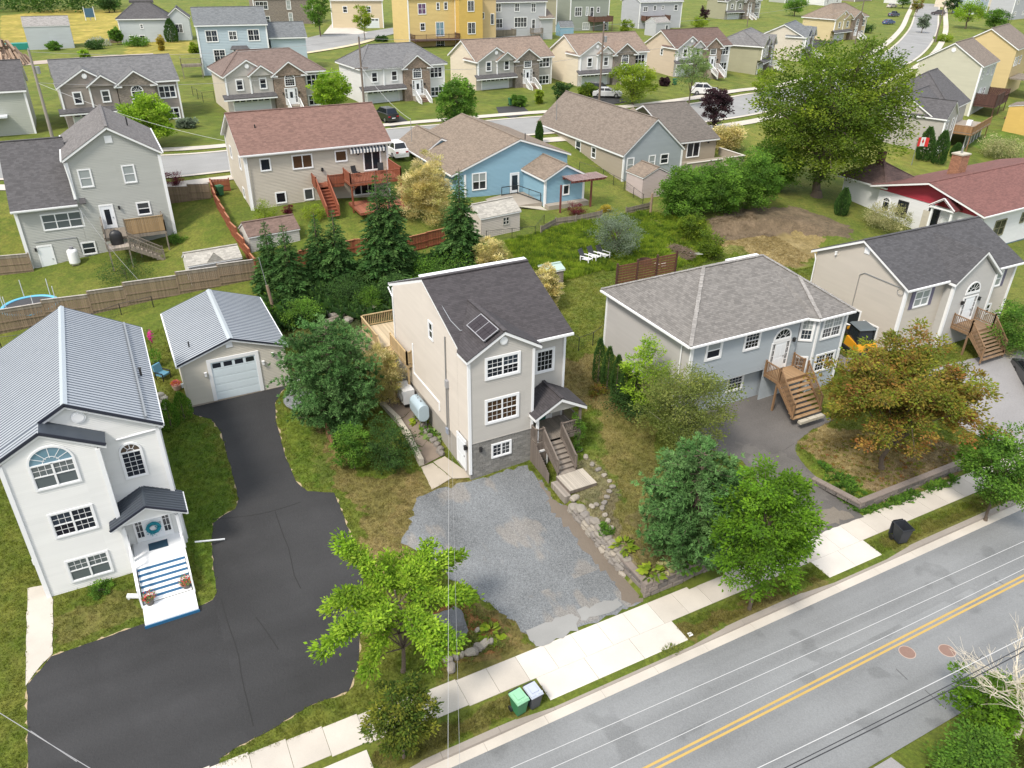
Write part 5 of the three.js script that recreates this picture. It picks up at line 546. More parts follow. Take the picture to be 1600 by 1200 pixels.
// ---------------------------------------------------------------- beige house with the brown-red roof and red deck
{
const O=[18.82,6.8,-83.13],t=thing('beige_bungalow','beige raised bungalow with brown-red roof, red stained rear deck and striped awning','house',O),wl=wallMat('tan beige',[0.5,0.455,0.38]);
block(t,{x0:-7.1,x1:7.1,z0:-5.1,z1:5.07,y0:-2,he:5.41,hr:8.35,type:'gx',ov:0.42,rk:0.42,wall:wl,lap:0.14,laps:'flr',roof:sh.e,gutter:'1'});corners(t,[[-7.1,5.07,-1,5.3],[7.1,5.07,-1,5.3],[-7.1,-5.1,-1,5.3]],0.14);
for (const [u,y,w,h,o] of [[-5.23,3.65,1.05,1.25,{}],[-1.65,3.5,2.05,1.42,{n:2,glass:M('brown glass',[0.09,0.05,0.03],0.1)}],[2.25,3.8,1.28,1.15,{glass:mats['brown glass']}],[-4.18,0.35,1.08,1.15,{}],[-1.4,0.33,1.0,1.2,{}],[4.4,0.2,2.4,1.2,{n:3}]]) win(t,'f',5.07,u,y,w,h,o);
win(t,'f',5.07,5.45,2.6,1.9,2.15,{n:2,label:'sliding patio door'});for (const u of [4.0,6.75]) wallLamp(t,'f',5.07,u,4.3);box(0.1,0.3,3.1,3.4,5.09,5.3).build(t,'exhaust_hood',W.black);win(t,'l',-7.1,2.5,3.4,1,1.3);win(t,'l',-7.1,-2.5,3.4,1,1.3);win(t,'l',-7.1,2.0,0.4,1,1.1);
pipe(t,'downspout',[[-6.95,5.2,5.3],[-6.95,-0.8,5.2]],0.06,W.trim);pipe(t,'vent_pipe',[[-5.2,6.6,2.2],[-5.2,7.5,2.2]],0.07,W.black);

{const a=M('awning cream',[0.7,0.7,0.68],0.8),b=M('awning blue',[0.05,0.07,0.1],0.8);for (let k=0;k<22;k++){const x0=3.15 + k*0.17;new MB().slab([[x0,4.85,5.5],[x0 + 0.17,4.85,5.5],[x0 + 0.17,5.1,5.12],[x0,5.1,5.12]],0.02).box(x0,x0 + 0.17,4.55 + (k % 2)*0.04,4.85,5.49,5.51).build(t,'awning_stripe',k % 2?b:a);}}
const rw=W.redwood,fl=2.5;deck(t,1.9,7.2,fl,5.1,8.9,M('red boards',[0.33,0.12,0.07],0.75,T.wood),{rim:rw,legs:[[2.0,8.8,-1],[7.1,8.8,-1]]});railing(t,[1.95,fl,8.85],[7.15,fl,8.85],{mat:rw,gap:0.15,bw:0.06});railing(t,[7.15,fl,8.85],[7.15,fl,5.15],{mat:rw,solid:true,h:1.1});railing(t,[1.95,fl,6.6],[1.95,fl,8.85],{mat:rw,solid:true,h:1.0});
deck(t,0.3,1.9,fl - 0.5,5.1,6.6,mats['red boards'],{rim:rw,legs:[[0.4,6.5,-1]]});railing(t,[0.35,fl - 0.5,6.6],[1.9,fl - 0.5,6.6],{mat:rw,solid:true});stairs(t,{x0:-0.85,x1:0.25,yt:1.9,yb:-0.1,zt:6.7,zb:9.9,n:9,mat:rw,stringer:rw});railing(t,[-0.9,1.9,6.7],[-0.9,-0.1,9.9],{mat:rw,solid:true});railing(t,[0.28,1.9,6.7],[0.28,-0.1,9.9],{mat:rw,solid:true});deck(t,-0.9,0.3,1.95,5.1,6.7,rw,{rim:rw});railing(t,[-0.9,1.95,5.15],[-0.9,1.95,6.7],{mat:rw,solid:true});
deck(t,2.0,7.0,0.25,7.2,11.2,mats['red boards'],{rim:rw});new MB().bar([2.1,0.3,8.7],[2.1,2.3,8.7],0.1).bar([2.1,1.8,8.7],[2.8,2.4,8.7],0.1).build(t,'brace',rw);
const chair=(label,x,z,r)=>{const c=thing('patio_chair',label,'chair',[O[0] + x,O[1] + fl,O[2] + z],r,undefined);const g=new MB();g.box(-0.3,0.3,0.38,0.45,-0.3,0.3);g.build(c,'seat',W.black);new MB().hex([[-0.3,0.45,-0.3],[0.3,0.45,-0.3],[0.3,0.45,-0.36],[-0.3,0.45,-0.36]],[[-0.3,1.0,-0.45],[0.3,1.0,-0.45],[0.3,1.0,-0.5],[-0.3,1.0,-0.5]]).build(c,'backrest',W.black);for (const a of [-0.27,0.27]) for (const b of [-0.27,0.27]) box(a - 0.02,a + 0.02,0,0.4,b - 0.02,b + 0.02).build(c,'leg',W.black);};chair('black patio chair on red deck left of the sliding door',3.3,6.4,0.4);chair('black patio chair on red deck before the sliding door',5.9,6.3,-0.3);
}
// ---------------------------------------------------------------- grey two-storey house at the left with side wing
{
const O=[0.61,5.5,-82.11],t=thing('grey_gabled_house','tall grey house at left with gable to the yard, dark side wing and wooden deck','house',O),wl=wallMat('sage grey',[0.42,0.43,0.4]);
block(t,{x0:-3.75,x1:3.75,z0:-6.2,z1:4.26,y0:-2.2,he:7.78,hr:10.27,type:'gz',ov:0.28,rk:0.35,wall:wl,lap:0.14,laps:'flr',roof:roofMat('grey two',[0.22,0.205,0.2]),gutter:'01'});
block(t,{x0:-8.6,x1:-3.4,z0:-6,z1:4.2,y0:-2.4,he:3.95,hr:8.6,type:'gx',ov:0.5,rk:0.3,rk1:-0.3,wall:wl,lap:0.14,laps:'fl',roof:sh.i,ridge:-1.2,ov0:0.4,gutter:'1'});new MB().slab([[-3.5,4.0,4.7],[-3.0,4.0,4.7],[-3.0,4.35,4.3],[-3.5,4.35,4.3]],0.1).build(t,'roof_return',sh.i);
corners(t,[[3.75,4.26,-2,7.5],[-3.75,4.26,4.3,7.5],[-8.6,4.2,-2.2,3.7]],0.2);vent(t,'f',4.26,-0.05,9.15,0.3,true);pipe(t,'downspout',[[-3.9,7.5,4.4],[-3.7,4.4,4.45]],0.07,W.trim);pipe(t,'vent_pipe',[[1.9,8.8,-1.5],[1.9,9.9,-1.5]],0.06,W.black);
win(t,'f',4.26,-2.55,5.22,1.08,1.62,{dh:true,glass:W.curtain});win(t,'f',4.26,0.98,5.22,1.08,1.62,{dh:true,glass:W.curtain,lower:W.curtain});win(t,'f',4.26,1.52,2.2,1.18,1.22,{dh:true});win(t,'f',4.2,-5.2,1.8,3.3,1.5,{n:3,dh:true,glass:W.dim});win(t,'f',4.26,-3.75 + 0.02,-0.82,1.2,1.2,{dh:true});door(t,'f',4.26,-1.55,1.35,0.98,2.05,{light:[0.45,0.35,1.75]});door(t,'f',4.2,-7.2,-1.85,1.02,2.25,{panels:false});wallLamp(t,'f',4.26,-0.5,3.0);wallLamp(t,'f',4.2,-7.9,0.1);pipe(t,'conduit',[[-7.8,0.9,4.25],[-4.5,0.9,4.25],[-4.4,-0.6,4.25]],0.03,W.metal);
const ow=W.oldwood,fl=1.35;deck(t,-2.2,2.9,fl,4.4,7.2,ow,{rim:ow,legs:[[2.8,7.1,-1],[0.4,7.1,-1]]});railing(t,[-0.4,fl,7.15],[2.85,fl,7.15],{mat:M('privacy boards',[0.36,0.24,0.12],0.85,T.wood),solid:true,h:1.45,postMat:ow});railing(t,[2.85,fl,4.45],[2.85,fl,7.15],{mat:ow});railing(t,[-2.2,fl,4.5],[-2.2,fl,7.2],{mat:ow,h:1.1});
deck(t,-2.2,-0.4,fl - 0.5,7.2,8.7,M('grey boards',[0.42,0.36,0.3],0.85,T.wood),{rim:ow,along:'z',legs:[[-2.1,8.6,-1.2],[-0.5,8.6,-1.2]]});railing(t,[-2.2,fl - 0.5,7.2],[-2.2,fl - 0.5,8.7],{mat:ow});{const f=(p)=>[p[2] - 8.0,p[1],7.9 - (p[0])];void f;const fr=(p)=>[-0.4 + p[2],p[1],8.2 - p[0]];stairs(t,{x0:-0.5,x1:0.6,yt:fl - 0.5,yb:-0.9,zt:0,zb:2.6,n:8,mat:mats['grey boards'],open:true,stringer:ow,f:fr});railing(t,[-0.4,fl - 0.5,8.7],[2.2,-0.9,8.7],{mat:ow,drop:0.2});railing(t,[-0.4,fl - 0.5,7.6],[2.2,-0.9,7.6],{mat:ow,drop:0.2});}
const g=thing('barbecue','covered black barbecue on the wooden deck of grey gabled house','barbecue',[O[0] - 1.3,O[1] + fl - 0.5,O[2] + 7.6]);const cov=new THREE.LatheGeometry([[0.42,0],[0.45,0.5],[0.42,0.95],[0.28,1.2],[0.02,1.28]].map((q)=>new THREE.Vector2(...q)),12);cov.scale(1.2,1,0.8);put(g,'cover',cov,W.black);box(-0.1,0.1,1.2,1.31,-0.05,0.05).build(g,'handle',W.black);
const k=thing('propane_tank','white upright propane tank against rear wall of grey gabled house','tank',[O[0] - 5.1,H(O[0] - 5.1,O[2] + 5.2),O[2] + 5.2]);put(k,'tank',new THREE.LatheGeometry([[0.02,0.08],[0.42,0.1],[0.46,0.25],[0.46,1.2],[0.4,1.38],[0.25,1.46],[0.02,1.48]].map((q)=>new THREE.Vector2(...q)),24),W.trim);put(k,'valve_cap',new THREE.CylinderGeometry(0.17,0.19,0.2,16).translate(0,1.55,0),M('cap grey',[0.2,0.2,0.22],0.6));box(-0.3,0.3,0,0.1,-0.3,0.3).build(k,'foot',W.conc2);
}
// ---------------------------------------------------------------- blue bungalow, tan roof
{
const O=[40.62,5.5,-76.36],t=thing('blue_bungalow','sky blue bungalow with tan roof, rear wing and side railing','house',O,0),wl=wallMat('sky blue',[0.235,0.4,0.5]);
block(t,{x0:-7.6,x1:6.2,z0:-15.6,z1:-0.35,y0:-1.6,he:2.87,he1:3.75,hr:5.92,type:'gz',ridge:0,ov0:0.7,ov1:0.35,rk:0.3,wall:wl,lap:0.14,laps:'flr',roof:sh.f,gutter:'0'});
block(t,{x0:-7.4,x1:-1.5,z0:-17.5,z1:-10,y0:-1,he:2.9,hr:4.6,type:'gz',ridge:-5.3,ov:0.5,rk:0.3,wall:wl,roof:sh.f});
block(t,{x0:0.6,x1:5.4,z0:-1.5,z1:4.6,y0:-1.5,he:2.62,hr:4.0,type:'gz',ov:0.35,rk:0.35,wall:wl,lap:0.14,laps:'flr',roof:sh.f});
corners(t,[[-6.6,-0.35,-1,2.7],[0.6,4.6,-1.2,2.5],[5.4,4.6,-1.2,2.5]],0.16);win(t,'f',-0.35,-4.9,0.85,1.75,1.9,{n:2,dh:true,glass:W.curtain,lower:W.glass});door(t,'f',-0.35,-0.55,0.05,0.95,2.1,{light:[0.7,0.3,1.95],mat:W.door});win(t,'f',4.6,3.2,0.6,0.85,1.15,{});win(t,'l',-7.6,-4,0.8,1.2,1.3);win(t,'l',-7.6,-9,0.8,1.2,1.3);
const pat=new MB().box(-4.6,0.55,-0.5,0.02,-0.3,4.2).box(0.55,5.6,-0.6,-0.05,4.65,5.6).build(t,'patio',W.conc2);void pat;const bk=W.black;const rl=(a,b)=>railing(t,a,b,{mat:bk,gap:5,bw:0.03,rail:0.06,pw:0.06,tall:0.0});rl([-2.4,0.02,0.2],[-0.4,0.02,0.2]);rl([-0.4,0.02,0.2],[0.4,0.02,4.0]);new MB().hex([[-2.6,0.02,4.2],[0.5,-0.5,5.6],[0.5,-0.55,5.6],[-2.6,-0.05,4.2]].map((p)=>p),[[-2.6,0.03,3.1],[0.9,-0.48,4.2],[0.9,-0.53,4.2],[-2.6,-0.02,3.1]]).build(t,'ramp',W.stone2);pipe(t,'service_mast',[[-7.2,2.6,-14.6],[-7.2,6.1,-14.6]],0.04,W.metal);pipe(t,'vent_pipe',[[1.0,5.5,-0.9],[1.0,6.3,-0.9]],0.05,W.black);

const p=thing('pergola','dark red wooden pergola with slatted top beside the blue bungalow','pergola',[0,0,0]);const pm=M('pergola stain',[0.2,0.06,0.05],0.75,T.wood);const A=onLevel(875,333,H(46,-70)),B=onLevel(922,325,H(50,-68));const bx=O[0] + 2.6,bz=O[2] + 4.7;const yt=7.9;const C=[[A[0],A[2]],[B[0],B[2]]];for (const [x,z] of C) box(x - 0.08,x + 0.08,H(x,z) - 0.1,yt,z - 0.08,z + 0.08).build(p,'post',pm);const x0=bx,x1=Math.max(C[1][0],bx + 3.6) + 0.6,z0=bz,z1=Math.max(C[0][1],C[1][1]) + 0.4;box(x0,x1,yt,yt + 0.18,z1 - 0.5,z1 - 0.42).build(p,'beam',pm);box(x0,x1,yt,yt + 0.18,z0 + 0.1,z0 + 0.18).build(p,'beam',pm);for (let k=0;k<9;k++){const x=mix(x0 + 0.1,x1 - 0.1,k / 8);box(x - 0.03,x + 0.03,yt + 0.18,yt + 0.34,z0,z1).build(p,'rafter',pm);}for (let k=0;k<7;k++){const z=mix(z0 + 0.15,z1 - 0.15,k / 6);box(x0 - 0.1,x1 + 0.1,yt + 0.34,yt + 0.38,z - 0.07,z + 0.07).build(p,'slat',M('pergola slat',[0.45,0.33,0.32],0.8,T.wood));}
}
// ---------------------------------------------------------------- tan bungalow with the two-part roof
{
const O=[58.83,5.3,-76.27],t=thing('tan_bungalow','tan bungalow with long taupe roof and blue-grey rear gable','house',O),wl=wallMat('tan',[0.36,0.31,0.24]),wg=wallMat('slate blue',[0.33,0.37,0.385]);
block(t,{x0:-4.3,x1:4.25,z0:-21,z1:-0.2,y0:-1.5,he:3.05,hr:6.89,type:'gz',ov:0.28,rk:0.25,wall:wl,lap:0.14,laps:'lr',roof:sh.j,skip:'f'});const g=new MB();lapFace(g,'f',-0.2,[[-4.3,-1.5],[4.25,-1.5],[4.25,3.0],[0,6.7],[-4.3,3.0]],0.14);g.build(t,'gable_wall',wg);
block(t,{x0:3.9,x1:12.1,z0:-17,z1:-3.1,y0:-1.5,he:3.05,hr:6.4,type:'gx',ov:0.35,rk:0.3,rk0:-1.5,wall:wl,lap:0.14,laps:'fr',roof:roofMat('worn taupe',[0.19,0.165,0.145]),ridge:-10.5});
corners(t,[[-4.3,-0.2,-1,2.9],[4.25,-0.2,-1,2.9]],0.14);win(t,'f',-0.2,-3.35,0.95,1.05,1.7,{dh:true,glass:W.curtain});win(t,'f',-0.2,-0.2,1.0,1.0,1.65,{dh:true,glass:W.curtain});win(t,'f',-0.2,1.65,1.4,1.25,1.25,{dh:true});win(t,'l',-4.3,-10.4,0.95,1.3,1.75,{dh:true});win(t,'l',-4.3,-6.7,1.25,1.05,1.4,{dh:true});door(t,'l',-4.3,-18.7,0.1,0.95,2.0,{mat:M('maroon door',[0.15,0.035,0.03],0.5)});win(t,'f',-3.1,8.4,0.9,2.1,2.0,{n:2,label:'sliding patio door'});for (const u of [6.8,10.7]) wallLamp(t,'f',-3.1,u,2.5);
const dm=wallMat('deck side',[0.34,0.3,0.24]);const dk=new MB().box(4.5,13.6,-1.2,0.5,-3.05,0.9).build(t,'deck',dm);void dk;new MB().box(4.5,10,0.5,1.35,0.82,0.9).box(4.5,4.58,0.5,1.35,-0.15,0.82).box(11.0,13.6,0.5,1.45,0.82,0.9).box(13.52,13.6,0.5,1.45,-4,0.82).box(11,11.08,0.5,1.45,-0.2,0.82).build(t,'deck_wall',dm);new MB().box(4.45,10.05,1.35,1.42,0.76,0.96).box(10.95,13.66,1.45,1.52,0.76,0.96).box(13.46,13.66,1.45,1.52,-4,0.75).build(t,'cap_rail',M('cap rail',[0.6,0.57,0.52],0.7));pipe(t,'service_mast',[[-3.6,3.0,-17.5],[-3.6,6.4,-17.5]],0.05,W.metal);
}
// ---------------------------------------------------------------- white bungalow with the red roof at the right edge
{
const O=[85.21,2.5,-52.68],t=thing('white_bungalow','white bungalow with red shingle roof, crimson gable and brick chimney','house',O,0.06),wl=wallMat('bright white',[0.72,0.73,0.74]),red=wallMat('crimson',[0.36,0.03,0.05]);
block(t,{x0:-7.3,x1:16,z0:-6.4,z1:5.9,y0:-1.6,he:4.1,hr:5.95,type:'gx',ov:0.6,rk:1.1,wall:wl,lap:0.16,laps:'flr',roof:sh.k,gutter:'1'});new MB().box(-7.3,16,-2.2,0.0,5.92,5.97).build(t,'base_band',M('teal grey',[0.1,0.15,0.17],0.8));
{const g=new MB();lapFace(g,'l',-7.34,[[-6.4,4.05],[5.9,4.05],[-0.25,5.72]],0.3);lapFace(g,'l',-7.34,[[-6.4,3.6],[5.9,3.6],[5.9,4.05],[-6.4,4.05]],0.3);g.build(t,'gable_siding',red);}
block(t,{x0:-7.0,x1:-1.8,z0:-11.5,z1:-6,y0:-1,he:4.0,hr:5.9,type:'hip',ov:0.6,wall:wl,roof:roofMat('brown old',[0.15,0.095,0.085])});new MB().box(-4.9,-4.2,5,7.0,-9.4,-8.7).build(t,'small_chimney',M('dark brick',[0.1,0.045,0.035],0.9,T.brick));const ch=box(0.2,1.7,4.4,7.3,-3.6,-2.4).build(t,'chimney',M('chimney brick',[0.42,0.22,0.14],0.9,T.brick,T.brickBump,0.01));box(0.12,1.78,7.3,7.45,-3.68,-2.32).build(ch,'cap',W.stone2);pipe(t,'chimney_pot',[[0.9,7.4,-3],[0.9,8.1,-3]],0.12,W.metal);
win(t,'l',-7.3,-5.2,1.3,1.0,1.2,{arch:0.5,trim:W.trim});win(t,'l',-7.3,-3.1,1.3,1.3,1.8,{grid:[3,3],trim:W.black});win(t,'l',-7.3,0.6,0.9,1.3,2.3,{grid:[3,4],trim:W.black});win(t,'l',-7.3,4.3,1.6,2.2,1.1,{trim:W.black,glass:M('tinted',[0.12,0.11,0.08],0.1)});win(t,'f',5.9,-3.9,1.2,2.0,1.8,{n:2,dh:true,trim:M('bronze',[0.2,0.19,0.12],0.5)});win(t,'f',5.9,0.2,2.0,0.8,1.2,{dh:true,trim:mats['bronze']});

{const a=0.8,b=3.6;const rf=new MB().slab([[-9.0,3.9,b],[-7.3,3.9,b],[-7.3,4.9,(a + b) / 2],[-9.0,4.9,(a + b) / 2]],0.08).slab([[-9.0,4.9,(a + b) / 2],[-7.3,4.9,(a + b) / 2],[-7.3,3.9,a],[-9.0,3.9,a]],0.08);rf.build(t,'porch_roof',roofMat('maroon',[0.16,0.04,0.045]));for (const z of [a + 0.3,b - 0.3]) box(-8.8,-8.6,-0.8,4,z - 0.1,z + 0.1).build(t,'porch_post',W.trim);new MB().box(-8.98,-8.9,3.75,3.9,a,b).bar([-8.95,3.9,a],[-8.95,4.9,(a + b) / 2],0.08,0.2).bar([-8.95,3.9,b],[-8.95,4.9,(a + b) / 2],0.08,0.2).build(t,'porch_fascia',W.trim);new MB().box(-8.75,-8.7,-0.2,3.2,a - 0.6,a + 0.3).build(t,'trellis',W.stone2);door(t,'l',-7.3,2.2,0.3,1.0,2.1,{light:[0.5,0.5,1.8]});box(-9.2,-7.3,-1,0.3,a,b).build(t,'porch_floor',W.conc2);}
}
// ---------------------------------------------------------------- the two houses and row at the right, turned to the bend
{
const O=[118.59,4,-78.88],t=thing('greige_house','greige house with dark roof, screened room and balcony, left of yellow-green house','house',O,22*Math.PI / 180),wl=wallMat('greige',[0.4,0.38,0.34]);
block(t,{x0:-12.3,x1:-2,z0:-9,z1:-1.3,y0:-1.5,he:5.1,hr:7.6,type:'gx',ov:0.4,rk:0.3,wall:wl,lap:0.16,laps:'fl',roof:sh.i});block(t,{x0:-5,x1:5.2,z0:-12,z1:-0.6,y0:-1.5,he:5.08,hr:9.3,type:'hip',hips:'l',ov:0.4,wall:wl,lap:0.16,laps:'fr',roof:sh.i});block(t,{x0:-12.34,x1:-6.6,z0:-6,z1:0.9,y0:-1.5,he:4.9,hr:7.0,type:'gz',ov:0.3,rk:0.25,wall:wl,lap:0.16,laps:'flr',roof:sh.i});
corners(t,[[-12.3,0.9,-1.3,4.8],[-6.6,0.9,-1.3,4.8]],0.16);win(t,'f',0.9,-11,3.0,0.9,1.5,{dh:true});win(t,'f',0.9,-8.2,2.7,1,1.8,{dh:true});win(t,'f',0.9,-11,0,1.1,1.7,{dh:true});win(t,'f',-0.6,-4.6,2.4,2.2,2.1,{n:3,glass:W.blue});const dk=M('caramel wood',[0.36,0.2,0.09],0.8,T.wood);deck(t,-6.5,4.5,2.3,-0.55,3.6,W.conc2,{rim:dk,legs:[[-6.3,3.4,-1],[4.3,3.4,-1]]});railing(t,[-6.5,2.3,3.55],[4.5,2.3,3.55],{mat:dk,solid:true,h:1.0});railing(t,[-6.5,2.3,0],[-6.5,2.3,3.55],{mat:dk,solid:true,h:1.0});const sc=box(-5.2,4.2,-1.2,2.0,2.6,2.66).build(t,'screen',M('screen mesh',[0.05,0.055,0.06],0.4));for (let k=0;k<=5;k++) box(-5.25 + k*1.89,-5.1 + k*1.89,-1.2,2.05,2.6,2.72).build(sc,'screen_post',W.trim);box(-5.2,4.2,-0.1,0.05,2.62,2.74).build(sc,'screen_rail',W.metal);new MB().box(-0.3,0.5,2.35,3.1,1.2,1.9).build(t,'deck_box',W.trim);
}
{
const O=[135.89,5,-93.79],t=thing('yellow_green_house','tall yellow-green house with broad gable, grey roof and dark brown balcony','house',O,22*Math.PI / 180),wl=wallMat('yellow green',[0.5,0.49,0.38]),wf=wallMat('pale mint',[0.5,0.53,0.46]);
block(t,{x0:-4.3,x1:6.5,z0:-5,z1:5,y0:-2.5,he:7.91,hr:11.2,type:'gx',ov:0.35,rk:0.3,wall:wl,lap:0.16,laps:'l',roof:sh.j,skip:'f'});const g=new MB();lapFace(g,'f',5,[[-4.3,-2.5],[6.5,-2.5],[6.5,7.8],[-4.3,7.8]],0.16);g.build(t,'side_wall',wf);corners(t,[[-4.3,5,-2,7.8]],0.2);vent(t,'l',-4.3,0,10,0.35);
for (const [u,y,w,h] of [[-2.3,5.6,0.8,1.3],[0.4,6.0,0.7,1.5],[1.4,6.0,0.7,1.5],[4.6,5.6,0.9,1.9],[2.0,2.6,1.4,1.3]]) win(t,'f',5,u,y,w,h,{dh:true});win(t,'f',5,-0.8,2.0,1.3,2.1,{n:2,glass:W.blue});const dk=W.dark;deck(t,-3.2,6.2,1.7,5.05,8.4,dk,{rim:dk,legs:[[-3,8.3,-2],[6,8.3,-2],[1.5,8.3,-2]]});railing(t,[-3.2,1.7,8.35],[2.5,1.7,8.35],{mat:dk,solid:true,h:1.8});railing(t,[-3.2,1.7,5.1],[-3.2,1.7,8.35],{mat:dk,solid:true,h:1.8});railing(t,[2.5,1.7,8.35],[6.2,1.7,8.35],{mat:dk,h:1.1});railing(t,[6.2,1.7,8.35],[6.2,1.7,5.1],{mat:dk,solid:true,h:1.8});deck(t,-1,6,-1.2,5.5,10,dk,{rim:dk});railing(t,[-1,-1.2,10],[6,-1.2,10],{mat:dk,solid:true,h:1.0});
}
{const P=onDepth(1549,44,-100),O=[P[0],6,-100],t=thing('yellow_gable_house','pale yellow house behind the yellow-green one, half cut by right edge','house',O,22*Math.PI / 180),wl=wallMat('butter',[0.6,0.47,0.24]);const top=P[1] - 6;block(t,{x0:0.2,x1:14,z0:-5,z1:5.2,y0:-3,he:top - 3.2,hr:top,type:'gx',ov:0.35,rk:0.3,wall:wl,roof:sh.j});for (const u of [1.6,3.4,6]) win(t,'f',5.2,u,top - 6.3,1.1,1.6,{dh:true});deck(t,0.5,9,top - 8.2,5.3,9,W.oldwood,{rim:W.oldwood});railing(t,[0.5,top - 8.2,9],[9,top - 8.2,9],{mat:W.oldwood,solid:true,h:1.1});}
// ---------------------------------------------------------------- the row across the second street: garage, brick entrance, triple window; near copies of one plan
const brickM=M('brick front',[0.34,0.27,0.225],0.92,T.brick,T.brickBump,0.01),brickG=M('grey brick front',[0.3,0.27,0.245],0.92,T.brick,T.brickBump,0.01);
function rowHouse(label,O,yaw,q){
const t=thing('suburban_house',label,'house',O,yaw*Math.PI / 180,'houses across the second street'),w=q.w - 0.4,he=q.he??5.1,hr=q.hr??7.7,zf=4.2,wl=q.side,wf=q.front||q.side,rm=q.roof,y0=-1.5,X=(m)=>-w + m*(2*w / 13.8);
block(t,{x0:-w,x1:w,z0:-4.4,z1:zf,y0,he,hr,type:q.hip?'hip':'gx',ov:0.45,rk:0.35,wall:wl,roof:rm,r0:q.hip?-3.6:undefined,r1:q.hip?3.5:undefined,lap:0.2,laps:'l'});
const f=new MB();lapFace(f,'f',zf + 0.03,[[-w,y0],[w,y0],[w,he],[-w,he]],0.2);f.build(t,'front_wall',wf);

const a=X(0),b=X(6.4),u=new MB();u.box(a,b,2.55,he - 0.05,zf,zf + 0.7);u.build(t,'upper_storey',wf);
const gab=(x0,x1,z,e,pk,mt,back)=>{const m=(x0 + x1) / 2,rf=new MB(),fs=new MB(),L=(p)=>{rf.slab(p.map((v)=>[v[0],v[1] + 0.03,v[2]]),0.06);fs.slab(p.map((v)=>[v[0],v[1] - 0.035,v[2] - 0.01]),0.2);};L([[x0,e,z],[m,pk,z],[m,pk,back],[x0,e,back]]);L([[m,pk,z],[x1,e,z],[x1,e,back],[m,pk,back]]);rf.build(t,'gable_roof',rm);fs.build(t,'gable_fascia',W.trim);new MB().poly([[x0 + 0.25,e - 0.1,z - 0.25],[x1 - 0.25,e - 0.1,z - 0.25],[m,pk - 0.25,z - 0.25]]).build(t,'gable',mt);};
if (!q.plain){gab(a - 0.35,b + 0.1,zf + 1.0,he - 0.05,he + 2.0,wf,0.5);gab(X(3.0),b + 0.35,zf + 1.25,he - 0.05,he + 1.25,wf,0.8);vent(t,'f',zf + 0.76,(a + b) / 2 - 0.1,he + 1.1,0.3);}else{new MB().slab([[a - 0.3,he,zf + 1.0],[b + 0.3,he,zf + 1.0],[(a + b) / 2 + 0.6,he + 1.6,1.6],[(a + b) / 2 - 0.6,he + 1.6,1.6]],0.15).build(t,'front_hip',rm);box(a - 0.3,b + 0.3,he - 0.2,he - 0.01,zf + 0.9,zf + 1.0).build(t,'front_fascia',W.trim);}
for (const x of [X(1.8),X(5.0)]) win(t,'f',zf + 0.7,x,3.15,1.05,1.5,{dh:true,tw:0.13});corners(t,[[a,zf + 0.7,2.6,he - 0.15],[X(3.3),zf + 0.7,2.6,he - 0.15],[w,zf,y0,he - 0.1]],0.14);
new MB().slab([[a - 0.7,2.3,zf + 1.5],[b + 0.2,2.3,zf + 1.5],[b + 0.2,2.75,zf + 0.65],[a - 0.7,2.75,zf + 0.65]],0.12).build(t,'skirt_roof',q.skirt||sh.i);box(a - 0.7,b + 0.2,2.02,2.19,zf + 1.38,zf + 1.5).build(t,'skirt_fascia',W.trim);garageDoor(t,'f',zf + 0.04,X(3.3),-0.05,4.9,2.0,{cols:6,sections:4,emboss:false,mat:M('white garage',[0.64,0.68,0.7],0.5)});

const c=X(6.5),d=X(10.9),m=(c + d) / 2,br=q.brick||brickM;new MB().box(c,d,y0,he - 0.3,zf,zf + 0.95).build(t,'entrance',br);gab(c - 0.4,d + 0.4,zf + 1.35,he - 0.25,he + 1.55,br,1.0);new MB().box(c - 0.4,c + 0.55,he - 0.48,he - 0.32,zf + 0.96,zf + 1.25).box(d - 0.55,d + 0.4,he - 0.48,he - 0.32,zf + 0.96,zf + 1.25).build(t,'return',W.trim);
win(t,'f',zf + 0.95,m,3.3,1.5,1.0,{arch:0.72,grid:[4,3],spokes:true});door(t,'f',zf + 0.95,m,0.9,1.0,2.1,{side:0.3,light:[0.4,0.9,1.7]});for (const k of [-1.15,1.15]) wallLamp(t,'f',zf + 0.95,m + k,2.3);
const st=M('step brown',[0.2,0.13,0.09],0.8);box(m - 0.85,m + 0.85,y0,0.88,zf + 0.96,zf + 2.0).build(t,'landing',W.conc2);stairs(t,{x0:m - 0.8,x1:m + 0.8,yt:0.88,yb:-0.25,zt:zf + 2.0,zb:zf + 3.9,n:6,mat:st,stringer:W.trim});for (const k of [-0.85,0.85]){railing(t,[m + k,0.88,zf + 2.0],[m + k,-0.25,zf + 3.9],{mat:W.trim,gap:0.22,drop:0.2});railing(t,[m + k,0.88,zf + 1.0],[m + k,0.88,zf + 2.0],{mat:W.trim,gap:0.22});}
win(t,'f',zf + 0.03,X(12.4),3.0,2.2,1.65,{n:3,dh:true,tw:0.13});win(t,'f',zf + 0.03,X(12.4),0.35,2.2,1.5,{n:3,dh:true,tw:0.13});if (q.sideWin) win(t,'l',-w,0.4,3.1,0.8,1.2,{dh:true});return t;
}
rowHouse('brown-grey house with double front gable and dark roof, behind the tall grey gabled one',[3.4,8.6,-120.4],3,{w:7.3,he:5.3,hr:7.9,roof:roofMat('mid grey',[0.2,0.2,0.205]),side:wallMat('greige side',[0.45,0.42,0.37]),front:wallMat('taupe',[0.27,0.235,0.21]),brick:brickG});
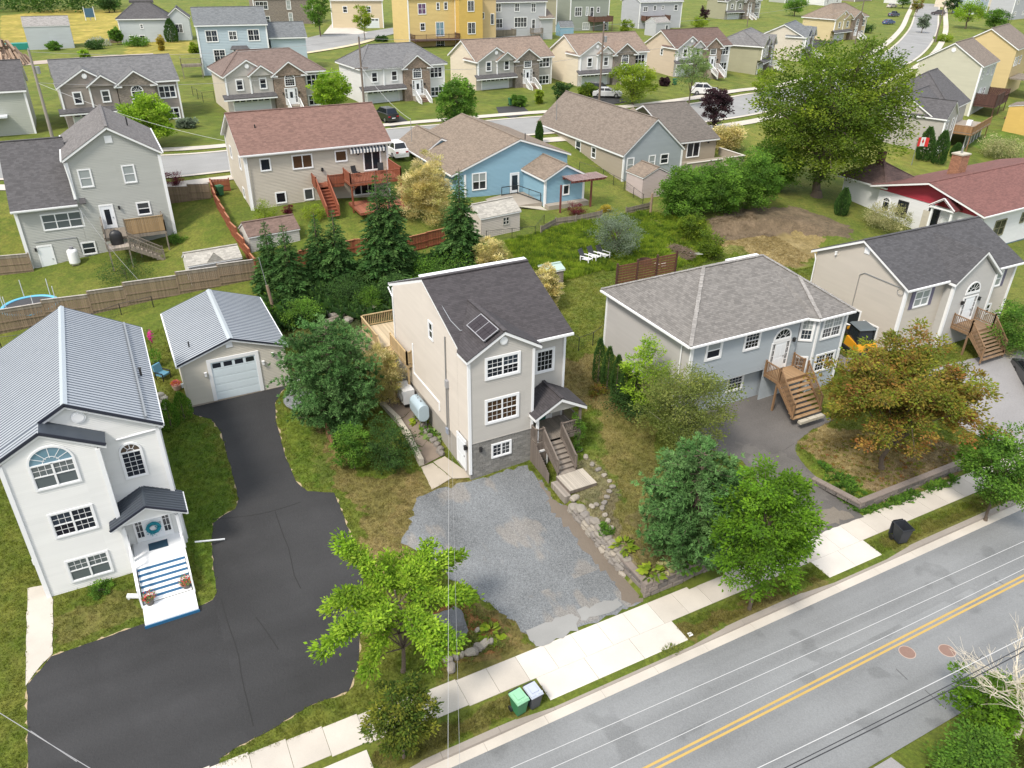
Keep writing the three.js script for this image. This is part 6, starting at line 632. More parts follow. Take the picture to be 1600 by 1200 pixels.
rowHouse('beige and brick house with brown hip roof, partly behind the brown-red roof',[23.24,8.8,-121.57],2.4,{w:7.21,hip:true,he:5.12,hr:7.72,roof:roofMat('brown hip',[0.24,0.175,0.15]),side:wallMat('cream side',[0.58,0.52,0.42]),front:wallMat('pale greige',[0.46,0.44,0.41])});
rowHouse('white and brown brick house with grey hip roof and white front stairs',[41.99,8.8,-121.47],4.9,{w:7.16,hip:true,he:5.12,hr:7.74,plain:true,roof:roofMat('weathered grey',[0.22,0.22,0.225]),side:wallMat('row white',[0.7,0.7,0.69]),front:wallMat('row white',[0.7,0.7,0.69])});
rowHouse('cream-sided house with tan roof and grey front, two green bins by its garage',[62.33,8.9,-124.61],4.8,{w:7.65,he:4.76,hr:7.43,roof:roofMat('row tan',[0.32,0.24,0.19]),side:wallMat('cream row',[0.68,0.6,0.47]),front:wallMat('stone grey',[0.4,0.395,0.365]),brick:brickG});
rowHouse('cream house with tan roof and white front, half hidden by bright green maple',[79.78,9,-121.66],0.7,{w:7.31,he:5.14,hr:7.76,roof:roofMat('row tan',[0.32,0.24,0.19]),side:wallMat('cream row',[0.68,0.6,0.47]),front:wallMat('off white',[0.64,0.62,0.6]),brick:brickG});
rowHouse('pinkish beige house with dark brown roof behind a pale willow-like tree',[102.41,9,-125.88],1.4,{w:6.86,he:4.77,hr:7.39,sideWin:true,roof:roofMat('dark brown',[0.19,0.125,0.105]),side:wallMat('pink beige',[0.57,0.47,0.36]),front:wallMat('light grey row',[0.5,0.5,0.5])});
{const P=G(1160.5,117);rowHouse('olive-sided house with grey hip roof, turned towards the bend of the street',[P[0] + 5.6,P[1],P[2] - 6.5],34,{w:6.5,hip:true,he:5.2,hr:7.6,roof:roofMat('hip grey',[0.23,0.225,0.225]),side:wallMat('olive',[0.34,0.33,0.22]),front:wallMat('olive',[0.34,0.33,0.22]),brick:brickG});}
{const P=G(1236,96);rowHouse('pale beige house with blue-grey roof beside the red car',[P[0] + 4,P[1],P[2] - 6],34,{w:6.2,he:5.0,hr:7.3,roof:roofMat('blue grey roof',[0.2,0.215,0.23]),side:wallMat('pale beige',[0.58,0.53,0.45]),front:wallMat('pale white',[0.6,0.6,0.6]),brick:brickG});}
{const P=G(1320,62);rowHouse('yellow house with tan roof and white stairs, above the big tree',[P[0],P[1],P[2] - 4.5],14,{w:9.4,he:5.4,hr:8.6,hip:true,roof:sh.f,side:wallMat('soft yellow',[0.6,0.5,0.28]),front:wallMat('soft yellow',[0.6,0.5,0.28])});}
{const P=G(30,212);const t=thing('suburban_house','grey-green house with dark roof cut by the left edge, behind the side wing','house',[P[0] - 5.6,P[1],P[2] - 4.5],0,undefined);block(t,{x0:-8,x1:7.4,z0:-4.5,z1:4,y0:-1,he:5.2,hr:8.1,type:'gx',ov:0.4,rk:0.3,wall:wallMat('grey green',[0.4,0.42,0.37]),roof:sh.i,lap:0.2});win(t,'f',4,2.2,3.0,1.9,1.5,{n:2});win(t,'f',4,2.2,0.2,1.9,1.4,{n:2});corners(t,[[7.4,4,-1,5]],0.16);box(-8,5,2.3,2.5,4.02,5.5).build(t,'porch_roof',M('pale flat roof',[0.6,0.63,0.66],0.5));}

// ---------------------------------------------------------------- houses higher up the slope
function farHouse(label,base,yaw,o){
const t=thing('hillside_house',label,'house',base,yaw*Math.PI / 180,'houses higher up the slope');block(t,{x0:-o.w / 2,x1:o.w / 2,z0:-o.d,z1:0,y0:-2,he:o.he,hr:o.hr,type:o.type||'gx',ov:0.4,rk:0.35,wall:o.wall,roof:o.roof,lap:0.24,laps:'flr'});corners(t,[[-o.w / 2,0,-1,o.he - 0.2],[o.w / 2,0,-1,o.he - 0.2]],0.16);
for (const [u,y,w,h,n,g] of o.wins||[]) win(t,'f',0,u,y,w,h,{n:n||1,dh:true,tw:0.12,grid:[2,1],glass:g||W.glass});for (const [u,y,w,h] of o.left||[]) win(t,'l',-o.w / 2,u,y,w,h,{dh:true});
for (const [x0,x1,y,d,m,solid] of o.decks||[]){deck(t,x0,x1,y,0.03,d,m,{rim:m,legs:[[x0 + 0.1,d - 0.1,-2],[x1 - 0.1,d - 0.1,-2]]});for (const [A,B] of [[[x0,y,d],[x1,y,d]],[[x0,y,0.1],[x0,y,d]],[[x1,y,0.1],[x1,y,d]]]) railing(t,A,B,{mat:m,solid,gap:0.2,h:1.05});}return t;
}
const at=(u,v,s=0)=>{const g=G(u,v);return s?[g[0],g[1],g[2]]:g;};
{const P=at(373,116);const t=farHouse('light blue three storey house with grey roof and attached low garage',P,-6,{w:11.2,d:8.6,he:7.9,hr:10.3,wall:wallMat('light blue',[0.42,0.51,0.57]),roof:roofMat('cool grey',[0.21,0.225,0.235]),wins:[[-3.4,5.2,2,1.9,2],[0,5.4,1.4,1.5,2],[3.4,5.2,2,1.9,2],[-2.6,2.0,2,2.1,2],[0.8,1.9,2.4,2.4,3,W.blue],[3.6,2.0,1.9,2,2]],decks:[[-9,-5.8,2.0,2.5,W.oldwood]]});new MB().slab([[-0.8,4.1,0.9],[2.4,4.1,0.9],[2.0,4.6,0],[-0.4,4.6,0]],0.1).build(t,'bay_roof',sh.i);block(t,{x0:6.2,x1:12.2,z0:-7,z1:-1.2,y0:1,he:5.6,hr:7.8,type:'gx',ov:0.4,rk:0.3,wall:mats['wall light blue'],roof:mats['roof cool grey']});}
{const P=at(231,66);const t=farHouse('grey-blue house with steep hip roof beside the yellow field',P,-9,{w:10.2,d:8.5,he:4.75,hr:8.2,type:'hip',wall:wallMat('mist grey',[0.48,0.52,0.53]),roof:sh.i,wins:[[-3,0.3,1.1,1.2],[-0.9,0.3,1.2,1.2],[-0.6,2.7,0.7,1]]});block(t,{x0:4.6,x1:9.2,z0:-7,z1:-1.5,y0:-1,he:4.7,hr:6.8,type:'gz',ov:0.3,rk:0.3,wall:mats['wall mist grey'],roof:sh.i});win(t,'f',-1.5,6.9,1.6,1.6,1.9,{n:2,grid:[2,2]});new MB().slab([[-2.5,8,-3.5],[2.5,8,-3.5],[2,10.4,-5],[-2,10.4,-5]],0.4).build(t,'upper_roof',sh.i);}
{const P=at(446,38);farHouse('grey brick house with white stairs above the low garage',P,-4,{w:15,d:9,he:6.6,hr:9,wall:brickG,roof:sh.i,wins:[[-5.5,3.6,3.2,2.0,3],[-5.3,0.3,3,1.8,3],[1.4,3.5,1.2,2.2,1,W.curtain],[1.6,0.4,1.1,2.4,1,W.curtain]]});}
{const P=at(560,44);const t=farHouse('cream house with dark garage behind the thin yellow tree',P,-16,{w:13,d:9,he:6.6,hr:9,wall:wallMat('cream far',[0.62,0.52,0.35]),roof:sh.j,wins:[[-3,3.6,1.2,1.6],[3,3.6,1.2,1.6]]});garageDoor(t,'f',0,3,0,4.6,2.2,{cols:5,emboss:false,mat:mats['white garage']});}
{const P=at(641,74);const t=farHouse('yellow three storey house with pale roof and dark red balcony',[P[0] + 5.4,P[1],P[2]],-1.5,{w:10.8,d:11,he:9.8,hr:11.9,wall:wallMat('yellow',[0.66,0.5,0.21]),roof:M('pale roof',[0.62,0.64,0.66],0.6,T.shingle),wins:[[-2.3,6.4,1.9,2.2,2,M('purple glass',[0.1,0.04,0.12],0.1)],[1.4,7.2,0.8,1.5],[3.2,7.2,0.9,1.6],[-2.3,3.2,1.2,1.6],[1.7,2.0,2.0,2.9,2,W.blue],[1.7,-0.9,2.0,2.5,2]],decks:[[-5.2,5.2,1.6,3,W.dark]]});block(t,{x0:5.4,x1:11,z0:-9,z1:2.2,y0:-2,he:9.8,hr:11.9,type:'gz',ov:0.3,rk:0.3,wall:wallMat('amber',[0.6,0.41,0.11]),roof:mats['pale roof']});win(t,'f',2.2,8.2,6.9,1.6,2.2,{n:2,grid:[2,2]});win(t,'f',2.2,8.3,2.4,1.9,2.4,{n:2,grid:[2,2]});block(t,{x0:11,x1:15,z0:-8,z1:0.5,y0:-2,he:9.8,hr:11.5,type:'gx',ov:0.3,rk:0.3,wall:wallMat('apricot',[0.6,0.45,0.24]),roof:mats['pale roof']});for (const [u,y,h] of [[11.7,5.2,1.4],[14.1,4.0,2.3]]) win(t,'f',0.5,u,y,0.9,h,{grid:[2,2]});}
{const P=at(806,62);const t=farHouse('pale grey house with weathered wood balcony behind the tan row roof',P,-2,{w:15.5,d:9,he:8.2,hr:10.5,wall:wallMat('pale grey far',[0.46,0.47,0.49]),roof:sh.i,wins:[[-4.6,6.0,1.4,1.9,2],[0.2,6.0,1.3,1.9,2],[4.5,5.8,1.3,2,2],[-4.4,2.6,1.8,2.1,2],[1.2,2.6,3.4,2.3,4],[4.6,2.2,1,2.2]],decks:[[-7.6,-1.2,1.4,2.6,W.oldwood,true],[3.8,6.4,1.4,1.6,W.oldwood]]});block(t,{x0:6.3,x1:9.6,z0:-7,z1:0.4,y0:-2,he:4.6,hr:6.2,type:'gx',ov:0.4,rk:0.4,wall:mats['wall pale grey far'],roof:sh.j});}
{const P=at(920,48);farHouse('sage green house with dark brown balcony up the slope',P,-1,{w:12,d:9,he:8.6,hr:11,wall:wallMat('sage',[0.29,0.32,0.27]),roof:sh.i,wins:[[-3.6,3.6,2.2,2.3,3],[-0.9,3.7,0.8,2.2,1,W.curtain],[0.6,3.4,1.2,2.4],[2.6,4.4,1,1.4],[-1,0.2,2.2,1.9,3,W.curtain],[5,0.1,1.1,1.6]],decks:[[-0.4,5.6,2.6,3,M('brown balcony',[0.15,0.075,0.055],0.8,T.wood),true]]});const t2=farHouse('olive house wall just left of sage green house',at(850,50),-1,{w:7,d:10,he:8.6,hr:11,wall:wallMat('olive far',[0.4,0.37,0.25]),roof:sh.i,left:[[-4,3,1,1.4]]});void t2;}
{const P=at(1030,44);farHouse('grey house with long brown balcony and shed before it',P,0,{w:14.5,d:9,he:6.9,hr:9,wall:wallMat('dove grey',[0.45,0.46,0.49]),roof:roofMat('white grey',[0.45,0.46,0.47]),wins:[[-5.4,4.4,1.6,1.3,2],[-2.2,4.6,1.1,1.3],[0.6,4.7,0.8,1.2],[5.2,4.4,1.3,1.6]],decks:[[-6.6,1.6,2.4,2.6,M('brown balcony',[0.15,0.075,0.055],0.8,T.wood),true]]});}
{const P=at(1160,30);rowHouse('olive brick house with two-door garage at the top of the slope',[P[0],P[1],P[2] - 5],4,{w:8.2,he:5.4,hr:8,roof:sh.i,side:wallMat('olive',[0.34,0.33,0.22]),front:wallMat('olive grey',[0.33,0.33,0.28]),brick:brickG});}
{const far=[['dark roofed house at top right beside the road',1300,8,12,5.5,sh.i,wallMat('row white',[0.7,0.7,0.69])],['pale blue house at the top right corner',1530,22,10,7,sh.i,wallMat('far blue',[0.5,0.58,0.65])],['cream house far up the road at top right',1500,12,11,7,sh.j,wallMat('cream row',[0.68,0.6,0.47])],['grey far house at the extreme top right',1590,30,12,8,sh.i,wallMat('dove grey',[0.45,0.46,0.49])],['white far house beyond the parked blue cars',1420,6,12,6,sh.i,wallMat('row white',[0.7,0.7,0.69])],['taupe far house right of the dark roofed one at top',1348,2,13,6,sh.j,wallMat('taupe',[0.27,0.235,0.21])],['sand coloured far house above the leafy tree at top right',1560,10,12,7,sh.j,wallMat('pale beige',[0.58,0.53,0.45])],['grey-green far house at top between two lawns',1240,4,12,6,sh.i,wallMat('grey green',[0.4,0.42,0.37])]];for (const [l,u,v,w,he,r,wl] of far) farHouse(l,at(u,v),10,{w,d:8,he,hr:he + 2.6,wall:wl,roof:r,wins:[[-w*0.3,he*0.6,1.4,1.4,2],[w*0.25,he*0.6,1.4,1.4,2],[-w*0.3,he*0.15,1.4,1.4,2],[w*0.25,he*0.15,1.4,1.4,2]]});}
// ---------------------------------------------------------------- sheds
function shed(label,base,yaw,w,d,h,rise,wl,rm,type='gx',extra){const t=thing('shed',label,'shed',base,yaw*Math.PI / 180);block(t,{x0:-w / 2,x1:w / 2,z0:-d / 2,z1:d / 2,y0:-0.5,he:h,hr:h + rise,type,ov:0.12,rk:0.12,wall:wl,roof:rm,fascia:0.1,lap:0.16});if (extra) extra(t);return t;}
const vinyl=M('vinyl shed roof',[0.55,0.52,0.46],0.7,T.shingle);
shed('beige resin shed behind the long wooden fence',G(336,428),4,4.3,2.4,1.55,0.75,W.shed,vinyl,'gx',(t)=>{new MB().poly([[-0.7,1.6,1.3],[0.7,1.6,1.3],[0,2.4,1.3]]).build(t,'door_gable',vinyl);});
shed('beige barn-roof shed beside the blue bungalow patio',add(G(790,362),[-1.0,0,-1]),8,4.6,3.0,2.0,1.0,M('shed wall',[0.52,0.47,0.42],0.7,T.wall),vinyl,'gx',(t)=>{win(t,'f',1.5,0.6,0.9,0.75,0.75,{n:2,dh:true,tw:0.03,trim:W.shed});});
shed('pinkish shed with tan roof in front of the tan bungalow',add(G(1018,308),[0.6,0,-1.6]),0,4.0,3.2,2.4,0.95,M('pink shed',[0.5,0.42,0.4],0.7,T.wall),sh.f,'gz');
shed('small weathered shed with green metal roof behind the middle house',add(G(866,452),[0,0.1,-0.6]),0,1.5,1.5,1.7,0.3,W.oldwood,M('green tin',[0.36,0.47,0.42],0.5),'gx');
shed('small brown-roofed hut behind the spruces',add(G(432,392),[0,0,-2.2]),6,4.6,3.0,1.5,0.9,W.shed,roofMat('hut brown',[0.24,0.16,0.13]),'gx');
shed('blue-grey playhouse shed by the sage green house',at(882,56),-8,3.6,3.0,2.2,1.3,wallMat('sky blue',[0.235,0.4,0.5]),roofMat('cool grey',[0.21,0.225,0.235]),'gx');shed('pale grey garden shed with white trim up the slope',at(1026,55),10,5.2,4.0,3.2,1.2,wallMat('pale grey far',[0.46,0.47,0.49]),roofMat('hip cap',[0.4,0.38,0.36]),'gx',(t)=>win(t,'f',2,1.4,1.3,1,1.3));shed('pale blue outbuilding in the yellow field',at(82,74),0,8.4,6,4.4,1.6,wallMat('mist grey',[0.48,0.52,0.53]),roofMat('hip cap',[0.4,0.38,0.36]),'gx');shed('yellow wall of garden shed at the right edge',at(1592,205),20,4.5,4,4,0.4,wallMat('amber',[0.6,0.41,0.11]),sh.j,'gx');
// ---------------------------------------------------------------- plants: every crown is made of leaf-sized faces
const leafMat=new THREE.MeshPhysicalMaterial({vertexColors:true,roughness:1,transmission:0.45,thickness:0,specularIntensity:0.2});leafMat.color.setRGB(1,1,1);
const needleMat=new THREE.MeshPhysicalMaterial({vertexColors:true,roughness:1,transmission:0.2,thickness:0,specularIntensity:0.2});
class Leaves{
constructor(seed){this.r=rng(seed);this.p=[];this.n=[];this.c=[];}
tri(a,b,c,col){const n=unit(cross(sub(b,a),sub(c,a)));for (const q of [a,b,c]){this.p.push(q[0],q[1],q[2]);this.n.push(n[0],n[1],n[2]);this.c.push(col[0],col[1],col[2]);}}
leaf(p,s,dir,col,asp=0.55){const r=this.r,d=unit(dir),o=unit(cross(d,[r() - 0.5,r() - 0.2,r() - 0.5])),a=p,t=add(p,mul(d,s)),m=add(p,mul(d,s*0.45)),L=add(m,mul(o,s*asp*0.5)),R=sub(m,mul(o,s*asp*0.5));this.tri(a,R,t,col);this.tri(a,t,L,col);}
gauss(){const r=this.r;return (r() + r() + r() - 1.5)*1.16;}
ball(){const r=this.r;for (;;){const v=[r()*2 - 1,r()*2 - 1,r()*2 - 1];if (dot(v,v)<1) return v;}}
geo(){const g=new THREE.BufferGeometry();g.setAttribute('position',new THREE.Float32BufferAttribute(this.p,3));g.setAttribute('normal',new THREE.Float32BufferAttribute(this.n,3));g.setAttribute('color',new THREE.Float32BufferAttribute(this.c,3));return g;}
}
const PALS={fresh:[[0.118,0.254,0.0142],[0.177,0.325,0.0189],[0.0767,0.177,0.0106]],bright:[[0.208,0.374,0.0191],[0.319,0.494,0.0319],[0.127,0.263,0.0159],[0.399,0.542,0.0558]],mid:[[0.119,0.255,0.0287],[0.191,0.342,0.0399],[0.0716,0.176,0.0223]],dark:[[0.0496,0.115,0.0248],[0.0885,0.177,0.0354],[0.0354,0.0885,0.0212]],pine:[[0.0649,0.159,0.0413],[0.106,0.224,0.0649],[0.165,0.295,0.1]],spruce:[[0.032,0.09,0.022],[0.06,0.14,0.034],[0.1,0.19,0.05]],fall:[[0.401,0.153,0.0531],[0.295,0.236,0.0354],[0.189,0.26,0.0236],[0.354,0.236,0.0531],[0.26,0.0944,0.0354],[0.201,0.26,0.0236],[0.153,0.236,0.0177],[0.236,0.236,0.0295],[0.165,0.236,0.0236]],birch:[[0.2,0.25,0.0562],[0.138,0.194,0.0375],[0.263,0.281,0.075]],cream:[[0.74,0.62,0.26],[0.62,0.54,0.2],[0.34,0.36,0.1],[0.8,0.7,0.4]],creamgreen:[[0.517,0.483,0.23],[0.287,0.322,0.115],[0.632,0.575,0.322],[0.161,0.207,0.0575]],silver:[[0.2,0.26,0.17],[0.13,0.19,0.11],[0.27,0.32,0.23]],purple:[[0.032,0.014,0.022],[0.065,0.028,0.04],[0.1,0.05,0.055]],maroon:[[0.12,0.015,0.03],[0.2,0.03,0.05]],oak:[[0.0942,0.171,0.0137],[0.171,0.266,0.0205],[0.266,0.342,0.0274],[0.0599,0.12,0.0137]],lime:[[0.25,0.35,0.025],[0.338,0.425,0.0375],[0.163,0.263,0.0187]],yellow:[[0.55,0.42,0.05],[0.42,0.36,0.06]],pale:[[0.207,0.31,0.092],[0.287,0.38,0.138],[0.138,0.23,0.0575]],linden:[[0.0675,0.121,0.0162],[0.108,0.162,0.0203],[0.324,0.324,0.0405],[0.0473,0.0945,0.0135]]};
const pickCol=(L,pal)=>{const a=pal[Math.floor(L.r()*pal.length)],b=pal[Math.floor(L.r()*pal.length)];return mix3(a,b,L.r());};

function crown(L,c,R,o){
const pal=PALS[o.pal],n=o.clumps||90,per=o.per||120,s=o.leaf||0.16,cs=o.cs||0.2,tips=[];
for (let k=0;k<n;k++){
let d,f,lob;
if (o.limbs){const i=k % o.limbs,a=i*2.39996 + hash(i,1,o.seed)*0.7,e=mix(-0.25,0.95,hash(i,2,o.seed))*(o.rise??1),ln=mix(0.72,1.18,hash(i,3,o.seed)),t=mix(0.25,1,(Math.floor(k / o.limbs) + 0.5*L.r()) / Math.max(1,n / o.limbs - 0.5));d=[Math.cos(a)*Math.cos(e),Math.sin(e) - t*t*0.14,Math.sin(a)*Math.cos(e)];f=Math.min(1.15,t)*ln;d=add(d,mul(L.ball(),o.jit??0.13));lob=1;}
else{d=unit(L.ball());f=Math.pow(mix(0.12,1,L.r()),0.5);lob=0.72 + 0.5*noise(d[0]*2.1 + 10 + o.seed,d[1]*2.1 + d[2]*2.3 + 7,o.seed);}
const q=[c[0] + d[0]*R[0]*f*lob,c[1] + d[1]*R[1]*f*lob,c[2] + d[2]*R[2]*f*lob];tips.push(q);
const tone=mix(0.72,1.22,L.r()),hue=pickCol(L,pal),cr2=R[0]*cs*mix(0.7,1.3,L.r());
for (let i=0;i<per;i++){const g=[L.gauss(),L.gauss()*(o.flat??0.62),L.gauss()],p=add(q,mul(g,cr2));const col=mul(mix3(hue,pickCol(L,pal),o.mixc??0.35),tone*mix(0.8,1.2,L.r()));const out=[g[0] + d[0]*0.6 + (L.r() - 0.5),g[1]*0.5 + (o.up??0.1) + (L.r() - 0.5)*0.9,g[2] + d[2]*0.6 + (L.r() - 0.5)];L.leaf(p,s*mix(0.65,1.3,L.r()),out,col,o.asp);}
}
return tips;
}
function trunkOf(t,base,c,tips,rad,mat,nl,seed){
const g=new MB(),r=rng(seed),top=[c[0],c[1] + 0.35*(c[1] - base[1])*0.5,c[2]],w=(k)=>(hash(k,4,seed) - 0.5)*rad*2.2;const pts=Array.from({length:7},(_,k)=>{const f=k / 6;return [mix(base[0],top[0],f) + (k?w(k):0),mix(base[1] - 0.3,top[1],f),mix(base[2],top[2],f) + (k?w(k + 20):0)];});g.path(pts,rad,rad*0.35,9);g.rod([base[0],base[1] - 0.3,base[2]],[base[0],base[1] + rad*1.5,base[2]],rad*1.7,rad*0.98,9);
for (let k=0;k<nl;k++){const e=tips[Math.floor(r()*tips.length)],f=mix(0.35,0.95,r()),s=pts[Math.floor(f*6)],m=add(mul(add(s,e),0.5),[0,len(sub(e,s))*0.08,0]);g.path([s,m,e],rad*0.38,rad*0.07,5);}
return g.build(t,'trunk',mat);
}

function placeCrown(bx,clear){
const [u0,v0,u1,v1]=bx,cu=(u0 + u1) / 2,cv=(v0 + v1) / 2;let yc=3,p,R=2,ry=2;
for (let k=0;k<6;k++){p=hit(cu,cv,(x,z)=>H(x,z) + yc);const m=pxPerM(p),d=unit(sub(p,EYE)),se=Math.abs(d[1]),ce=Math.sqrt(1 - se*se),hh=(v1 - v0) / 2 / m;R=(u1 - u0) / 2 / m;ry=Math.sqrt(Math.max(0.16*R*R,hh*hh - R*R*se*se)) / ce;yc=ry + clear(ry,R);}
return{base:[p[0],H(p[0],p[2]),p[2]],R,ry,yc};
}
function broadleaf(name,label,bx,o,cat='tree'){
const q=placeCrown(bx,(ry)=>o.clear??ry*0.35),t=thing(name,label,cat,q.base,0,undefined),L=new Leaves(o.seed),c=[0,q.yc,0],k9=o.shrub?0.97:o.limbs?0.95:0.88,tips=crown(L,c,[q.R*k9,q.ry*k9,q.R*k9],o);
put(t,o.shrub?'foliage':'crown',L.geo(),o.mat||leafMat);trunkOf(t,[0,0,0],c,tips,o.trunk??Math.max(0.05,q.R*0.05),o.bark||W.bark,o.shrub?10:o.nl||22,o.seed);return t;
}
const shrub=(label,bx,o,name='shrub')=>broadleaf(name,label,bx,{clear:-0.25,trunk:0.03,clumps:34,per:70,leaf:0.1,cs:0.26,shrub:true,...o},'shrub');

function conifer(name,label,foot,top,hw,o){
const base=G(...foot),h=riseTo(base,...top),R=hw / pxPerM(base),t=thing(name,label,'tree',base),L=new Leaves(o.seed),pal=PALS[o.pal||'spruce'],nl=o.layers||24,g=new MB();
for (let k=0;k<nl;k++){const f=(k + L.r()*0.6) / nl,y=mix(o.low??0.25,h*0.98,f),rad=R*Math.pow(1 - f,o.pow??0.74)*mix(0.85,1.12,L.r()) + 0.08,nb=Math.max(5,Math.round((o.nb||10)*(0.45 + 0.55*(1 - f)))),a0=L.r()*6.28;
for (let b=0;b<nb;b++){const a=a0 + b / nb*6.283 + (L.r() - 0.5)*0.4,r2=rad*mix(0.75,1.15,L.r()),tone=mix(0.7,1.25,L.r()),hue=pickCol(L,pal),dr=o.droop??0.3;const at2=(s)=>[Math.cos(a)*r2*s,y + r2*(0.16*s - dr*s*s),Math.sin(a)*r2*s];
const ns=Math.max(6,Math.round(r2*(o.spray||15)));for (let i=0;i<ns;i++){const s=mix(0.12,1,(i + L.r()) / ns),p=at2(s),w=(1 - s*0.5)*r2*0.46;for (const sd of [-1,1]){const an=a + sd*mix(0.5,1.1,L.r()),dir=[Math.cos(an),-0.15 + (L.r() - 0.5)*0.5,Math.sin(an)],ln=Math.max(0.12,w*mix(0.6,1.15,L.r()));L.leaf(p,ln,dir,mul(mix3(hue,pickCol(L,pal),0.3),tone*mix(0.8,1.2,L.r())),0.3);}if (L.r()<0.5) L.leaf(p,0.18,[Math.cos(a),0.7,Math.sin(a)],mul(hue,tone*1.1),0.4);}}}
put(t,'crown',L.geo(),needleMat);g.rod([0,-0.2,0],[0,h,0],R*0.08 + 0.05,0.02,7).build(t,'trunk',W.bark);return t;
}

function pine(label,bx,o){
const q=placeCrown(bx,()=>o.clear??0.1),t=thing('pine_tree',label,'tree',q.base),L=new Leaves(o.seed),pal=PALS.pine,h=q.yc + q.ry,g=new MB(),nw=o.whorls||13;g.rod([0,-0.2,0],[0,h*0.96,0],0.16,0.03,8);
for (let k=0;k<nw;k++){const f=(k + 0.5) / nw,y=mix(0.5,h*0.97,f),env=q.R*Math.sqrt(Math.max(0.03,1 - Math.pow((f - 0.34) / 0.7,2))),nb=Math.round(mix(9,5,f)),a0=L.r()*6.28;
for (let b=0;b<nb;b++){const a=a0 + b / nb*6.283 + (L.r() - 0.5)*0.5,r2=env*mix(0.72,1.14,L.r()),tone=mix(0.75,1.25,L.r()),hue=pickCol(L,pal),tip=(s)=>[Math.cos(a)*r2*s,y + r2*0.22*s*s,Math.sin(a)*r2*s];g.path([tip(0),tip(0.5),tip(1)],0.04,0.012,4);
const nt=Math.round(r2*(o.tufts||12));for (let i=0;i<nt;i++){const s=Math.pow(mix(0.06,1,L.r()),0.65),c=add(tip(s),mul([L.gauss(),L.gauss()*0.5,L.gauss()],0.17*r2*s + 0.08)),ct=tone*mix(0.8,1.2,L.r());const ax=unit([Math.cos(a) + L.gauss()*0.7,0.5 + L.gauss()*0.5,Math.sin(a) + L.gauss()*0.7]);for (let m=0;m<(o.needles||15);m++){const d=add(mul(ax,0.8),L.ball());L.leaf(c,mix(0.16,0.3,L.r()),d,mul(mix3(hue,pickCol(L,pal),0.4),ct),0.22);}}}}
put(t,'crown',L.geo(),needleMat);g.build(t,'trunk',W.bark);return t;
}
function columnTree(label,foot,top,hw,o){
const base=G(...foot),h=riseTo(base,...top),R=hw / pxPerM(base),t=thing('columnar_evergreen',label,'shrub',base),L=new Leaves(o.seed),pal=PALS[o.pal||'dark'],n=o.n||2600;for (let k=0;k<n;k++){const f=L.r(),y=f*h,a=L.r()*6.283,rr=R*Math.pow(Math.sin(Math.PI*Math.min(0.97,0.25 + f*0.74)),0.8)*mix(0.75,1.08,Math.sqrt(L.r()))*(0.85 + 0.3*noise(a*2,y*2,o.seed));L.leaf([Math.cos(a)*rr,y,Math.sin(a)*rr],mix(0.1,0.2,L.r())*(o.big||1),[Math.cos(a)*0.5,1,Math.sin(a)*0.5],mul(pickCol(L,pal),mix(0.75,1.25,L.r())),0.35);}put(t,'foliage',L.geo(),needleMat);new MB().rod([0,-0.1,0],[0,h*0.8,0],0.07,0.02,6).build(t,'trunk',W.bark);return t;
}
function hosta(label,pos,R,pal,seed){const t=thing('hosta',label,'plant',pos),L=new Leaves(seed),p=PALS[pal],n=46;for (let k=0;k<n;k++){const a=L.r()*6.283,f=Math.sqrt(L.r()),c=[Math.cos(a)*R*f*0.6,0.1 + 0.3*(1 - f),Math.sin(a)*R*f*0.6];L.leaf(c,R*mix(0.4,0.62,L.r()),[Math.cos(a),0.5 - f*0.6,Math.sin(a)],mul(pickCol(L,p),mix(0.8,1.2,L.r())),0.6);}put(t,'leaves',L.geo(),leafMat);return t;}


broadleaf('maple_tree','bright green young maple with spreading limbs between black driveway and gravel pad',[478,800,764,1085],{pal:'bright',seed:11,clumps:300,limbs:19,jit:0.06,per:80,leaf:0.18,cs:0.072,clear:0.4,trunk:0.11,nl:40,flat:0.7,rise:0.85});
broadleaf('linden_tree','small dark green street tree with yellowing top on the verge by the sidewalk',[566,1052,684,1180],{pal:'linden',seed:12,clumps:120,per:90,leaf:0.13,cs:0.17,clear:0.9,trunk:0.07});
broadleaf('street_maple','leafy green street maple on the verge in front of the block retaining wall',[1112,706,1286,945],{pal:'fresh',seed:13,clumps:230,per:95,leaf:0.17,cs:0.15,clear:1.2,trunk:0.1,mat:leafMat});
broadleaf('street_maple','green street maple at the right edge in front of the driveway with the black car',[1505,662,1640,800],{pal:'mid',seed:14,clumps:150,per:90,leaf:0.17,cs:0.16,clear:1.2,trunk:0.09});
broadleaf('red_maple','big maple turning orange and red on raised bed between two driveways',[1283,500,1535,752],{pal:'fall',seed:15,clumps:560,limbs:58,jit:0.1,per:85,leaf:0.2,cs:0.085,clear:0.15,trunk:0.16,nl:50,mixc:0.45});
pine('dense blue-green pine on dry lawn left of the street maple',[1008,690,1168,882],{seed:16,tufts:18,whorls:16});
pine('dense blue-green pine between garage and the middle house',[446,498,588,674],{seed:17,tufts:19,whorls:15});
broadleaf('birch_tree','pale olive birch with light branches behind the pine on dry lawn',[985,548,1165,722],{pal:'birch',seed:218,clumps:210,per:110,leaf:0.13,cs:0.15,clear:0.8,trunk:0.08,bark:W.birch,nl:26});
broadleaf('ash_tree','slender fresh green young tree by left wall of the split entry house',[966,520,1052,650],{pal:'bright',seed:19,clumps:110,per:60,leaf:0.15,cs:0.17,clear:0.3,trunk:0.07});
